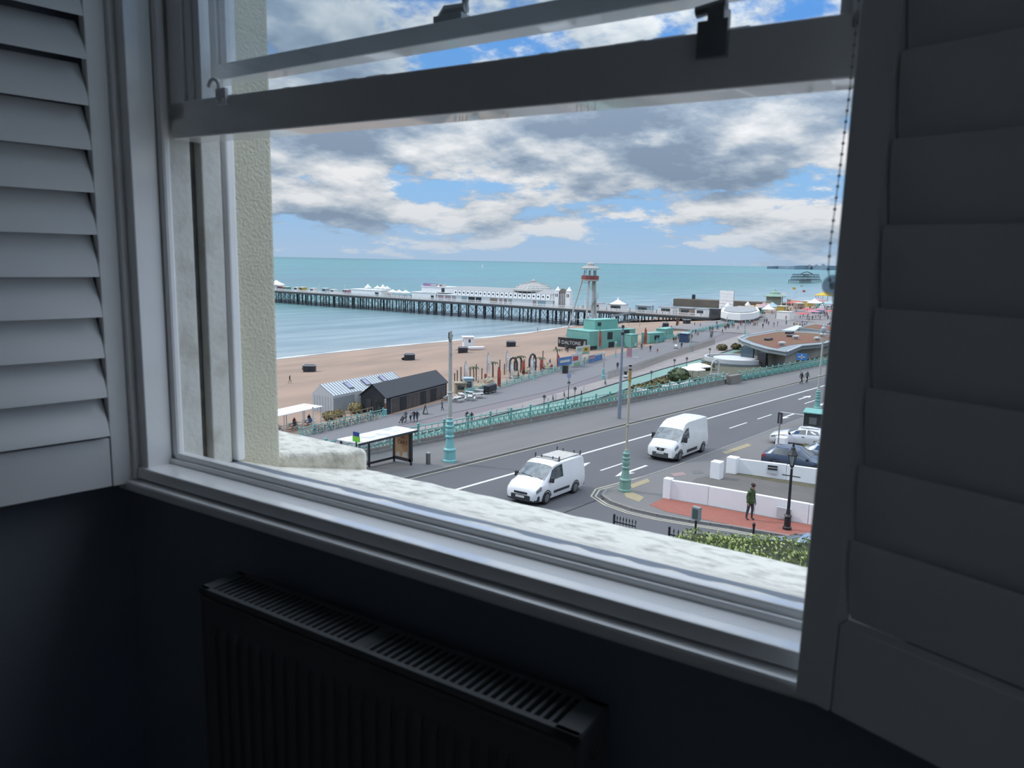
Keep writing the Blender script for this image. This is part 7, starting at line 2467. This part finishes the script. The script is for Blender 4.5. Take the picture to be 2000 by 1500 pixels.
# doorways in the curved building
for p0_, p1_, z0_, z1_, m_, nm in (((167.72, 59.85, 5.34), (167.16, 56.87, 5.32), 0.2, 3.0, mat('blue_glass', (0.10, 0.15, 0.18), 0.1), 'glazed_bay'), ((161.44, 53.87, 5.14), (160.46, 51.80, 5.11), 0.0, 2.8, mat('dark_entry', (0.035, 0.035, 0.04), 0.5), 'doorway')):
    a, c = Vector(p0_) - AQ, Vector(p1_) - AQ
    b = MB()
    b.bar((a.x - 0.0, a.y, (z0_ + z1_) / 2), (c.x, c.y, (z0_ + z1_) / 2), 0.5, z1_ - z0_)
    b.build(nm, m_, aq)
b = MB()
a, c = Vector((161.33, 51.76, 5.13)) - AQ, Vector((166.56, 49.33, 5.30)) - AQ
b.bar((a.x, a.y, 1.35), (c.x, c.y, 1.35), 0.5, 3.3)
b.build('pale_bay', mat('bay_cream', (0.52, 0.52, 0.45), 0.8, var=0.15), aq)
b = MB()
b.prism(rel([(217.55, 62.02, 9.60), (205.34, 47.11, 9.60), (227.89, 51.08, 9.60), (235.41, 62.78, 9.60)]), -1, 9.6 - AQ.z)
o = b.build('rear_wing', MATS['fascia_grey'], aq)
b = MB()
b.prism(rel([(218.27, 61.40, 9.60), (208.06, 48.37, 9.60), (224.95, 51.47, 9.60), (232.47, 61.69, 9.60)]), 9.6 - AQ.z, 9.68 - AQ.z)
b.build('wing_planting', MATS['rust_sedum'], o)
b = MB()
b.prism(rel([(208.00, 63.77, 9.20), (209.30, 60.66, 9.20), (227.51, 64.02, 9.20), (230.25, 66.27, 9.20)]), 0, 9.2 - AQ.z)
b.build('white_rooflight', MATS['rim_white'], aq)
bsg = thing('road_sign', 'blue road sign on a post above the far railing', 'sign', (114.26, 31.81, 10.26))
b = MB()
b.cyl(0, 0, 0, 2.6, 0.06, n=6)
b.build('post', gm, bsg)
b = MB()
b.box(-0.05, 0.05, -0.75, 0.75, 2.4, 3.35)
o = b.build('plate', mat('road_sign_blue', (0.04, 0.22, 0.60), 0.5), bsg)
b = MB()
b.box(-0.07, -0.05, -0.5, 0.5, 2.78, 2.92)
b.box(-0.07, -0.05, -0.08, 0.08, 2.55, 3.2)
b.build('white_mark', pwh, o)

# ================================================================== PIER AND FAR SHORE
XP, WP, ZP = 272.0, 20.0, 7.0                 # near edge, width and deck height of the pier
pw = mat('pier_white', (1.08, 1.08, 1.05), 0.6, var=0.25, scale=0.5, col2=(0.92, 0.92, 0.89))
pg = mat('pier_grey_roof', (0.36, 0.37, 0.37), 0.6, var=0.4, scale=0.3, col2=(0.46, 0.45, 0.42))
iron = mat('pier_ironwork', (0.045, 0.06, 0.07), 0.7, var=0.3)
pier = thing('pier', 'long white pleasure pier on dark iron piles over the sea', 'pier', (XP, 100, 0))
Y0, Y1 = 96.0, 408.0
b = MB()
b.box(0, WP, Y0 - 100, Y1 - 100, ZP - 0.35, ZP)
b.build('deck', mat('pier_boards', (0.33, 0.30, 0.27), 0.9, var=0.3), pier)
b = MB()
b.box(-0.15, 0.35, Y0 - 100, Y1 - 100, ZP - 1.2, ZP - 0.36)
b.build('edge_girder', iron, pier)
b = MB()
b.box(WP - 0.35, WP + 0.15, Y0 - 100, Y1 - 100, ZP - 1.2, ZP - 0.36)
b.build('edge_girder', iron, pier)
pile = brace = trs = None
y = 118.0
k = 0
while y < 405:
    for x in (0.6, 6.6, 13.2, 19.4):
        if pile is None:
            b = MB()
            b.tube([(0, 0, -2.0), (0, 0, ZP - 0.36)], 0.24, 6)
            pile = b.build('pile', iron, pier, loc=(x, y - 100, 0))
        else:
            again(pile, (x, y - 100, 0), 0, pier)
    if brace is None:
        b = MB()
        b.bar((0.6, 0, 0.9), (19.4, 0, 0.9), 0.16)
        b.bar((0.6, 0, 0.9), (6.6, 0, ZP - 1), 0.09)
        b.bar((6.6, 0, 0.9), (0.6, 0, ZP - 1), 0.09)
        b.bar((13.2, 0, 0.9), (19.4, 0, ZP - 1), 0.09)
        b.bar((19.4, 0, 0.9), (13.2, 0, ZP - 1), 0.09)
        b.bar((0.6, 0, ZP - 0.9), (19.4, 0, ZP - 0.9), 0.22)
        brace = b.build('cross_brace', iron, pier, loc=(0, y - 100, 0))
        b = MB()
        for z in (0.8, 1.6):
            b.bar((0.6, 0, z), (0.6, 4.6, z), 0.10)
        b.bar((0.6, 0, 1.6), (0.6, 4.6, ZP - 1.2), 0.08)
        b.bar((0.6, 4.6, 1.6), (0.6, 0, ZP - 1.2), 0.08)
        trs = b.build('side_brace', iron, pier, loc=(0, y - 100, 0))
    else:
        again(brace, (0, y - 100, 0), 0, pier)
        if k % 2 == 0 or k % 5 == 0: again(trs, (0, y - 100, 0), 0, pier)
    y += 4.6 if k % 3 else 6.2
    k += 1
# white balustrade
b = MB()
b.box(-0.1, 0.0, 0, 6.0, 1.05, 1.20)
b.box(-0.1, 0.0, 0, 6.0, 0.05, 0.16)
for i in range(12):
    b.box(-0.08, -0.02, i * 0.5, i * 0.5 + 0.16, 0.1, 1.1)
b.box(-0.14, 0.06, 0, 0.2, 0, 1.4)
bal = b.build('balustrade', pw, pier, loc=(0.1, 0, ZP))
y = 6.0
while y < 302:
    again(bal, (0.1, y, ZP), 0, pier)
    y += 6.0

# --- pavilion with dome
pv_ = thing('pavilion', 'long white pier pavilion with a shallow grey dome', 'pavilion', (XP + 1.2, 180, ZP))
D_ = 13.5
b = MB()
b.box(0, D_, 0, 66, 0, 3.0)
b.build('ground_floor', pw, pv_)
b = MB()
b.box(0.5, D_ - 0.5, 0.5, 55, 3.0, 5.4)
b.build('upper_floor', pw, pv_)
b = MB()
b.box(-0.6, D_ + 0.6, -0.5, 66.5, 2.85, 3.1)
b.build('canopy_band', pw, pv_)
b = MB()
b.slaby([(0.2, 5.4), (D_ - 0.2, 5.4), (D_ - 3.5, 6.9), (3.5, 6.9)], 0.2, 55.3)
b.build('mansard_roof', pg, pv_)
rw = mat('round_window_dark', (0.03, 0.035, 0.04), 0.3, var=0.05)
bay = win_ = None
for i in range(22):
    yy = 1.6 + i * 2.45
    if bay is None:
        b = MB()
        b.slaby([(-0.35, 3.15), (0.55, 3.1), (0.55, 5.3), (0.0, 5.35)], 0, 1.95)
        bay = b.build('bay_panel', pw, pv_, loc=(0, yy, 0))
        b = MB()
        b.tube([(-0.28, 0.98, 4.25), (-0.05, 0.98, 4.25)], 0.42, 10)
        win_ = b.build('round_window', rw, bay)
        b = MB()
        b.cyl(0.1, -0.25, 5.3, 6.6, 0.09, 0.03, n=6)
        fin_ = b.build('finial', pw, bay)
    else:
        o = again(bay, (0, yy, 0), 0, pv_)
        for ch_ in (win_, fin_):
            c = ch_.copy()
            COL.objects.link(c)
            c.parent = o
shopcols = [mat('shop_red', (0.42, 0.08, 0.06), 0.6), plast, pblue, mat('shop_pink', (0.6, 0.42, 0.42), 0.6), mat('shop_tan', (0.45, 0.33, 0.26), 0.6), MATS['link_white'], plast]
q = random.Random(14)
yy = 0.6
while yy < 64:
    w_ = q.uniform(1.6, 4.2)
    if q.random() < 0.62:
        b = MB()
        b.box(-0.06, 0.02, yy, yy + w_, 0.3, 2.5)
        b.build('shopfront', q.choice(shopcols), pv_)
    yy += w_ + q.uniform(0.4, 1.8)
dome = MB()
dome.lathe([(9.6, 6.2), (9.4, 6.7), (8.2, 7.7), (6.2, 8.9), (3.6, 9.7), (1.4, 10.1), (1.2, 10.7), (0.9, 10.8), (0.2, 11.4)], 24, (D_ / 2 + 0.6, 15.5, 0), 0.82, 1.0)
dm = dome.build('dome', mat('dome_metal', (0.50, 0.49, 0.45), 0.55, var=0.4, scale=0.4), pv_, smooth=30)
for kz, r_ in ((7.0, 9.25), (7.9, 8.0), (8.7, 6.6)):
    b = MB()
    b.tube([(D_ / 2 + 0.6 + 0.82 * r_ * math.cos(R(a)), 15.5 + r_ * math.sin(R(a)), kz) for a in range(0, 361, 15)], 0.10, 4, False)
    b.build('dome_ring', pw, dm)
for a in range(0, 360, 15):
    b = MB() if a == 0 else b
    c_, s_ = math.cos(R(a)), math.sin(R(a))
    b.tube([(D_ / 2 + 0.6 + 0.82 * r_ * c_, 15.5 + r_ * s_, z + 0.05) for r_, z in ((9.5, 6.5), (8.2, 7.7), (6.2, 8.9), (3.6, 9.7), (1.4, 10.1))], 0.09, 4)
b.build('dome_ribs', pg, dm)
# gateway towers
gt = thing('pier_gateway', 'white twin-towered arched gateway at the pavilion end', 'gateway', (XP + 1.0, 172.6, ZP))
for yy in (0.0, 5.6):
    b = MB()
    b.box(0, 2.0, yy - 1.0, yy + 1.0, 0, 7.0)
    tw2 = b.build('tower', pw, gt)
    b = MB()
    b.lathe([(1.25, 7.0), (1.3, 7.25), (0.9, 7.6), (0.6, 8.1), (0.15, 8.9)], 10, (1.0, yy, 0))
    b.build('cupola', pw, tw2, smooth=30)
    b = MB()
    b.box(-0.05, 0.02, yy - 0.55, yy - 0.2, 4.6, 5.9)
    b.box(-0.05, 0.02, yy + 0.2, yy + 0.55, 4.6, 5.9)
    b.build('tower_window', rw, tw2)
b = MB()
b.slabx([(0.9, 0), (4.7, 0), (4.7, 6.2), (4.3, 7.3), (3.6, 7.9), (2.8, 8.1), (2.0, 7.9), (1.3, 7.3), (0.9, 6.2)], 0.5, 1.6)
arch_ = b.build('arch', mat('arch_brown', (0.26, 0.21, 0.18), 0.7, var=0.4), gt)
for yy in (1.5, 2.3, 3.2, 4.0):
    b = MB()
    b.box(0.42, 0.5, yy - 0.1, yy + 0.1, 0.2, 6.0)
    b.build('mullion', pw, arch_)
# --- other pier buildings
def shed(label, y0, y1, h, m_, roof=None, x0=1.0, d=8.0):
    root = thing('pier_building', label, 'building', (XP + x0, y0, ZP))
    b = MB()
    b.box(0, d, 0, y1 - y0, 0, h)
    b.build('wall', m_, root)
    b = MB()
    b.box(-0.3, d + 0.3, -0.3, y1 - y0 + 0.3, h, h + 0.25)
    b.build('roof', roof or m_, root)
    b = MB()
    b.box(-0.04, 0.02, (y1 - y0) * 0.08, (y1 - y0) * 0.2, 0.3, 2.2)
    b.build('door', MATS['dark_entry'], root)
    return root
shed('plain white box building on the pier under small tents', 282.5, 304.5, 3.1, pw, x0=0.3)
shed('two-storey white amusement hall at the seaward end of the pavilion', 246.4, 262, 3.3, pw)
sh2 = shed('upper white arcade with open sides under a purple sign', 240.5, 256.5, 2.6, pw, x0=2.0, d=9)
sh2.location.z = ZP + 3.6
hoarding('purple rooftop sign on the pier amusement hall', (XP + 2.2, 255.5, ZP + 6.44), (XP + 2.2, 246.5, ZP + 6.44), 0.0, 1.3, mat('sign_purple', (0.42, 0.18, 0.42), 0.6, var=0.5, scale=0.8, col2=(0.6, 0.45, 0.58)), [(0.55, 0.95, 0.2, 0.8, pwh)])
hoarding('white rooftop letters sign on the pier amusement hall', (XP + 2.3, 245.5, ZP + 6.44), (XP + 2.3, 241.0, ZP + 6.44), 0.0, 1.2, pwh, [(0.1, 0.4, 0.2, 0.8, pr_)])
def tent(label, loc, r_, h0_, h1_, m_, group, n=4):
    root = thing('tent', label, 'tent', loc, R(45), group)
    b = MB()
    b.lathe([(r_, h0_ - 0.3), (r_, h0_), (r_ * 0.45, h0_ + (h1_ - h0_) * 0.45), (0.12, h1_)], n)
    b.build('canopy', m_, root)
    for k in range(4):
        t = 2 * math.pi * k / 4
        b = MB()
        b.cyl(r_ * 0.92 * math.cos(t), r_ * 0.92 * math.sin(t), 0, h0_ - 0.2, 0.09, n=6)
        b.build('pole', MATS['white_pole'], root)
    return root
for i, (yy, h) in enumerate(((298, 3.2), (291, 2.6), (287, 3.4), (284, 2.6))):
    tent('small white peaked tent on the flat white pier building', (XP + 6, yy, ZP + 3.35), 1.9, 0.8, h - 0.6, cvw, 'tents on the flat pier building')
for i, (yy, r_) in enumerate(((279, 2.6), (274.5, 2.4), (270, 2.6))):
    tent('white stall tent on the pier deck beside the flat building', (XP + 5, yy, ZP), r_, 2.6, 3.9, cvw, 'stall tents on the deck')
for i, (yy, m_) in enumerate(((362, mat('stall_green', (0.10, 0.42, 0.30), 0.6)), (368, pr_), (355, cvw), (348, pyl), (340, cvw), (331, pblue), (322, cvw), (313, mat('print_pink', (0.6, 0.35, 0.38), 0.6)))):
    block('kiosk', ('green', 'red', 'white corner', 'yellow', 'white middle', 'pale blue', 'white inner', 'pink')[i] + ' kiosk at the seaward end of the pier', 'kiosk', (XP + 4 + (i % 3), yy, ZP), R(-90), 3.6, 3, 2.1 + 0.3 * (i % 2), m_, roof=cvw)
hs = thing('helter_skelter', 'white tent-roofed ride at the far seaward end of the pier', 'ride', (XP + 6, 374, ZP))
b = MB()
b.cyl(0, 0, 0, 2.8, 4.2, 4.2, n=14)
b.build('drum', pw, hs)
b = MB()
b.lathe([(4.8, 2.8), (4.8, 3.1), (2.0, 4.4), (0.1, 5.6)], 14)
b.build('tent_roof', cvw, hs)
# kiosks between gateway and shore, with lamps
for i, (yy, w_) in enumerate(((160, 4), (151, 7), (139, 6), (129, 6), (121, 5), (115, 4))):
    bl = block('kiosk', ('first', 'peaked', 'third', 'fourth', 'fifth', 'last')[i] + ' white kiosk counting from the gateway towards the shore', 'kiosk', (XP + 5, yy, ZP), R(-90), w_, 4, 2.6, (pw, pw, pblue, pw, MATS['shop_tan'], pw)[i], roof=pg)
    if i == 1:
        b = MB()
        b.lathe([(3.6, 2.75), (2.0, 3.5), (0.5, 4.4), (0.1, 5.6)], 8)
        b.build('spire', pw, bl)
pl0 = None
for i, yy in enumerate((164, 147, 134, 126, 267, 310, 330)):
    lab = 'slim white lamp standard on the pier deck'
    if pl0 is None:
        pl0 = thing('pier_lamp', lab, 'lamp post', (XP + 0.8, yy, ZP), 0, 'pier deck lamps')
        b = MB()
        b.cyl(0, 0, 0, 4.6, 0.09, 0.06, n=6)
        b.build('column', pw, pl0)
        b = MB()
        b.ball((0, 0, 4.8), 0.28, 8, 6)
        b.build('globe', MATS['globe_white'], pl0)
    else:
        dup(pl0, (XP + 0.8, yy, ZP), 0)
q = random.Random(17)
for i in range(90):
    yy = q.choice((q.uniform(262, 281), q.uniform(306, 372), q.uniform(112, 168)))
    person('visitor in the crowd strolling along the pier deck', (XP + q.uniform(0.5, 2.4), yy, ZP), q.uniform(0, 6.3), ('walk', 'stand')[i % 2], q.choice(cols), q.choice(lgs), h=q.uniform(1.6, 1.8), group='visitors on the pier')

# --- pier entrance, screen, stone groyne
en = thing('pier_entrance', 'low white curved pier entrance building', 'building', (262.0, 95.0, 7.0))
b = MB()
pts = [(261.74, 101.69, 7.00), (254.14, 96.35, 7.00), (253.25, 91.56, 7.00), (261.70, 90.16, 7.00), (276.46, 92.89, 7.00), (301.92, 102.58, 7.00), (298.12, 109.05, 7.00), (286.95, 110.58, 7.00)]
pts = [(p[0] - 262.0, p[1] - 95.0) for p in pts]
b.prism(pts, 0.0, 0.9)
b.build('plinth', mat('entrance_dark', (0.07, 0.08, 0.085), 0.6, var=0.2), en)
b = MB()
b.prism(pts, 0.9, 3.1)
b.build('fascia', pw, en)
b = MB()
b.prism(shrink(pts, 0.86), 3.1, 3.4)
b.build('roof', pg, en)
for p in ((288.37, 109.50, 7.00), (304.86, 107.54, 7.00)):
    b = MB()
    b.lathe([(1.1, 3.3), (1.0, 3.8), (0.5, 4.4), (0.1, 4.9)], 10, (p[0] - 262.0, p[1] - 95.0, 0))
    b.build('roof_cupola', pw, en, smooth=30)
block('kiosk', 'dark ticket kiosk at the corner of the pier entrance', 'kiosk', (270.22, 107.17, 7.00), R(-70), 4.0, 3.0, 3.2, mat('entrance_grey', (0.10, 0.11, 0.12), 0.6))
scn = thing('scaffold_screen', 'tall white sheeted scaffold standing behind the pier entrance', 'scaffold', (350.5, 133.5, hl(350, 134) - 0.3))
for k in range(7):
    b = MB()
    b.bar((4.0, 5.2, 0.9 + k * 1.55), (-3.2, -4.2, 0.9 + k * 1.55), 0.25, 1.4)
    b.build('sheet', mat('sheet_white', (1.05, 1.05, 1.05), 0.7, var=0.4, scale=0.4, col2=(0.75, 0.77, 0.8)), scn)
for t in (0, 0.5, 1):
    b = MB()
    b.bar(Vector((4.2, 5.4, 0)).lerp(Vector((-3.2, -4.2, 0)), t) + Vector((0.3, 0, 0)), Vector((4.2, 5.4, 11.2)).lerp(Vector((-3.2, -4.2, 11.2)), t) + Vector((0.3, 0, 0)), 0.2)
    b.build('standard', gm, scn)
gry = thing('stone_groyne', 'dark stone groyne jutting into the sea beyond the pier', 'groyne', (460.0, 160.0, 0))
b = MB()
b.prism([(-6, 48), (6, 50), (22, -40), (4, -42)], -2, 4.6)
b.build('wall', mat('groyne_stone', (0.20, 0.16, 0.12), 0.9, var=0.5, scale=0.2), gry)
b = MB()
b.lathe([(1.2, 4.6), (1.2, 7.2), (0.6, 7.6)], 8, (2, 38, 0))
b.build('beacon', iron, gry)

def gnd(p):
    return (p[0], p[1], 7.0 if p[1] < 102 else hl(p[0], p[1]) - 0.05)
# --- esplanade with stalls, parasols and crowd
gk = thing('seafront_kiosk', 'green copper-roofed Victorian kiosk above the sand', 'kiosk', (432.0, 137.5, 5.0))
b = MB()
b.lathe([(4.6, 0), (4.6, 4.6)], 8)
b.build('wall', mat('kiosk_sage', (0.30, 0.36, 0.28), 0.7, var=0.3), gk)
b = MB()
b.lathe([(6.2, 4.5), (6.2, 4.8), (3.4, 5.9), (3.0, 6.1), (2.8, 6.7), (1.0, 7.6), (0.2, 8.6)], 8)
b.build('roof', mat('copper_green', (0.30, 0.44, 0.34), 0.7, var=0.3), gk)
yt = thing('parasol', 'big yellow canopy above the beach past the round plastic tensioner', 'canopy', (500.0, 128.0, 5.2))
b = MB()
b.lathe([(6.6, 3.6), (6.4, 4.0), (3.0, 5.2), (0.3, 6.2)], 12)
b.build('canopy', mat('canvas_yellow', (0.72, 0.50, 0.04), 0.7), yt)
for k in range(6):
    t = 2 * math.pi * k / 6
    b = MB()
    b.cyl(5.6 * math.cos(t), 5.6 * math.sin(t), 0, 3.8, 0.15, n=6)
    b.build('pole', MATS['white_pole'], yt)
crm = mat('canvas_red', (0.62, 0.12, 0.12), 0.7)
cpk = mat('canvas_pink', (0.66, 0.26, 0.30), 0.7)
for i, (p, h, r_, m_, lab) in enumerate((((341.62, 99.43, 7.00), 4.4, 3.4, mat('canvas_coral', (0.62, 0.17, 0.08), 0.7), 'coral red parasol standing alone among the stalls'), ((279.40, 78.58, 7.00), 3.0, 2.6, crm, 'red parasol at the near edge of the stalls'), ((293.79, 79.02, 7.00), 3.2, 2.8, cpk, 'pink parasol above the red roofed wing'), ((310.08, 85.80, 7.00), 3.0, 2.4, crm, 'red parasol between the pink ones'), ((318.04, 83.11, 7.00), 2.8, 2.4, cpk, 'pink parasol beside the lyre lantern'), ((306.40, 75.34, 7.00), 3.0, 2.6, crm, 'red parasol close to the shaded shutter edge'))):
    parasol(lab, gnd(p), h, r_, m_, 'red parasols on the esplanade')
STALL = [cvw, mat('stall_green', (0.10, 0.42, 0.30), 0.6), pblue, pyl, mat('print_pink', (0.6, 0.35, 0.38), 0.6), MATS['shop_tan'], pr_, cvw]
for i, p in enumerate(((316.06, 102.79, 7.00), (333.67, 113.51, 7.00), (348.22, 111.55, 7.00), (344.32, 105.77, 7.00), (353.18, 116.91, 7.00), (388.21, 111.47, 7.00), (405.69, 120.43, 7.00), (284.71, 86.29, 7.00), (375.90, 100.82, 7.00), (399.92, 103.42, 7.00), (373.61, 93.33, 7.00), (426.52, 117.78, 7.00), (445.68, 117.07, 7.00))):
    c_ = ('white', 'green', 'pale blue', 'yellow', 'pink', 'tan', 'red', 'cream')[i % 8]
    if i % 2 == 0:
        tent(c_ + ' peaked stall tent in the busy esplanade market', gnd(p), 3.0 + (i % 3) * 0.5, 2.6, 4.6, STALL[i % 8], 'esplanade stall tents')
    else:
        block('stall', c_ + ' market stall on the busy esplanade', 'stall', gnd(p), R(-60 + 20 * i), 5.0, 3.4, 2.8, STALL[i % 8], 'esplanade stalls', cvw)
for i, (p, h) in enumerate((((343.68, 106.24, 7.00), 9), ((374.65, 111.10, 7.00), 11), ((448.73, 127.37, 7.00), 9), ((421.42, 121.13, 7.00), 12), ((322.90, 97.64, 7.00), 6))):
    root = thing('flagpole', 'white flagpole with small bunting among the esplanade stalls', 'flagpole', gnd(p), 0, 'esplanade flagpoles')
    b = MB()
    b.cyl(0, 0, 0, h, 0.12, 0.07, n=6)
    b.build('pole', pw, root)
    b = MB()
    b.slabx([(0, h - 1.4), (-1.6, h - 1.2), (-1.5, h - 0.3), (0, h - 0.1)], -0.03, 0.03)
    b.build('flag', STALL[(i * 3) % 7], root)
q = random.Random(31)
from_px = [(250.26, 91.34, 7.00), (247.81, 73.00, 7.00), (350.88, 109.64, 7.00), (331.99, 114.74, 7.00), (288.80, 70.92, 7.00), (393.27, 107.99, 7.00)]
n_made = 0
while n_made < 120:
    x, y = q.uniform(235, 470), q.uniform(60, 112)
    ang = math.atan2(y, x)
    if not (R(13.6) < ang < R(20.8)) or (245 < x < 285 and y > 86): continue
    z = 7.0 if y < 102 else hl(x, y)
    person('visitor in the dense crowd on the esplanade by the stalls', (x, y, z), q.uniform(0, 6.3), ('walk', 'stand')[n_made % 2], q.choice(cols), q.choice(lgs), h=q.uniform(1.6, 1.85), group='crowd on the esplanade')
    n_made += 1
for i, p in enumerate(((356.71, 92.52, 7.00), (391.05, 99.66, 7.00), (420.91, 104.83, 7.00), (335.07, 88.46, 7.00))):
    vehicle('van', ('white', 'silver', 'pale', 'blue')[i] + ' van parked far off on the esplanade road', 'van', gnd(p), R(20 + 70 * (i % 2)), VAN1, (vwhite, silver, vcream, sky_b)[i], [('windscreen', ('across', 1.60, 0.84, 5.0), carglass)], (1.50, -1.43), 0.99, 0.335, group='vans parked on the esplanade')
for i, p in enumerate(((356.02, 124.11, 7.00), (369.97, 124.01, 7.00), (383.28, 124.95, 7.00), (343.77, 123.56, 7.00))):
    p = (p[0], p[1], hl(p[0], p[1]) - 0.1 if p[1] > 102 else 7.0)
    b = MB()
    b.slaby([(-4, 0), (4, 0), (3.6, 2.2), (0, 3.4), (-3.6, 2.2)], -2, 2)
    b.build('beach_chalet', mat('chalet_ochre', (0.55, 0.38, 0.20), 0.8, var=0.6, scale=0.4, col2=(0.6, 0.5, 0.4)), loc=p)
    tag(COL.objects[-1], ('first', 'second', 'third', 'fourth')[i] + ' ochre beach chalet along the sand behind the entrance', 'chalet', 'ochre beach chalets')

# --- ruined pier skeleton and a sail far out
wp_ = thing('ruined_pier', 'dark skeleton of a ruined pier standing in the sea', 'pier ruin', (1330.0, 374.0, 0))
for k, (z0_, z1_, w_) in enumerate(((0, 5.5, 62), (5.5, 10.5, 50), (10.5, 14.5, 44))):
    b = MB()
    b.box(-w_, w_, -9, -8.4, z1_ - 0.7, z1_)
    b.box(-w_, w_, 8.4, 9, z1_ - 0.7, z1_)
    b.build('beam', iron, wp_)
    n_ = 16 - 2 * k
    for i in range(n_):
        x = -w_ + 2 * w_ * i / (n_ - 1)
        b = MB()
        for yy in (-8.7, 8.7):
            b.bar((x, yy, z0_ - (2 if k == 0 else 0)), (x, yy, z1_), 0.7)
        b.bar((x, -8.7, z1_ - 0.4), (x, 8.7, z1_ - 0.4), 0.5)
        b.build('post', iron, wp_)
b = MB()
b.tube([(-30, 0, 14.5), (-15, 0, 17.2), (5, 0, 18.2), (22, 0, 16.6), (38, 0, 14.5)], 0.7, 5)
b.build('ridge', iron, wp_)
sb_ = thing('sailing_boat', 'tiny white sailing boat near the horizon', 'boat', (2235.45, 1788.46, 0.00))
b = MB()
b.slaby([(-5, 0), (4, 0), (6, 1.6), (-5.5, 1.4)], -1.2, 1.2)
b.build('hull', pw, sb_)
b = MB()
b.slaby([(-4.4, 2.2), (0, 2.2), (0, 17.5)], -0.06, 0.06)
b.slaby([(0.4, 2.2), (5, 2.2), (0.4, 14)], -0.06, 0.06)
b.build('sail', cvw, sb_)
b = MB()
b.cyl(0.1, 0, 1.4, 18.5, 0.12, n=6)
b.build('mast', pw, sb_)
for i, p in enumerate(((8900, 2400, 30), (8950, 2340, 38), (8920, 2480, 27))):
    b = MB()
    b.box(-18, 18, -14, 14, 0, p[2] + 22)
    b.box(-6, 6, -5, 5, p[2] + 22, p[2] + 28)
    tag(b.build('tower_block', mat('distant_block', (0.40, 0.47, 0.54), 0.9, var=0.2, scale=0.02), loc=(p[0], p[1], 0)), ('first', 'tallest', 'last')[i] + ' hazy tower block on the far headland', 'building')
